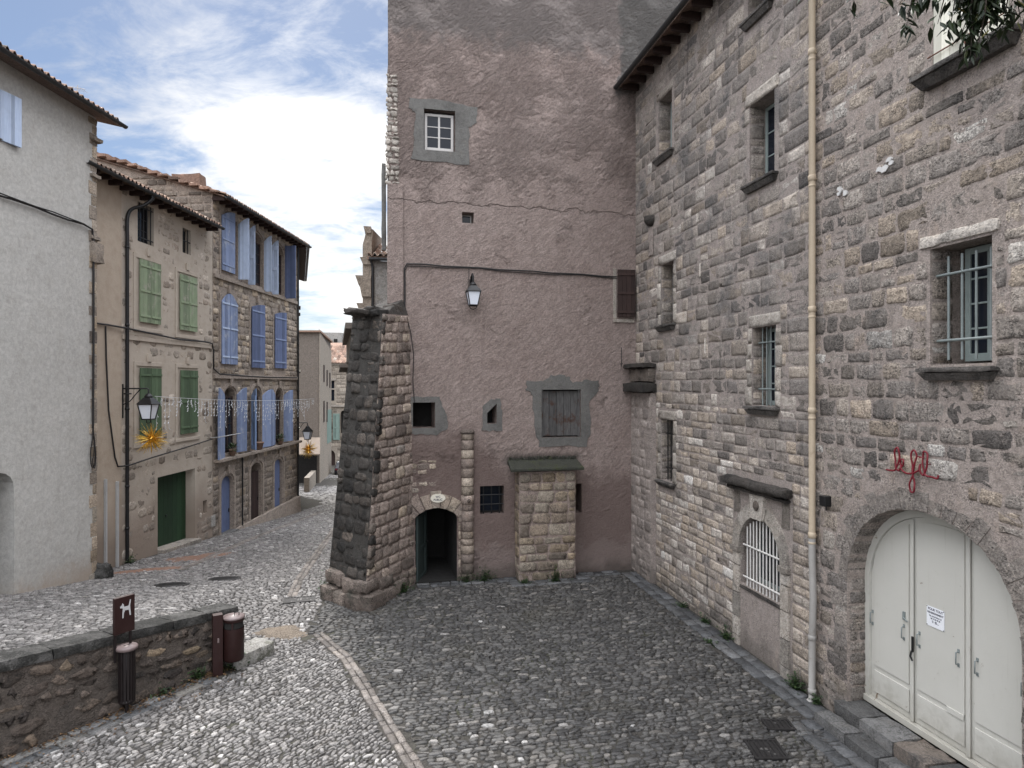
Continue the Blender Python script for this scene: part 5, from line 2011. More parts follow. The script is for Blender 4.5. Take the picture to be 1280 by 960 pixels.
lp = [(-.22, -.06, 4.2), (-.26, -.07, 3.9), (-.36, -.08, 3.5), (-.30, -.08, 3.15), (-.18, -.08, 3.2), (-.16, -.08, 3.55), (-.22, -.07, 4.0)]
mb.tube([WY.P(a, b, c_) for a, c_, b in smooth(lp, 3)], .016, 5)
lp = [(-.20, -.06, 4.2), (-.22, -.09, 3.6), (-.30, -.10, 3.3), (-.22, -.10, 3.1), (-.14, -.09, 3.4), (-.19, -.07, 4.0)]
mb.tube([WY.P(a, b, c_) for a, c_, b in smooth(lp, 3)], .012, 5)
tag(mb.build('cable', M_cable), 'thick black cable across the grey rendered house ending in a hanging coil', 'cable')

# ------------------------------------------------------------------ left: house with green shutters
root = WG.root('green_shutter_house', 'sandy rendered house with green shutters, green door and tiled eaves', 'house')
hG = {'a': rect(.75, 1.68, 9.98, 11.25), 'b': rect(3.52, 4.12, 10.15, 11.05), 'd': rect(1.90, 4.42, -1.6, 2.25), 's': rect(5.02, 5.34, .42, .92)}
mb = MB()
facade(mb, rect(-2.6, 5.78, -4, 11.65), list(hG.values()))
reveal(mb, hG['a'], 0, .30, 0, 1)
reveal(mb, hG['b'], 0, .30, 0, 1)
reveal(mb, hG['d'], 0, .42, 0, None)
reveal(mb, hG['s'], 0, .3, 0, 1)
for (a, b), (c_, d) in zip([(-2.6, 0), (-2.6, 9), (5.78, 9)], [(-2.6, 9), (5.78, 9), (5.78, 0)]):
    mb.add([(a, b, -4), (c_, d, -4), (c_, d, 11.65), (a, b, 11.65)], [(0, 1, 2, 3)])
mb.build('wall', [M_grend, M_dk], root)
gav2 = [(-2.6, -.12, -4, 12), (.5, 1.9, 9.8, 11.4), (3.3, 4.35, 9.95, 11.3), (1.75, 4.55, -2, 2.5), (4.95, 5.4, .3, 1.05), (.45, 2.2, 7.1, 9.75), (2.95, 4.7, 7.1, 9.7), (.5, 2.2, 3.4, 6.3), (3.0, 4.7, 3.4, 6.3)]
M_gst = stone_mat('render-smeared stone', [(0, (.30, .25, .205)), (.5, (.41, .355, .295)), (1, (.50, .445, .385))], lich=(.22, .18, .15), lich_scale=.8, lich_lo=.55, lich_hi=.8, bump=.4, zgrad=(3.5, -1, 0, .22))
mb = MB()
masonry(mb, flat, -.1, 5.75, -1.5, 11.5, gav2, (.24, .36), (.3, .6), seed=101, prot=(-.018, .010), joint=.03, j=.02, cut=.25, drop=.12)
mb.build('masonry', M_gst, root)
mb = MB()
mb.box(-2.58, -.15, -.03, .0, -3.9, 11.6)
mb.build('render_strip', M_beige, root)
for (u0, u1, v0, v1) in ((.50, 2.14, 7.10, 9.44), (3.0, 4.64, 7.05, 9.40), (.52, 2.18, 3.36, 5.98), (3.02, 4.68, 3.33, 5.98)):
    mb = MB()
    mb.box(u0, u0 + .12, -.035, 0, v0 + .121, v1)
    mb.box(u0, u1 - .05, -.035, 0, v1, v1 + .14)
    mb.box((u0 + u1) / 2 - .1, (u0 + u1) / 2 + .1, -.07, 0, v1 + .142, v1 + .40)
    mb.box(u0 - .02, u1 + .04, -.045, 0, v0, v0 + .12)
    mb.build('window_surround', M_grend, root, bevel=.01)
mb = MB()
mb.box(-.1, 5.7, -.05, 0, 6.78, 6.92)
mb.build('string_course', M_grend, root, bevel=.01)
for (u0, u1, v0, h_, mt) in ((.78, 1.98, 7.40, 2.02, M_green), (3.25, 4.45, 7.34, 2.0, M_green), (.80, 2.02, 3.64, 2.28, M_green2), (3.30, 4.50, 3.60, 2.30, M_green2)):
    w_ = (u1 - u0) / 2
    shutter(root, u0, -.04, v0, w_ - .006, h_, 1, 0, mt, n=3, seed=int(u0 * 7 + v0), strap=mt)
    shutter(root, u1, -.04, v0, w_ - .006, h_, -1, 0, mt, n=3, seed=int(u1 * 7 + v0), strap=mt)
wn = window(root, .78, 1.65, 10.0, 11.22, .20, M_dk, nx=2, ny=3)
bars(root, .8, 1.64, 10.0, 11.25, .03, 4, M_black, .018, (10.12, 11.12), ext=.0).parent = wn
wn = window(root, 3.55, 4.09, 10.18, 11.02, .20, M_dk, nx=1, ny=2)
bars(root, 3.52, 4.12, 10.15, 11.05, .05, 2, M_black, .016, (10.6,), ext=.0).parent = wn
mb = MB()
rng = random.Random(4)
for i in range(8):
    a = 1.93 + i * .308
    mb.box(a, a + .303, .34, .39, -1.2, 2.22, (.5, rng.random(), .5))
mb.box(1.93, 4.39, .32, .339, -.55, -.35, (.5, .6, .5))
dr = mb.build('door', M_dgreen, root, bevel=.004)
mb = MB()
mb.lathe([(0, 0), (.03, 0), (.035, .04), (0, .06)], 10)
o = mb.build('door_knob', M_black, dr)
o.location = (3.0, .34, .75)
o.rotation_euler = (R(90), 0, 0)
mb = MB()
mb.hull2([(1.9, -.25, -1), (4.42, -.25, -1.2), (4.42, .34, -1.2), (1.9, .34, -1)], [(1.9, -.25, -.2), (4.42, -.25, -.36), (4.42, .34, -.36), (1.9, .34, -.2)])
mb.build('threshold', M_pale, root, bevel=.01)
mb = MB()
mb.box(5.86 - .22, 5.86 + .12, -.03, .0, -.22, .22)
mb.build('meter_hatch', M_farw, root, bevel=.006)
house_roof(root, -2.6, 5.42, 11.30, .50, .30, 6, seed=10, gut_u=(-2.6, 5.44))
mb = MB()
mb.tube(smooth([(.62, -.55, 11.40), (.62, -.53, 11.25), (.45, -.35, 11.02), (.2, -.14, 10.85), (.06, -.09, 10.55), (.05, -.09, 9.9)], 4) + [(.05, -.09, -.15)], .055, 10)
for v in (9.6, 7.2, 4.6, 2.2, .9):
    mb.lathe([(.056, v), (.066, v), (.066, v + .07), (.056, v + .07)], 12, .05, -.09)
mb.build('downpipe', M_black, root)
for (u, va, vb) in ((-.42, -.4, 2.45), (-.98, -.6, 2.6)):
    mb = MB()
    mb.box(u - .035, u + .035, -.11, -.031, va, vb)
    mb.build('conduit', M_conduit, root, bevel=.01)
mb = MB()
pp = [(-2.0, -.08, 7.15), (-.8, -.08, 7.15), (.0, -.12, 7.12), (1.5, -.08, 7.06), (3.2, -.08, 6.98), (5.0, -.08, 7.02), (5.6, -.08, 6.98), (5.72, -.08, 6.7), (5.72, -.08, 6.0), (6.2, -.09, 5.8), (8.5, -.09, 5.75), (11.0, -.09, 5.72), (15.0, -.09, 5.74)]
mb.tube([WG.P(a, b, c_) for a, c_, b in pp], .03, 6)
tag(mb.build('cable', M_cable), 'black cable along the green shuttered house between its two floors of shutters', 'cable')
mb = MB()
pp = [(-.98, -.07, 7.1), (-.95, -.07, 6.2), (-.85, -.08, 4.6), (-.55, -.08, 3.2), (-.4, -.08, 2.9), (0, -.15, 2.88), (1.5, -.09, 2.98), (3.5, -.09, 3.1), (5.6, -.09, 3.25)]
mb.tube([WG.P(a, b, c_) for a, c_, b in pp], .024, 6)
tag(mb.build('cable', M_cable), 'black cable sagging below the lower green shutters over the green door', 'cable')

# ------------------------------------------------------------------ left: house with blue shutters
root = WG.root('blue_shutter_house', 'warm stone house with rows of tall blue shutters and a curving tiled eave', 'house')
BU0, BU1 = 5.80, 15.25
hb_ = {
    't1': rect(7.62, 8.0, 10.0, 12.3), 't2': arch(9.05, 10.72, 9.9, 11.85, 12.3, 10), 't3': arch(11.7, 13.36, 9.85, 11.85, 12.3, 10),
    'm1': arch(6.74, 7.85, 2.55, 4.85, 5.25, 10), 'm2': arch(9.45, 10.5, 2.5, 4.8, 5.2, 10), 'm3': arch(12.15, 13.15, 2.45, 4.75, 5.15, 10),
    'g1': arch(6.5, 7.62, -2.2, 1.25, 1.62, 10), 'g2': arch(9.35, 10.6, -2.6, 1.45, 1.82, 10), 'g3': arch(12.1, 13.2, -2.6, 1.35, 1.70, 10)}
mb = MB()
facade(mb, rect(BU0, BU1, -4, 12.95), list(hb_.values()))
for k, h_ in hb_.items():
    reveal(mb, h_, 0, .38 if k[0] == 'g' and k != 'g2' else .7, 0, 1)
# gable end that shows above the neighbour's roof, back, and far end wall turning the corner
ed = Vector((-.315, 1)).normalized()
ex, ey = ed.dot(WG.u), -ed.dot(WG.n)
EL = 13.0
foot = [(BU0, 0), (BU0, 9), (BU1 + 10, 14), (BU1 + ex * EL, ey * EL), (BU1, 0)]
for (a, b), (c_, d) in zip(foot, foot[1:]):
    mb.add([(a, b, -5), (c_, d, -5), (c_, d, 12.95 if a != BU0 else 12.95), (a, b, 12.95)], [(0, 1, 2, 3)])
mb.add([(BU0, 0, 12.95), (BU0, 9, 12.95), (BU0, 4.6, 14.45)], [(0, 1, 2)])
mb.build('wall', [M_wmort, M_dk], root)
colw = lambda u, v, r: (min(1, max(0, r.gauss(.48 - .22 * ss((2.3 - v) / 1.5), .2))), r.uniform(0, 1) * (1 - .4 * ss((2.3 - v) / 1.5)), r.random())
bav = [(a, b, c_, d) for a, b, c_, d in ((8.9, 10.9, 9.8, 12.5), (11.55, 13.5, 9.7, 12.5), (7.5, 8.1, 9.9, 12.4), (6.55, 8.05, 2.4, 5.4), (9.3, 10.65, 2.4, 5.4), (12.0, 13.3, 2.4, 5.3), (6.3, 7.8, -4, 1.9), (9.15, 10.8, -4, 2.1), (11.9, 13.4, -4, 2.0),
                                         (6.35, 7.75, 9.9, 12.7), (6.3, 8.0, 6.1, 9.2), (9.2, 10.9, 6.0, 9.2), (11.9, 13.6, 6.0, 9.1))]
mb = MB()
masonry(mb, flat, BU0 + .02, BU1 - .02, -3.2, 12.85, bav, (.24, .36), (.3, .62), seed=111, colf=colw, prot=(-.002, .03), joint=.03, j=.02, cut=.22)
masonry(mb, lambda u, v, d: (BU0 - d, u, v), 0.02, 4.6, 11.9, 13.0, (), (.22, .34), (.35, .7), seed=112, colf=lambda u, v, r: (r.uniform(.1, .5), r.random() * .6, .5), prot=(.0, .04), joint=.03, j=.02)
masonry(mb, lambda u, v, d: (BU0 - d, u, v), 1.6, 7.4, 13.0, 13.6, (), (.22, .34), (.35, .7), seed=113, colf=lambda u, v, r: (r.uniform(.1, .5), r.random() * .6, .5), prot=(.0, .04), joint=.03, j=.02)
mb.build('masonry', M_warm, root)
# mouldings
for (v, h_, o_) in ((9.62, .16, .10), (5.62, .16, .10)):
    mb = MB()
    mb.box(BU0 + .05, BU1 + .03, -o_, 0, v, v + h_)
    mb.build('string_course', M_wmort, root, bevel=.012)
mb = MB()
mb.box(BU0 + .05, BU1 + .1, -.26, 0, 2.28, 2.40)
mb.build('balcony_ledge', M_wmort, root, bevel=.012)
mb = MB()
mb.hull2([(6.0, -.5, -4), (15.2, -.35, -4), (15.2, 0, -4), (6.0, 0, -4)], [(6.0, -.06, -.75), (15.2, -.22, -.55), (15.2, 0, -.55), (6.0, 0, -.75)])
mb.build('plinth', M_wmort, root, bevel=.012)
for k, (a, b, c_, d) in enumerate(((6.55, 8.05, 2.4, 5.4), (9.3, 10.65, 2.4, 5.4), (12.0, 13.3, 2.4, 5.3), (6.3, 7.8, -2, 1.8), (9.15, 10.8, -2.3, 2.0), (11.9, 13.4, -2.3, 1.9), (8.9, 10.87, 9.8, 12.45), (11.55, 13.52, 9.7, 12.45))):
    mb = MB()
    m_ = (a + b) / 2
    for s_ in (0, 1):
        x0, x1 = (a, a + .16) if s_ == 0 else (b - .16, b)
        mb.box(x0, x1, -.05, 0, c_, d - .45)
    N_ = 8
    out_ = [(m_ + (b - a) / 2 * math.cos(PI - PI * i / N_), d - .45 + .52 * math.sin(PI * i / N_)) for i in range(N_ + 1)]
    in_ = [(m_ + ((b - a) / 2 - .16) * math.cos(PI * i / N_), d - .45 + .38 * math.sin(PI * i / N_)) for i in range(N_ + 1)]
    mb.prism((out_ + in_)[::-1], -.05, 0)
    mb.box(m_ - .09, m_ + .09, -.12, -.051, d - .1, d + .25)
    mb.build('window_surround', M_wmort, root, bevel=.012)
for (a, b, v) in ((6.4, 7.95, 9.2), (9.25, 10.85, 9.15), (11.95, 13.55, 9.05), (6.4, 7.7, 12.58)):
    mb = MB()
    mb.box((a + b) / 2 - .09, (a + b) / 2 + .09, -.10, 0, v - .05, v + .28)
    mb.build('keystone', M_wmort, root, bevel=.012)
    mb = MB()
    mb.box(a - .06, a + .06, -.04, 0, v - 2.9, v - .15)
    mb.build('jamb_strip', M_wmort, root, bevel=.012)
# closed shutters
for (u0, u1, v0, h_, mt, ar) in ((6.46, 7.64, 10.02, 2.56, M_blue, .35),):
    shutter(root, u0, -.05, v0, u1 - u0, h_, 1, 0, mt, ar, n=4, seed=1, strap=mt)
shutter(root, 6.46, -.05, 6.22, .70, 2.92, 1, 0, M_blue, .38, n=3, seed=2, strap=M_bluel)
shutter(root, 7.88, -.05, 6.22, .70, 2.92, -1, 0, M_blue, .38, n=3, seed=3, strap=M_bluel)
shutter(root, 9.36, -.05, 6.14, 1.40, 2.92, 1, 1, M_blue2, .20, n=5, seed=4, strap=M_blue)
shutter(root, 12.05, -.05, 6.18, 1.44, 2.82, 1, 1, M_blue2, .20, n=5, seed=5, strap=M_blue)
# top floor, opened leaves
for (u, v0, w_, h_, s, ang, mt) in ((8.0, 9.86, .44, 2.62, -1, 97, M_bluel), (9.03, 9.78, .30, 2.62, 1, 86, M_bluel), (10.74, 9.72, .34, 2.6, -1, 96, M_bluel), (11.68, 9.70, .32, 2.6, 1, 84, M_bluel), (13.38, 9.72, .58, 2.66, -1, 80, M_blue2)):
    shutter(root, u, -.05, v0, w_, h_, s, ang, mt, .28 if mt is not M_blue2 else .0, 'panel', seed=int(u * 9))
# first floor, opened leaves
for (u, v0, w_, h_, s, ang, mt) in ((6.74, 2.40, .92, 2.85, 1, 168, M_blue), (7.88, 2.5, .62, 2.75, -1, 165, M_blue), (9.40, 2.5, .62, 2.7, 1, 140, M_sky), (10.54, 2.45, .9, 2.7, -1, 172, M_blue), (12.12, 2.45, .62, 2.7, 1, 172, M_blue), (13.2, 2.5, .7, 2.6, -1, 160, M_blue)):
    shutter(root, u, -.06, v0, w_, h_, s, ang, mt, .3, 'panel', seed=int(u * 5))
for (a, b, v0, v1) in ((6.78, 7.81, 2.6, 4.9), (9.5, 10.45, 2.55, 4.85), (12.2, 13.1, 2.5, 4.8), (9.1, 10.68, 9.95, 11.9), (11.75, 13.3, 9.9, 11.9)):
    window(root, a, b, v0, v1, .10, M_brown, nx=2, ny=4, fw=.07)
for (a, b, v0, v1, mt) in ((6.52, 7.60, -1.5, 1.55, M_blue2), (12.12, 13.18, -2.0, 1.62, M_blue2), (9.38, 10.57, -2.2, 1.4, M_brown)):
    mb = MB()
    rng = random.Random(int(a * 3))
    for i in range(4):
        x0 = a + (b - a) * i / 4
        mb.box(x0, x0 + (b - a) / 4 - .006, .14, .19, v0, v1, (.5, rng.random(), .5))
    dr = mb.build('door', mt, root, bevel=.004)
    kb = MB()
    kb.box(b - .14, b - .10, .10, .139, .05, .2)
    kb.build('handle', M_black, dr)
mb = MB()
mb.box(6.45, 7.68, -.22, .28, -1.6, -.70)
mb.build('threshold', M_step, root, bevel=.01)
mb = MB()
mb.hull2([(9.3, -.5, -3), (10.7, -.5, -3), (10.7, .28, -3), (9.3, .28, -3)], [(9.3, -.5, -.98), (10.7, -.5, -1.02), (10.7, .28, -1.02), (9.3, .28, -.98)])
mb.build('threshold', M_step, root, bevel=.01)
# half-drawn curtain and rail in the second top window
mb = MB()
for i in range(10):
    a = 9.35 + i * .06
    mb.add([(a, .2 + .03 * (i % 2), 9.95), (a + .06, .2 + .03 * ((i + 1) % 2), 9.95), (a + .06 + .02 * i, .2 + .03 * ((i + 1) % 2), 10.9), (a + .02 * i, .2 + .03 * (i % 2), 10.9)], [(0, 1, 2, 3)])
mb.build('curtain', M_curtain, root)
mb = MB()
mb.tube([(BU1 - .08, -.10, -1.5), (BU1 - .08, -.10, 12.7)], .05, 8)
for v in (0, 2.5, 5, 7.5, 10):
    mb.lathe([(.051, v), (.062, v), (.062, v + .07), (.051, v + .07)], 10, BU1 - .08, -.10)
mb.build('downpipe', M_black, root)
mb = MB()
mb.tube([(8.35, -.08, -.9), (8.35, -.08, 2.2), (8.2, -.1, 2.3)], .035, 8)
mb.build('downpipe', M_black, root)
# roof following the bend
rfb = house_roof(root, BU0 - .15, BU1 + .35, 12.62, .52, .30, 5, seed=11, gut_u=(BU0 - .15, BU1 + .35))
emb = MB()
edn = Vector((ey, -ex))            # outward from the end wall (local x,y), towards the street
if edn.y > 0:
    edn = -edn
q0 = Vector((BU1, 0))
q1 = Vector((BU1 + ex * EL, ey * EL))
ed_l = (q1 - q0).normalized()
oz = 12.74
for off, th in ((.0, .0),):
    a, b = q0 + edn * .52, q1 + edn * .52
    c_, d = q1 - edn * 4, q0 - edn * 4
    emb.hull2([(a.x, a.y, oz), (b.x, b.y, oz), (c_.x, c_.y, oz + 1.4), (d.x, d.y, oz + 1.4)], [(a.x, a.y, oz + .16), (b.x, b.y, oz + .16), (c_.x, c_.y, oz + 1.56), (d.x, d.y, oz + 1.56)], (.4, .5, .5))
emb.build('roof', M_brown, root)
emb = MB()
a, b = q0 + edn * .60, q1 + edn * .60
emb.tube([(a.x, a.y, oz + .08), (b.x, b.y, oz + .08)], .07, 8)
emb.build('gutter', M_zinc, rfb)
# lighter end wall skin with small shuttered windows
mb = MB()
fe = lambda u, v, d: (q0.x + ex * u + edn.x * d, q0.y + ey * u + edn.y * d, v)
mb.add([fe(.02, -4, .012), fe(EL, -4, .012), fe(EL, 12.7, .012), fe(.02, 12.7, .012)], [(0, 1, 2, 3)])
masonry(mb, fe, .05, EL - .2, -3, 12.6, (), (.28, .4), (.4, .8), seed=115, prot=(.0, .02), joint=.03, colf=lambda u, v, r: (r.random(), r.random(), .5))
mb.build('end_wall', M_far, root)
for (u, v, mt) in ((2.2, 9.8, M_brown), (6, 9.8, M_brown), (2.2, 6.2, M_ivory), (6, 6.2, M_brown), (4, 2.8, M_ivory), (9, 2.5, M_brown)):
    mb = MB()
    for s_ in (0, 1):
        x0 = u + s_ * .5
        vs_q = [fe(x0, v, .03), fe(x0 + .48, v, .03), fe(x0 + .48, v, .09), fe(x0, v, .09)]
        vt_q = [fe(x0, v + 1.9, .03), fe(x0 + .48, v + 1.9, .03), fe(x0 + .48, v + 1.9, .09), fe(x0, v + 1.9, .09)]
        mb.hull2(vs_q, vt_q)
    mb.hull2([fe(u - .1, v - .1, .02), fe(u + 1.1, v - .1, .02), fe(u + 1.1, v - .1, .2), fe(u - .1, v - .1, .2)], [fe(u - .1, v, .02), fe(u + 1.1, v, .02), fe(u + 1.1, v, .2), fe(u - .1, v, .2)])
    mb.build('shutter', mt, root)
mb = MB()
mb.rough_box(BU0 + 1.5 - .55, BU0 + 1.5 + .1, 1.0, 2.2, 13.0, 14.05, random.Random(4), .03, (3, 3, 3), (.35, .3, .5))
mb.build('chimney', M_tile, rfb)
mb = MB()
rng = random.Random(22)
y_ = -.4
while y_ < 4.6:
    mb.rough_box(BU0 - .32, BU0 + .3, y_, y_ + .40, 12.98 + y_ * .325 + rng.uniform(-.03, .03), 13.10 + y_ * .325 + rng.uniform(0, .04), rng, .02, (3, 2, 1), (rng.random() * .6, rng.random(), .5))
    y_ += .41
mb.build('gable_coping', M_tile, rfb)

# window boxes and plants on the first floor sills
for (u, lab) in ((7.3, 'leafy potted plant on the first blue shuttered window sill'), (12.6, 'leafy potted plant on the last open blue shuttered window sill')):
    t_ = WG.at('potted_plant', lab, 'potted plant', u, 2.42, -.12, 'plants on the window sills')
    mb = MB()
    mb.lathe([(0, 0), (.10, 0), (.14, .22), (.155, .22), (.155, .26), (.12, .26), (.11, .2), (0, .2)], 14)
    mb.build('pot', M_tile, t_)
    mb = MB()
    rng = random.Random(int(u * 10))
    for i in range(90):
        a, e, L = rng.uniform(0, 6.28), rng.uniform(.1, 1.3), rng.uniform(.15, .45)
        d = Vector((math.cos(a) * math.cos(e), math.sin(a) * math.cos(e), math.sin(e)))
        b0 = Vector((0, 0, .22)) + d * L * .5
        s = d.cross(Vector((0, 0, 1))).normalized() * .035
        tip = b0 + d * L * .6 - Vector((0, 0, .08))
        mb.add([b0, (b0 + tip) / 2 + s, tip, (b0 + tip) / 2 - s], [(0, 1, 2, 3)], (rng.uniform(.3, .8), rng.uniform(.5, 1), .5))
    mb.build('foliage', M_weed, t_)
t_ = WG.at('flower_pot', 'round clay pot on the middle blue shuttered window sill', 'pot', 10.0, 2.42, -.13, 'plants on the window sills')
mb = MB()
mb.lathe([(0, 0), (.13, 0), (.19, .28), (.21, .28), (.21, .34), (.17, .34), (.15, .3), (0, .3)], 16)
mb.build('pot', M_tile, t_)
mb = MB()
mb.lathe([(0, .305), (.15, .31)], 12)
mb.build('soil', M_earth, t_)


# ------------------------------------------------------------------ bracket lamps, gold stars, light chain on the left side
def bracket_lamp(u, v, label, reach, sc, drop):
    t_ = WG.at('bracket_lamp', label, 'street lamp', u, v, -reach, 'bracket lamps along the street')
    lantern(t_, scale=sc)
    mb = MB()
    mb.tube([(0, reach, .16), (0, .04, .16), (0, 0, .13), (0, 0, .0)], .022, 8)
    mb.tube([(0, reach, -.35), (0, reach * .7, -.22), (0, reach * .45, .02), (0, reach * .3, .15)], .016, 6)
    mb.lathe([(.10, -.02), (.12, 0), (.10, .02)], 14, 0, reach * .8)
    mb.box(-.025, .025, reach - .02, reach + .02, -.75, .30)
    mb.build('bracket', M_black, t_)
    return t_


bracket_lamp(-.05, 5.10, 'black lantern on a long iron bracket beside the green shuttered house', .82, 1.15, 0)
bracket_lamp(14.9, 3.2, 'small far black lantern on a bracket at the end of the blue shuttered house', .70, 1.05, 0)


def star(u, v, y, label, r_, seed):
    rng = random.Random(seed)
    t_ = WG.at('gold_star', label, 'decoration', u, v, y, 'gold starburst decorations')
    mb = MB()
    for i in range(150):
        d = Vector((rng.gauss(0, 1), rng.gauss(0, 1), rng.gauss(0, 1))).normalized()
        L = r_ * rng.uniform(.7, 1.1)
        mb.tube([d * .05, d * L * .6, d * L], [.012, .009, .002], 4, caps=False)
    mb.lathe([(0, -.08), (.06, -.05), (.08, 0), (.06, .05), (0, .08)], 10)
    mb.build('spikes', M_gold, t_)
    mb = MB()
    mb.tube([(0, 0, .05), (0, 0, r_ + .32)], .006, 4)
    mb.build('cord', M_cable, t_)


star(-.02, 3.72, -.88, 'spiky gold starburst hanging under the near bracket lantern', .52, 1)
star(14.9, 1.95, -.75, 'spiky gold starburst hanging under the far bracket lantern', .50, 2)
mb = MB()
rng = random.Random(61)
p0, p1 = (.15, -.9, 5.02), (15.4, -.85, 4.62)
sag = lambda f: -.12 * 4 * f * (1 - f)
line = [(p0[0] + (p1[0] - p0[0]) * f, p0[1], p0[2] + (p1[2] - p0[2]) * f + sag(f)) for f in [i / 40 for i in range(41)]]
mb.tube([WG.P(a, c_, b) for a, b, c_ in line], .009, 4)
for i in range(64):
    f = (i + .5) / 64
    if rng.random() < .12:
        continue
    a, b, c_ = p0[0] + (p1[0] - p0[0]) * f, p0[1], p0[2] + (p1[2] - p0[2]) * f + sag(f)
    L = rng.choice((.25, .4, .55, .8, 1.0))
    pts_ = [(a + rng.uniform(-.03, .03), b, c_ - L * k / 5) for k in range(6)]
    pts_[0] = (a, b, c_)
    mb.tube([WG.P(x_, z_, y_) for x_, y_, z_ in pts_], .005, 4, caps=False)
    for (x_, y_, z_) in pts_[1:]:
        d_ = rng.choice((-1, 1)) * .06
        mb.tube([WG.P(x_, z_, y_), WG.P(x_ + d_, z_ - .05, y_)], [.006, .014], 4)
tag(mb.build('icicle_lights', M_wire), 'unlit white icicle light chain strung along the green and blue shuttered houses', 'string lights')
mb = MB()
mb.tube([WG.P(5.6, 3.32, -.35), WG.P(7.2, 3.36, -.5)], .018, 6)
mb.tube([WG.P(5.6, 3.32, -.35), WG.P(5.6, 3.30, .0)], .014, 6)
tag(mb.build('metal_rod', M_conduit), 'thin grey metal rod sticking out by the first blue leaf', 'rod')


# ------------------------------------------------------------------ low wall holding up the road
t_ = WT.root('low_wall', 'low rubble retaining wall with dark lichened coping along the raised road', 'wall')
topz = lambda u: 1.085 + (-u) * .088
L0 = -9.0
mb = MB()
mb.hull2([(L0, 0, -.4), (0, 0, -.4), (0, .42, -.4), (L0, .42, -.4)], [(L0, 0, topz(L0) - .16), (0, 0, topz(0) - .16), (0, .42, topz(0) - .16), (L0, .42, topz(L0) - .16)])
mb.build('core', M_rubmort, t_)
mb = MB()
rr = lambda u, v, r: (min(1, max(0, r.gauss(.42, .28))), r.random(), r.random())
rng = random.Random(121)
z = -.05
i = 0
# random rubble: courses that follow the slope of the top
fw_ = lambda u, v, d: (u, -d, v * (topz(u) - .17) / 1.0)
masonry(mb, fw_, L0, -.0, -.02, 1.0, (), (.12, .26), (.16, .5), seed=122, colf=rr, prot=(-.012, .045), joint=.035, j=.035, cut=.5, drop=.12)
mb.build('rubble_face', M_rubble, t_)
mb = MB()
a = L0
while a < -.02:
    l_ = min(rng.uniform(.6, 1.1), -a)
    if -a - l_ < .3:
        l_ = -a
    nb = MB()
    nb.rough_box(0, l_ - .006, -.03 - rng.uniform(0, .015), .46, -.17, 0, rng, .010, (8, 5, 3), (rng.random(), rng.random(), .5))
    for k_, (x_, y_, z_) in enumerate(nb.v):
        nb.v[k_] = (x_ + a, y_, z_ + topz(x_ + a))
    mb.add(nb.v, nb.f, nb.c[0], True)
    a += l_
mb.build('coping', M_coping, t_)
t_ = WT.at('stone_block', 'weathered stone block lying at the end of the low wall behind the litter bin', 'stone block', .17, 0, -.06)
mb = MB()
mb.rough_box(-.46, .46, -.30, .30, -.06, .265, random.Random(31), .025, (7, 5, 3), (.75, .7, .5))
mb.build('block', M_block, t_)

# dog-waste bin
t_ = thing('dog_waste_bin', 'dark brown slatted bin with a dog pictogram board above it', 'bin', (-6.31, 11.14, 0), WT.rz)
t_.scale = (.74, .74, .975)
for sx in (-.22, .12):
    mb = MB()
    mb.box(sx - .025, sx + .025, .05, .09, .9 if sx < 0 else 1.05, 1.45)
    mb.build('upright', M_rustd, t_, bevel=.004)
mb = MB()
mb.box(-.25, .20, .03, .11, 1.36, 1.97)
bd = mb.build('sign_board', M_rust, t_, bevel=.006)
mb = MB()
dog = [(-.14, .10), (-.10, .12), (-.085, .155), (-.055, .125), (-.045, .085), (.06, .085), (.095, .19), (.115, .185), (.095, .075), (.10, .03), (.115, -.09), (.085, -.09), (.065, .01), (-.02, .02), (-.05, -.02), (-.06, -.11), (-.09, -.11), (-.085, .0), (-.075, .06), (-.10, .07), (-.135, .075)]
mb.prism([(a * .95 - .0, 1.72 + b * .95) for a, b in dog[::-1]], .0255, .0295)
mb.build('dog_pictogram', M_icon, bd)
mb = MB()
for k in range(16):
    q = 2 * PI * k / 16
    mb.M = Matrix.Rotation(q, 4, 'Z')
    mb.box(.150, .170, -.024, .024, .22, 1.08)
mb.M = None
mb.lathe([(.14, .25), (.148, .25), (.148, 1.06), (.14, 1.06)], 20)
mb.lathe([(.0, .2), (.165, .2), (.172, .22), (.165, .25), (0, .25)], 20)
mb.build('slatted_body', M_rustd, t_)
mb = MB()
mb.lathe([(0, 1.155), (.21, 1.145), (.225, 1.12), (.215, 1.085), (.17, 1.08)], 28)
ld = mb.build('lid', M_lid, t_)
mb = MB()
mb.box(-.07, .07, -.012, .012, 1.152, 1.158)
mb.build('slot', M_dk, ld)
mb = MB()
mb.tube([(0, .0, -.05), (0, 0, .22)], .04, 10)
mb.build('post', M_rustd, t_)
# litter bin
t_ = thing('litter_bin', 'rust red litter bin with round lid on a square post by the low wall', 'bin', (-5.41, 12.66, 0), WT.rz + .55 - 1.05)
mb = MB()
mb.box(-.155, .02, -.07, .07, -.05, 1.13)
mb.build('post', M_rust, t_, bevel=.008)
mb = MB()
mb.lathe([(0, .23), (.17, .23), (.185, .26), (.185, .84)], 28, .215, 0)
mb.lathe([(.17, .84), (.17, .96)], 28, .215, 0, mi=1)
mb.lathe([(.185, .96), (.19, .965), (.19, 1.02)], 28, .215, 0)
for q in (.6, 2.5, 4.4):
    mb.box(.215 + .168 * math.cos(q) - .015, .215 + .168 * math.cos(q) + .015, .168 * math.sin(q) - .015, .168 * math.sin(q) + .015, .84, .965)
mb.build('drum', [M_rust, M_dk], t_)
mb = MB()
mb.lathe([(.195, 1.015), (.198, 1.03), (.19, 1.05), (0, 1.075)], 28, .215, 0)
ld = mb.build('lid', M_lid, t_)
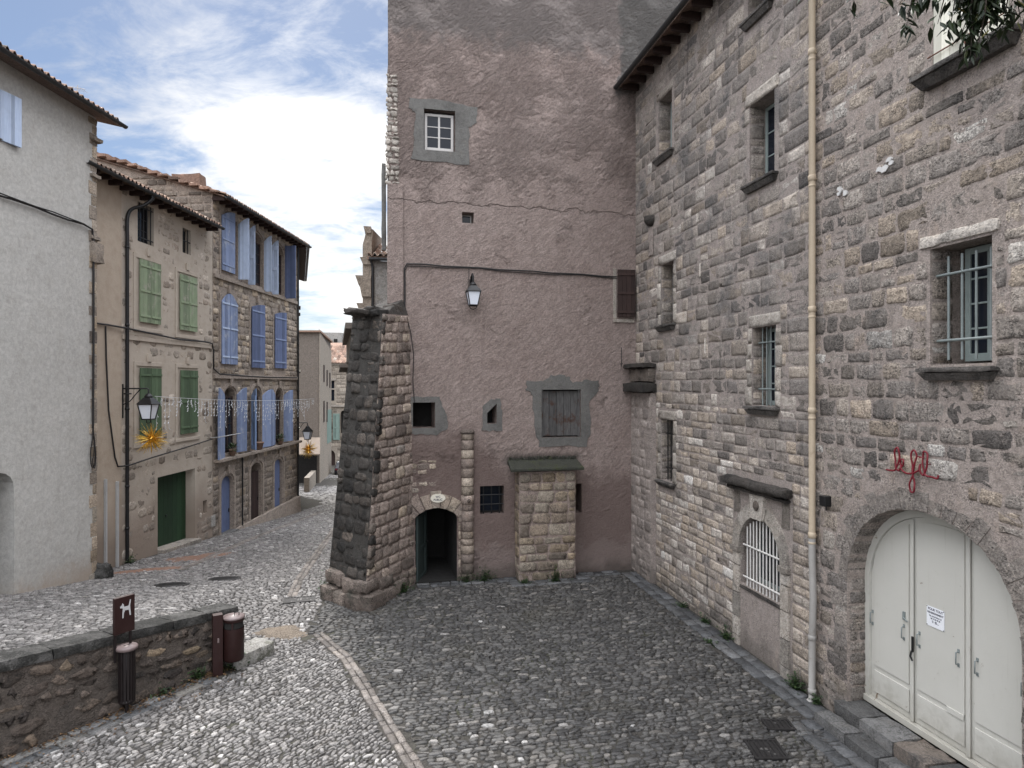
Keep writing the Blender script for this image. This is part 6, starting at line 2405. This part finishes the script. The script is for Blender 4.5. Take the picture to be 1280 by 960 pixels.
mb = MB()
mb.tube([(.22, -.05, 1.07), (.22, -.05, 1.12), (.30, -.05, 1.12), (.30, -.05, 1.06)], .008, 6)
mb.build('handle', M_black, ld)
mb = MB()
mb.box(-.08, -.05, -.085, -.069, .62, .70)
mb.build('lock', M_lid, t_)

# ------------------------------------------------------------------ beyond the buttress and down the street
t_ = thing('white_annex', 'small white rendered house with clay tile roof behind the buttress', 'house', (0, 0, 0))
mb = MB()
fp = [(-4.92, 24.0), (-3.0, 24.4), (-3.0, 29), (-5.6, 29)]
mb.prismz(fp, -2, 9.75)
mb.build('wall', M_farw, t_)
mb = MB()
rng = random.Random(131)
mb.hull2([(-5.05, 23.7, 9.75), (-2.9, 24.0, 9.75), (-2.9, 29, 10.9), (-5.3, 29, 10.9)], [(-5.05, 23.7, 9.85), (-2.9, 24.0, 9.85), (-2.9, 29, 11.0), (-5.3, 29, 11.0)])
mb.M = Matrix.Translation((-5.05, 23.7, 0)) @ Matrix.Rotation(.15, 4, 'Z')
tiles(mb, 0, 2.2, -.06, 9.9, .28, 4.5, rng=rng)
mb.M = None
mb.build('roof', M_tile, t_)
mb = MB()
mb.tube([(-5.0, 23.75, 9.78), (-2.9, 24.05, 9.78)], .07, 8)
mb.tube([(-4.95, 23.85, 9.75), (-4.9, 23.92, 9.5), (-4.9, 23.92, -1)], .045, 8)
mb.build('downpipe', M_zinc, t_)
t_ = thing('cornice_house', 'stone house seen edge-on with stepped cornices beside the white annex', 'house', (0, 0, 0))
mb = MB()
mb.prismz([(-5.25, 23.9), (-4.94, 23.95), (-5.62, 29), (-6.0, 29)], -2, 10.3)
mb.hull2([(-5.25, 23.9, 10.3), (-4.94, 23.95, 10.3), (-5.62, 29, 10.3), (-6, 29, 10.3)], [(-5.1, 23.9, 10.85), (-4.9, 23.95, 10.85), (-5.55, 29, 11.6), (-5.8, 29, 11.6)])
mb.build('wall', M_warm, t_)
mb = MB()
for (v, o_, h_) in ((9.05, .24, .16), (8.62, .12, .43), (8.1, .20, .14), (9.75, .08, .10), (10.85, .06, .08)):
    a = -5.25 - o_ if v < 10 else -5.2
    mb.hull2([(a + .1, 23.84, v - .15), (-4.95, 23.86, v - .15), (-5.6, 29, v - .15), (-6.0 - o_ + .1, 29, v - .15)], [(a, 23.8, v + h_), (-4.95, 23.86, v + h_), (-5.6, 29, v + h_), (-6.0 - o_, 29, v + h_)])
mb.build('cornice', M_warm, t_)

t_ = thing('corniced_mansion', 'distant stone house with heavy cornices half hidden behind the buttress', 'house', (.22, 0, -.75))
mb = MB()
mb.prismz([(-8.45, 35), (-5.5, 35.5), (-6, 50), (-12.4, 50)], -4, 9.0)
mb.build('wall', M_far, t_)
mb = MB()
mb.prismz([(-8.75, 34.8), (-5.5, 35.2), (-6, 50), (-12.7, 50)], 9.0, 9.3)
mb.prismz([(-8.62, 34.85), (-5.5, 35.3), (-6, 50), (-12.55, 50)], 7.3, 7.5)
mb.prismz([(-9.0, 34.75), (-5.5, 35.2), (-6, 50), (-12.95, 50)], 7.0, 7.15)
mb.build('cornice', M_fard, t_)
mb = MB()
mb.prismz([(-8.9, 36), (-8.55, 36.1), (-8.8, 37), (-9.1, 36.9)], 4.6, 6.4)
mb.build('balcony', M_fard, t_)

t_ = thing('brown_gable_house', 'narrow brown rendered gable house far down the street', 'house', (0, 0, 0))
mb = MB()
mb.prismz([(-19.2, 60), (-17.05, 60), (-20.0, 75), (-26, 75)], -6, 9.95)
mb.build('wall', M_fard, t_)
mb = MB()
mb.add([(-17.04, 59.98, -6), (-20.0, 75, -6), (-20.0, 75, 9.0), (-17.04, 59.98, 10.3)], [(0, 1, 2, 3)])
lf = Vector((-17.04, 59.98, 0))
ld_ = Vector((-2.96, 15.02, 0)).normalized()
ln_ = Vector((ld_.y, -ld_.x, 0))
mb.hull2([lf + ln_ * .02 + Vector((0, 0, -6)), lf + ld_ * 15.3 + ln_ * .02 + Vector((0, 0, -6)), lf + ld_ * 15.3 + ln_ * .08 + Vector((0, 0, -6)), lf + ln_ * .08 + Vector((0, 0, -6))],
         [lf + ln_ * .02 + Vector((0, 0, 10.1)), lf + ld_ * 15.3 + ln_ * .02 + Vector((0, 0, 9)), lf + ld_ * 15.3 + ln_ * .08 + Vector((0, 0, 9)), lf + ln_ * .08 + Vector((0, 0, 10.1))])
mb.build('street_wall', M_far, t_)
mb = MB()
mb.prismz([(-19.4, 59.7), (-16.8, 59.7), (-19.8, 75.2), (-26, 75)], 9.96, 10.12)
mb.build('roof', M_tile, t_)
for (d_, v, hh) in ((4, 5.6, 1.6), (8, 5.2, 1.6), (12, 5.0, 1.6), (4, 1.8, 2), (8, 1.6, 2)):
    mb = MB()
    p_ = lf + ld_ * d_ + ln_ * .09
    q = p_ + ld_ * 1.1
    mb.hull2([p_ + Vector((0, 0, v)), q + Vector((0, 0, v)), q + ln_ * .05 + Vector((0, 0, v)), p_ + ln_ * .05 + Vector((0, 0, v))], [p_ + Vector((0, 0, v + hh)), q + Vector((0, 0, v + hh)), q + ln_ * .05 + Vector((0, 0, v + hh)), p_ + ln_ * .05 + Vector((0, 0, v + hh))])
    mb.build('window', M_brown, t_)
for (d_, v) in ((8.5, -.6), (11.5, -.7)):
    mb = MB()
    p_ = lf + ld_ * d_ + ln_ * .1
    q = p_ + ld_ * .9 + ln_ * .12
    mb.hull2([p_ + Vector((0, 0, v)), q + Vector((0, 0, v)), q + ln_ * .05 + ld_ * .05 + Vector((0, 0, v)), p_ + ld_ * .08 + Vector((0, 0, v))], [p_ + Vector((0, 0, v + 3.4)), q + Vector((0, 0, v + 3.4)), q + ln_ * .05 + ld_ * .05 + Vector((0, 0, v + 3.4)), p_ + ld_ * .08 + Vector((0, 0, v + 3.4))])
    mb.build('shutter', M_celad, t_)
mb = MB()
mb.hull2([(-19, 57.4, -.6), (-16.2, 57.4, -.6), (-16.9, 59.9, .6), (-19, 59.9, .6)], [(-19, 57.4, -.5), (-16.2, 57.4, -.5), (-16.9, 59.9, .7), (-19, 59.9, .7)])
mb.build('awning', M_beige, t_)
mb = MB()
mb.add([(-18.9, 59.95, -5), (-17.2, 59.95, -5), (-17.2, 59.95, .2), (-18.9, 59.95, .2)], [(0, 1, 2, 3)])
mb.build('shop_front', M_dk, t_)

t_ = thing('stone_mansion', 'far stone mansion closing the street, with mullioned window and clay tile roof', 'house', (0, 0, 0))
fd = Wall((-25.5, 85.0), (1, .06))
t_.location = (fd.o.x, fd.o.y, 0)
t_.rotation_euler = (0, 0, fd.rz)
mb = MB()
hM = [rect(2.1, 3.25, 3.3, 5.8), arch(2.4, 3.35, -7, -3.6, -2.9, 8), arch(4.0, 4.9, -.8, 1.7, 2.1, 8)]
facade(mb, rect(-2, 9, -9, 8.0), hM)
for h_ in hM:
    reveal(mb, h_, 0, .4, 0, 1)
mb.add([(9, 0, -9), (9, 10, -9), (9, 10, 8), (9, 0, 8)], [(0, 1, 2, 3)])
mb.add([(-2, 0, -9), (-2, 10, -9), (-2, 10, 8), (-2, 0, 8)], [(3, 2, 1, 0)])
mb.build('wall', [M_far, M_dk], t_)
mb = MB()
masonry(mb, flat, -1, 8, -6, 7.9, [(1.9, 3.5, 3.0, 6.1), (2.1, 3.6, -7, -2.6), (3.6, 5.2, -1, 2.4)], (.35, .5), (.5, .9), seed=141, prot=(0, .03), joint=.04)
mb.build('masonry', M_far, t_)
mb = MB()
for (a, b, c_, d) in ((2.6, 2.75, 3.3, 5.8), (2.1, 2.6, 4.7, 4.85), (2.75, 3.25, 4.7, 4.85)):
    mb.box(a, b, .0, .2, c_, d)
mb.box(1.9, 3.45, -.15, 0, 5.85, 6.1)
mb.box(-1, 8.5, -.2, 0, 2.55, 2.8)
mb.box(-1, 8.5, -.2, 0, 7.8, 8.0)
wn = mb.build('mullion', M_pale, t_)
mb = MB()
mb.box(2.1, 3.25, .22, .24, 3.3, 5.8)
mb.build('pane', M_glass, wn)
mb = MB()
tiles(mb, -2.2, 9.2, -.4, 8.05, .5, 5.5, pitch=.4, row=.7, rng=random.Random(5))
mb.add([(-2.2, -.4, 8.0), (9.2, -.4, 8.0), (9.2, 5.4, 10.9), (-2.2, 5.4, 10.9)], [(0, 1, 2, 3)])
mb.build('roof', M_tile, t_)
for (u, w_, v, h_) in ((1.0, .95, -1.9, 4.3), (2.0, .95, -1.9, 4.3), (3.1, .85, -1.6, 3.3)):
    shutter(t_, u, -.05, v, w_, h_, 1, 8, M_celad, 0, 'panel', seed=int(u * 3))
mb = MB()
mb.box(2.3, 3.4, .3, .36, -7, -3)
mb.build('door', M_brown, t_)
t_ = thing('square_tower', 'pale square tower with flat top rising behind the mansion roof', 'tower', (0, 0, 0))
mb = MB()
mb.prismz([(-26.6, 95), (-23.9, 95.2), (-23.6, 99), (-26.6, 99)], 0, 12.6)
mb.build('wall', M_farw, t_)
mb = MB()
mb.box(-24.9, -24.4, 94.98, 95.06, 10.9, 11.7)
mb.build('window', M_dk, t_)

# garden wall at the foot of the awning house
t_ = thing('garden_wall', 'low pale street wall far down on the left of the lane', 'wall', (0, 0, 0))
mb = MB()
mb.hull2([(-14.9, 50, -4), (-17.0, 59, -5), (-17.4, 59, -5), (-15.3, 50, -4)], [(-14.9, 50, -1.5), (-17.0, 59, -2.1), (-17.4, 59, -2.1), (-15.3, 50, -1.5)])
mb.build('masonry', M_far, t_)

# parked car, far down the lane
t_ = thing('parked_car', 'small dark car parked far down the street beside the buttress edge', 'car', (-17.95, 72.5, g(-17.95, 72.5) + .0), .2)
mb = MB()
prof = [(-1.9, .30), (1.9, .30), (1.95, .62), (1.75, .88), (.95, .95), (.35, 1.42), (-1.1, 1.45), (-1.75, .98), (-1.95, .85)]
N_ = len(prof)
vs = []
for yy, k_ in ((-.82, 1), (.82, 1)):
    for (a, b) in prof:
        kk = 1 if b < 1.0 else .84
        vs.append((yy * kk, a, b))
mb.add(vs, [(i, (i + 1) % N_, (i + 1) % N_ + N_, i + N_) for i in range(N_)] + [tuple(range(N_))[::-1], tuple(range(N_, 2 * N_))])
bd = mb.build('body', M_car, t_, bevel=.05)
mb = MB()
mb.hull2([(-.62, -1.66, 1.02), (.62, -1.66, 1.02), (.62, -1.62, 1.03), (-.62, -1.62, 1.03)], [(-.56, -1.22, 1.40), (.56, -1.22, 1.40), (.56, -1.18, 1.40), (-.56, -1.18, 1.40)])
mb.build('rear_window', M_glass, t_)
for sx in (-1, 1):
    for yy in (-1.2, 1.25):
        mb = MB()
        mb.lathe([(0, -.1), (.22, -.1), (.31, -.08), (.32, 0), (.31, .08), (.22, .1), (0, .1)], 20)
        o = mb.build('wheel', M_tyre, t_)
        o.location = (sx * .78, yy, .32)
        o.rotation_euler = (0, R(90), 0)
    mb = MB()
    mb.box(sx * .66 - .1, sx * .66 + .1, -1.985, -1.93, .68, .82)
    mb.build('tail_light', M_red, t_)

# ------------------------------------------------------------------ tree whose branch hangs into the top right
t_ = thing('street_tree', 'slender drooping leaves of a tree branch hanging in front of the ivory shutters', 'tree', (5.0, 1.6, 0))
mb = MB()
mb.tube(smooth([(0, 0, -.2), (.05, .05, 2), (-.05, .15, 4.5), (.1, .3, 7), (.0, .8, 9)], 4), [.24 - .009 * i for i in range(17)], 12)
mb.build('trunk', M_bark, t_)
rng = random.Random(151)
bm_, lm = MB(), MB()


def twig(p0, p1, r0, leaves, spread=.12):
    p0, p1 = Vector(p0), Vector(p1)
    mid = (p0 + p1) / 2 + Vector((rng.uniform(-.1, .1), rng.uniform(-.1, .1), .08))
    path = [Vector(q) for q in smooth([tuple(p0), tuple(mid), tuple(p1)], 5)]
    bm_.tube(path, [r0 * (1 - .8 * i / (len(path) - 1)) for i in range(len(path))], 5, caps=False)
    for i in range(leaves):
        f = rng.uniform(.08, 1.02)
        k = min(len(path) - 1, int(f * (len(path) - 1)))
        b0 = path[k] + Vector((rng.uniform(-1, 1), rng.uniform(-1, 1), rng.uniform(-1, .4))) * spread * .35
        a = rng.uniform(0, 2 * PI)
        dn_ = rng.uniform(.3, 1.4)
        d = Vector((math.cos(a) * math.cos(dn_), math.sin(a) * math.cos(dn_), -math.sin(dn_)))
        L = rng.uniform(.085, .155)
        s = d.cross(Vector((rng.uniform(-.5, .5), rng.uniform(-.5, .5), 1))).normalized() * L * rng.uniform(.13, .20)
        up = d.cross(s).normalized() * L * .05
        tip = b0 + d * L - Vector((0, 0, L * .12))
        col = (min(1, abs(rng.gauss(.22, .22))), rng.random(), .5)
        q1_, q2_ = b0 + d * L * .35, b0 + d * L * .7
        lm.add([b0, q1_ + s + up, q2_ + s * .75 + up * .7, tip, q2_ - s * .75 + up * .7, q1_ - s + up, q1_ - up * .5, q2_ - up * .5],
               [(0, 1, 6), (1, 2, 7, 6), (2, 3, 7), (0, 6, 5), (6, 7, 4, 5), (7, 3, 4)], col, False)


def px(x_, y_, d):
    return Vector(((x_ - 640) / FPX * d - 5.0, d - 1.6, CAMZ + (480 - y_) / FPX * d))


limb = [(0, .8, 8.8), (-.4, 2.0, 9.7), (-.7, 3.4, 9.9), (-1.1, 4.6, 9.5)]
bm_.tube(smooth(limb, 4), [.10 - .006 * i for i in range(13)], 8)
limb2 = [(0, .8, 8.8), (.4, 2.2, 9.7), (.1, 3.6, 9.9), (-.3, 4.6, 9.6)]
bm_.tube(smooth(limb2, 4), [.09 - .0055 * i for i in range(13)], 8)
for (xa, ya, xb, yb, d, n_) in ((1150, -40, 1133, 34, 6.0, 26), (1165, -50, 1122, 8, 6.0, 14), (1170, -45, 1160, 12, 6.1, 16), (1110, -45, 1100, 0, 6.1, 10), (1195, -45, 1172, 30, 5.9, 20), (1190, -45, 1186, 42, 6.0, 22),
                                (1200, -40, 1200, 50, 6.0, 26), (1215, -45, 1213, 70, 5.9, 40), (1220, -40, 1224, 55, 6.1, 30), (1210, -30, 1207, 20, 6.1, 26), (1240, -45, 1234, 52, 6.0, 28), (1250, -45, 1252, 40, 6.0, 26),
                                (1235, -20, 1246, 12, 5.9, 26), (1285, -35, 1276, 26, 6.0, 14), (1258, -40, 1262, 12, 6.1, 14), (1205, -45, 1230, 20, 6.0, 28), (1180, -50, 1215, 12, 6.0, 24), (1225, -30, 1218, 78, 5.95, 20), (1225, -50, 1240, 20, 6.05, 30)):
    twig(px(xa, ya, d), px(xb, yb, d), .012, int(n_ * 1.6))
for i in range(46):
    a = px(rng.uniform(1080, 1380), rng.uniform(-60, -200), rng.uniform(4.6, 6.6))
    twig(a, a + Vector((rng.uniform(-.35, .35), rng.uniform(-.35, .35), -rng.uniform(.2, .5))), .012, 26, .2)
for i in range(60):
    a = Vector((rng.gauss(.3, 1.3), rng.gauss(1.0, 1.4), rng.uniform(9.2, 12)))
    twig(a, a + Vector((rng.uniform(-.5, .5), rng.uniform(-.5, .5), -rng.uniform(.2, .6))), .015, 30, .3)
bm_.build('branch', M_bark, t_)
lm.build('crown', M_leaf, t_)

# ------------------------------------------------------------------ weeds and fallen leaves
for i, (lab, x, y, n_, sp, h_, rz) in enumerate([
        ('dark weeds rooted at the buttress foot by the green door leaf', -2.80, 17.55, 130, .30, .30, 1.1),
        ('leafy weed tuft between the pilaster and the pier', -.75, 18.62, 170, .34, .28, .23),
        ('small weed tuft right beside the pilaster foot', -1.25, 18.45, 80, .18, .2, .23),
        ('flat low weeds along the front foot of the mossy capped pier', .35, 18.35, 80, .26, .10, .23),
        ('bushy weed at the foot of the mossy capped pier towards the black slot window', 1.18, 18.5, 130, .18, .32, .23),
        ('thin weed strip under the narrow window with black bars', 4.12, 16.45, 70, .22, .08, -1.38),
        ('weed growing from the wall gutter halfway to the arched window', 4.36, 15.35, 80, .20, .12, -1.38),
        ('weed tuft at the jamb of the arched window farther from the drainpipe', 4.52, 14.35, 110, .20, .20, -1.38),
        ('flat weed in the slab joint out from the arched window', 4.12, 14.15, 60, .20, .05, -1.38),
        ('bushy weed between the arched window and the cream drainpipe', 5.00, 11.98, 150, .22, .24, -1.38),
        ('weed tuft at the foot of the cream drainpipe', 5.12, 11.45, 60, .14, .14, -1.38),
        ('weeds under the litter bin beside the stone block', -5.28, 12.95, 120, .22, .22, 1.05),
        ('low weeds at the base of the low wall beside the litter bin', -5.72, 12.42, 90, .26, .2, 1.05),
        ('weed sprig at the base of the low wall beside the dog pictogram bin', -6.05, 11.75, 40, .2, .12, 1.05),
        ('weeds at the downpipe foot of the green shuttered house', -11.85, 21.1, 90, .25, .22, 1.5),
        ('trailing weeds hanging from the blackened buttress foot on the street side', -4.85, 17.6, 90, .25, .3, 2.0)]):
    weed('weed', lab, x, y, int(n_ * 1.5), sp * 1.15, h_ * 1.25, 200 + i, .55, rz)
mb = MB()
rng = random.Random(171)
for i in range(1300):
    u = -abs(rng.gauss(0, 3.2)) - .3
    off = abs(rng.gauss(0, .14)) + .04
    if rng.random() < .12:
        off += rng.uniform(0, .7)
    p_ = WT.P(u, 0, -off)
    z_ = g(p_[0], p_[1]) + rng.uniform(.015, .05)
    a, L = rng.uniform(0, 6.28), rng.uniform(.025, .06)
    d = Vector((math.cos(a), math.sin(a), rng.uniform(-.2, .3)))
    s = Vector((-math.sin(a), math.cos(a), rng.uniform(-.3, .3))) * L * .35
    b0 = Vector((p_[0], p_[1], z_))
    mb.add([b0, b0 + d * L * .5 + s, b0 + d * L, b0 + d * L * .5 - s], [(0, 1, 2, 3)], (rng.random(), rng.random(), .5))
tag(mb.build('fallen_leaves', M_dead), 'brown fallen leaves gathered along the foot of the low wall', 'leaves', kind='stuff')
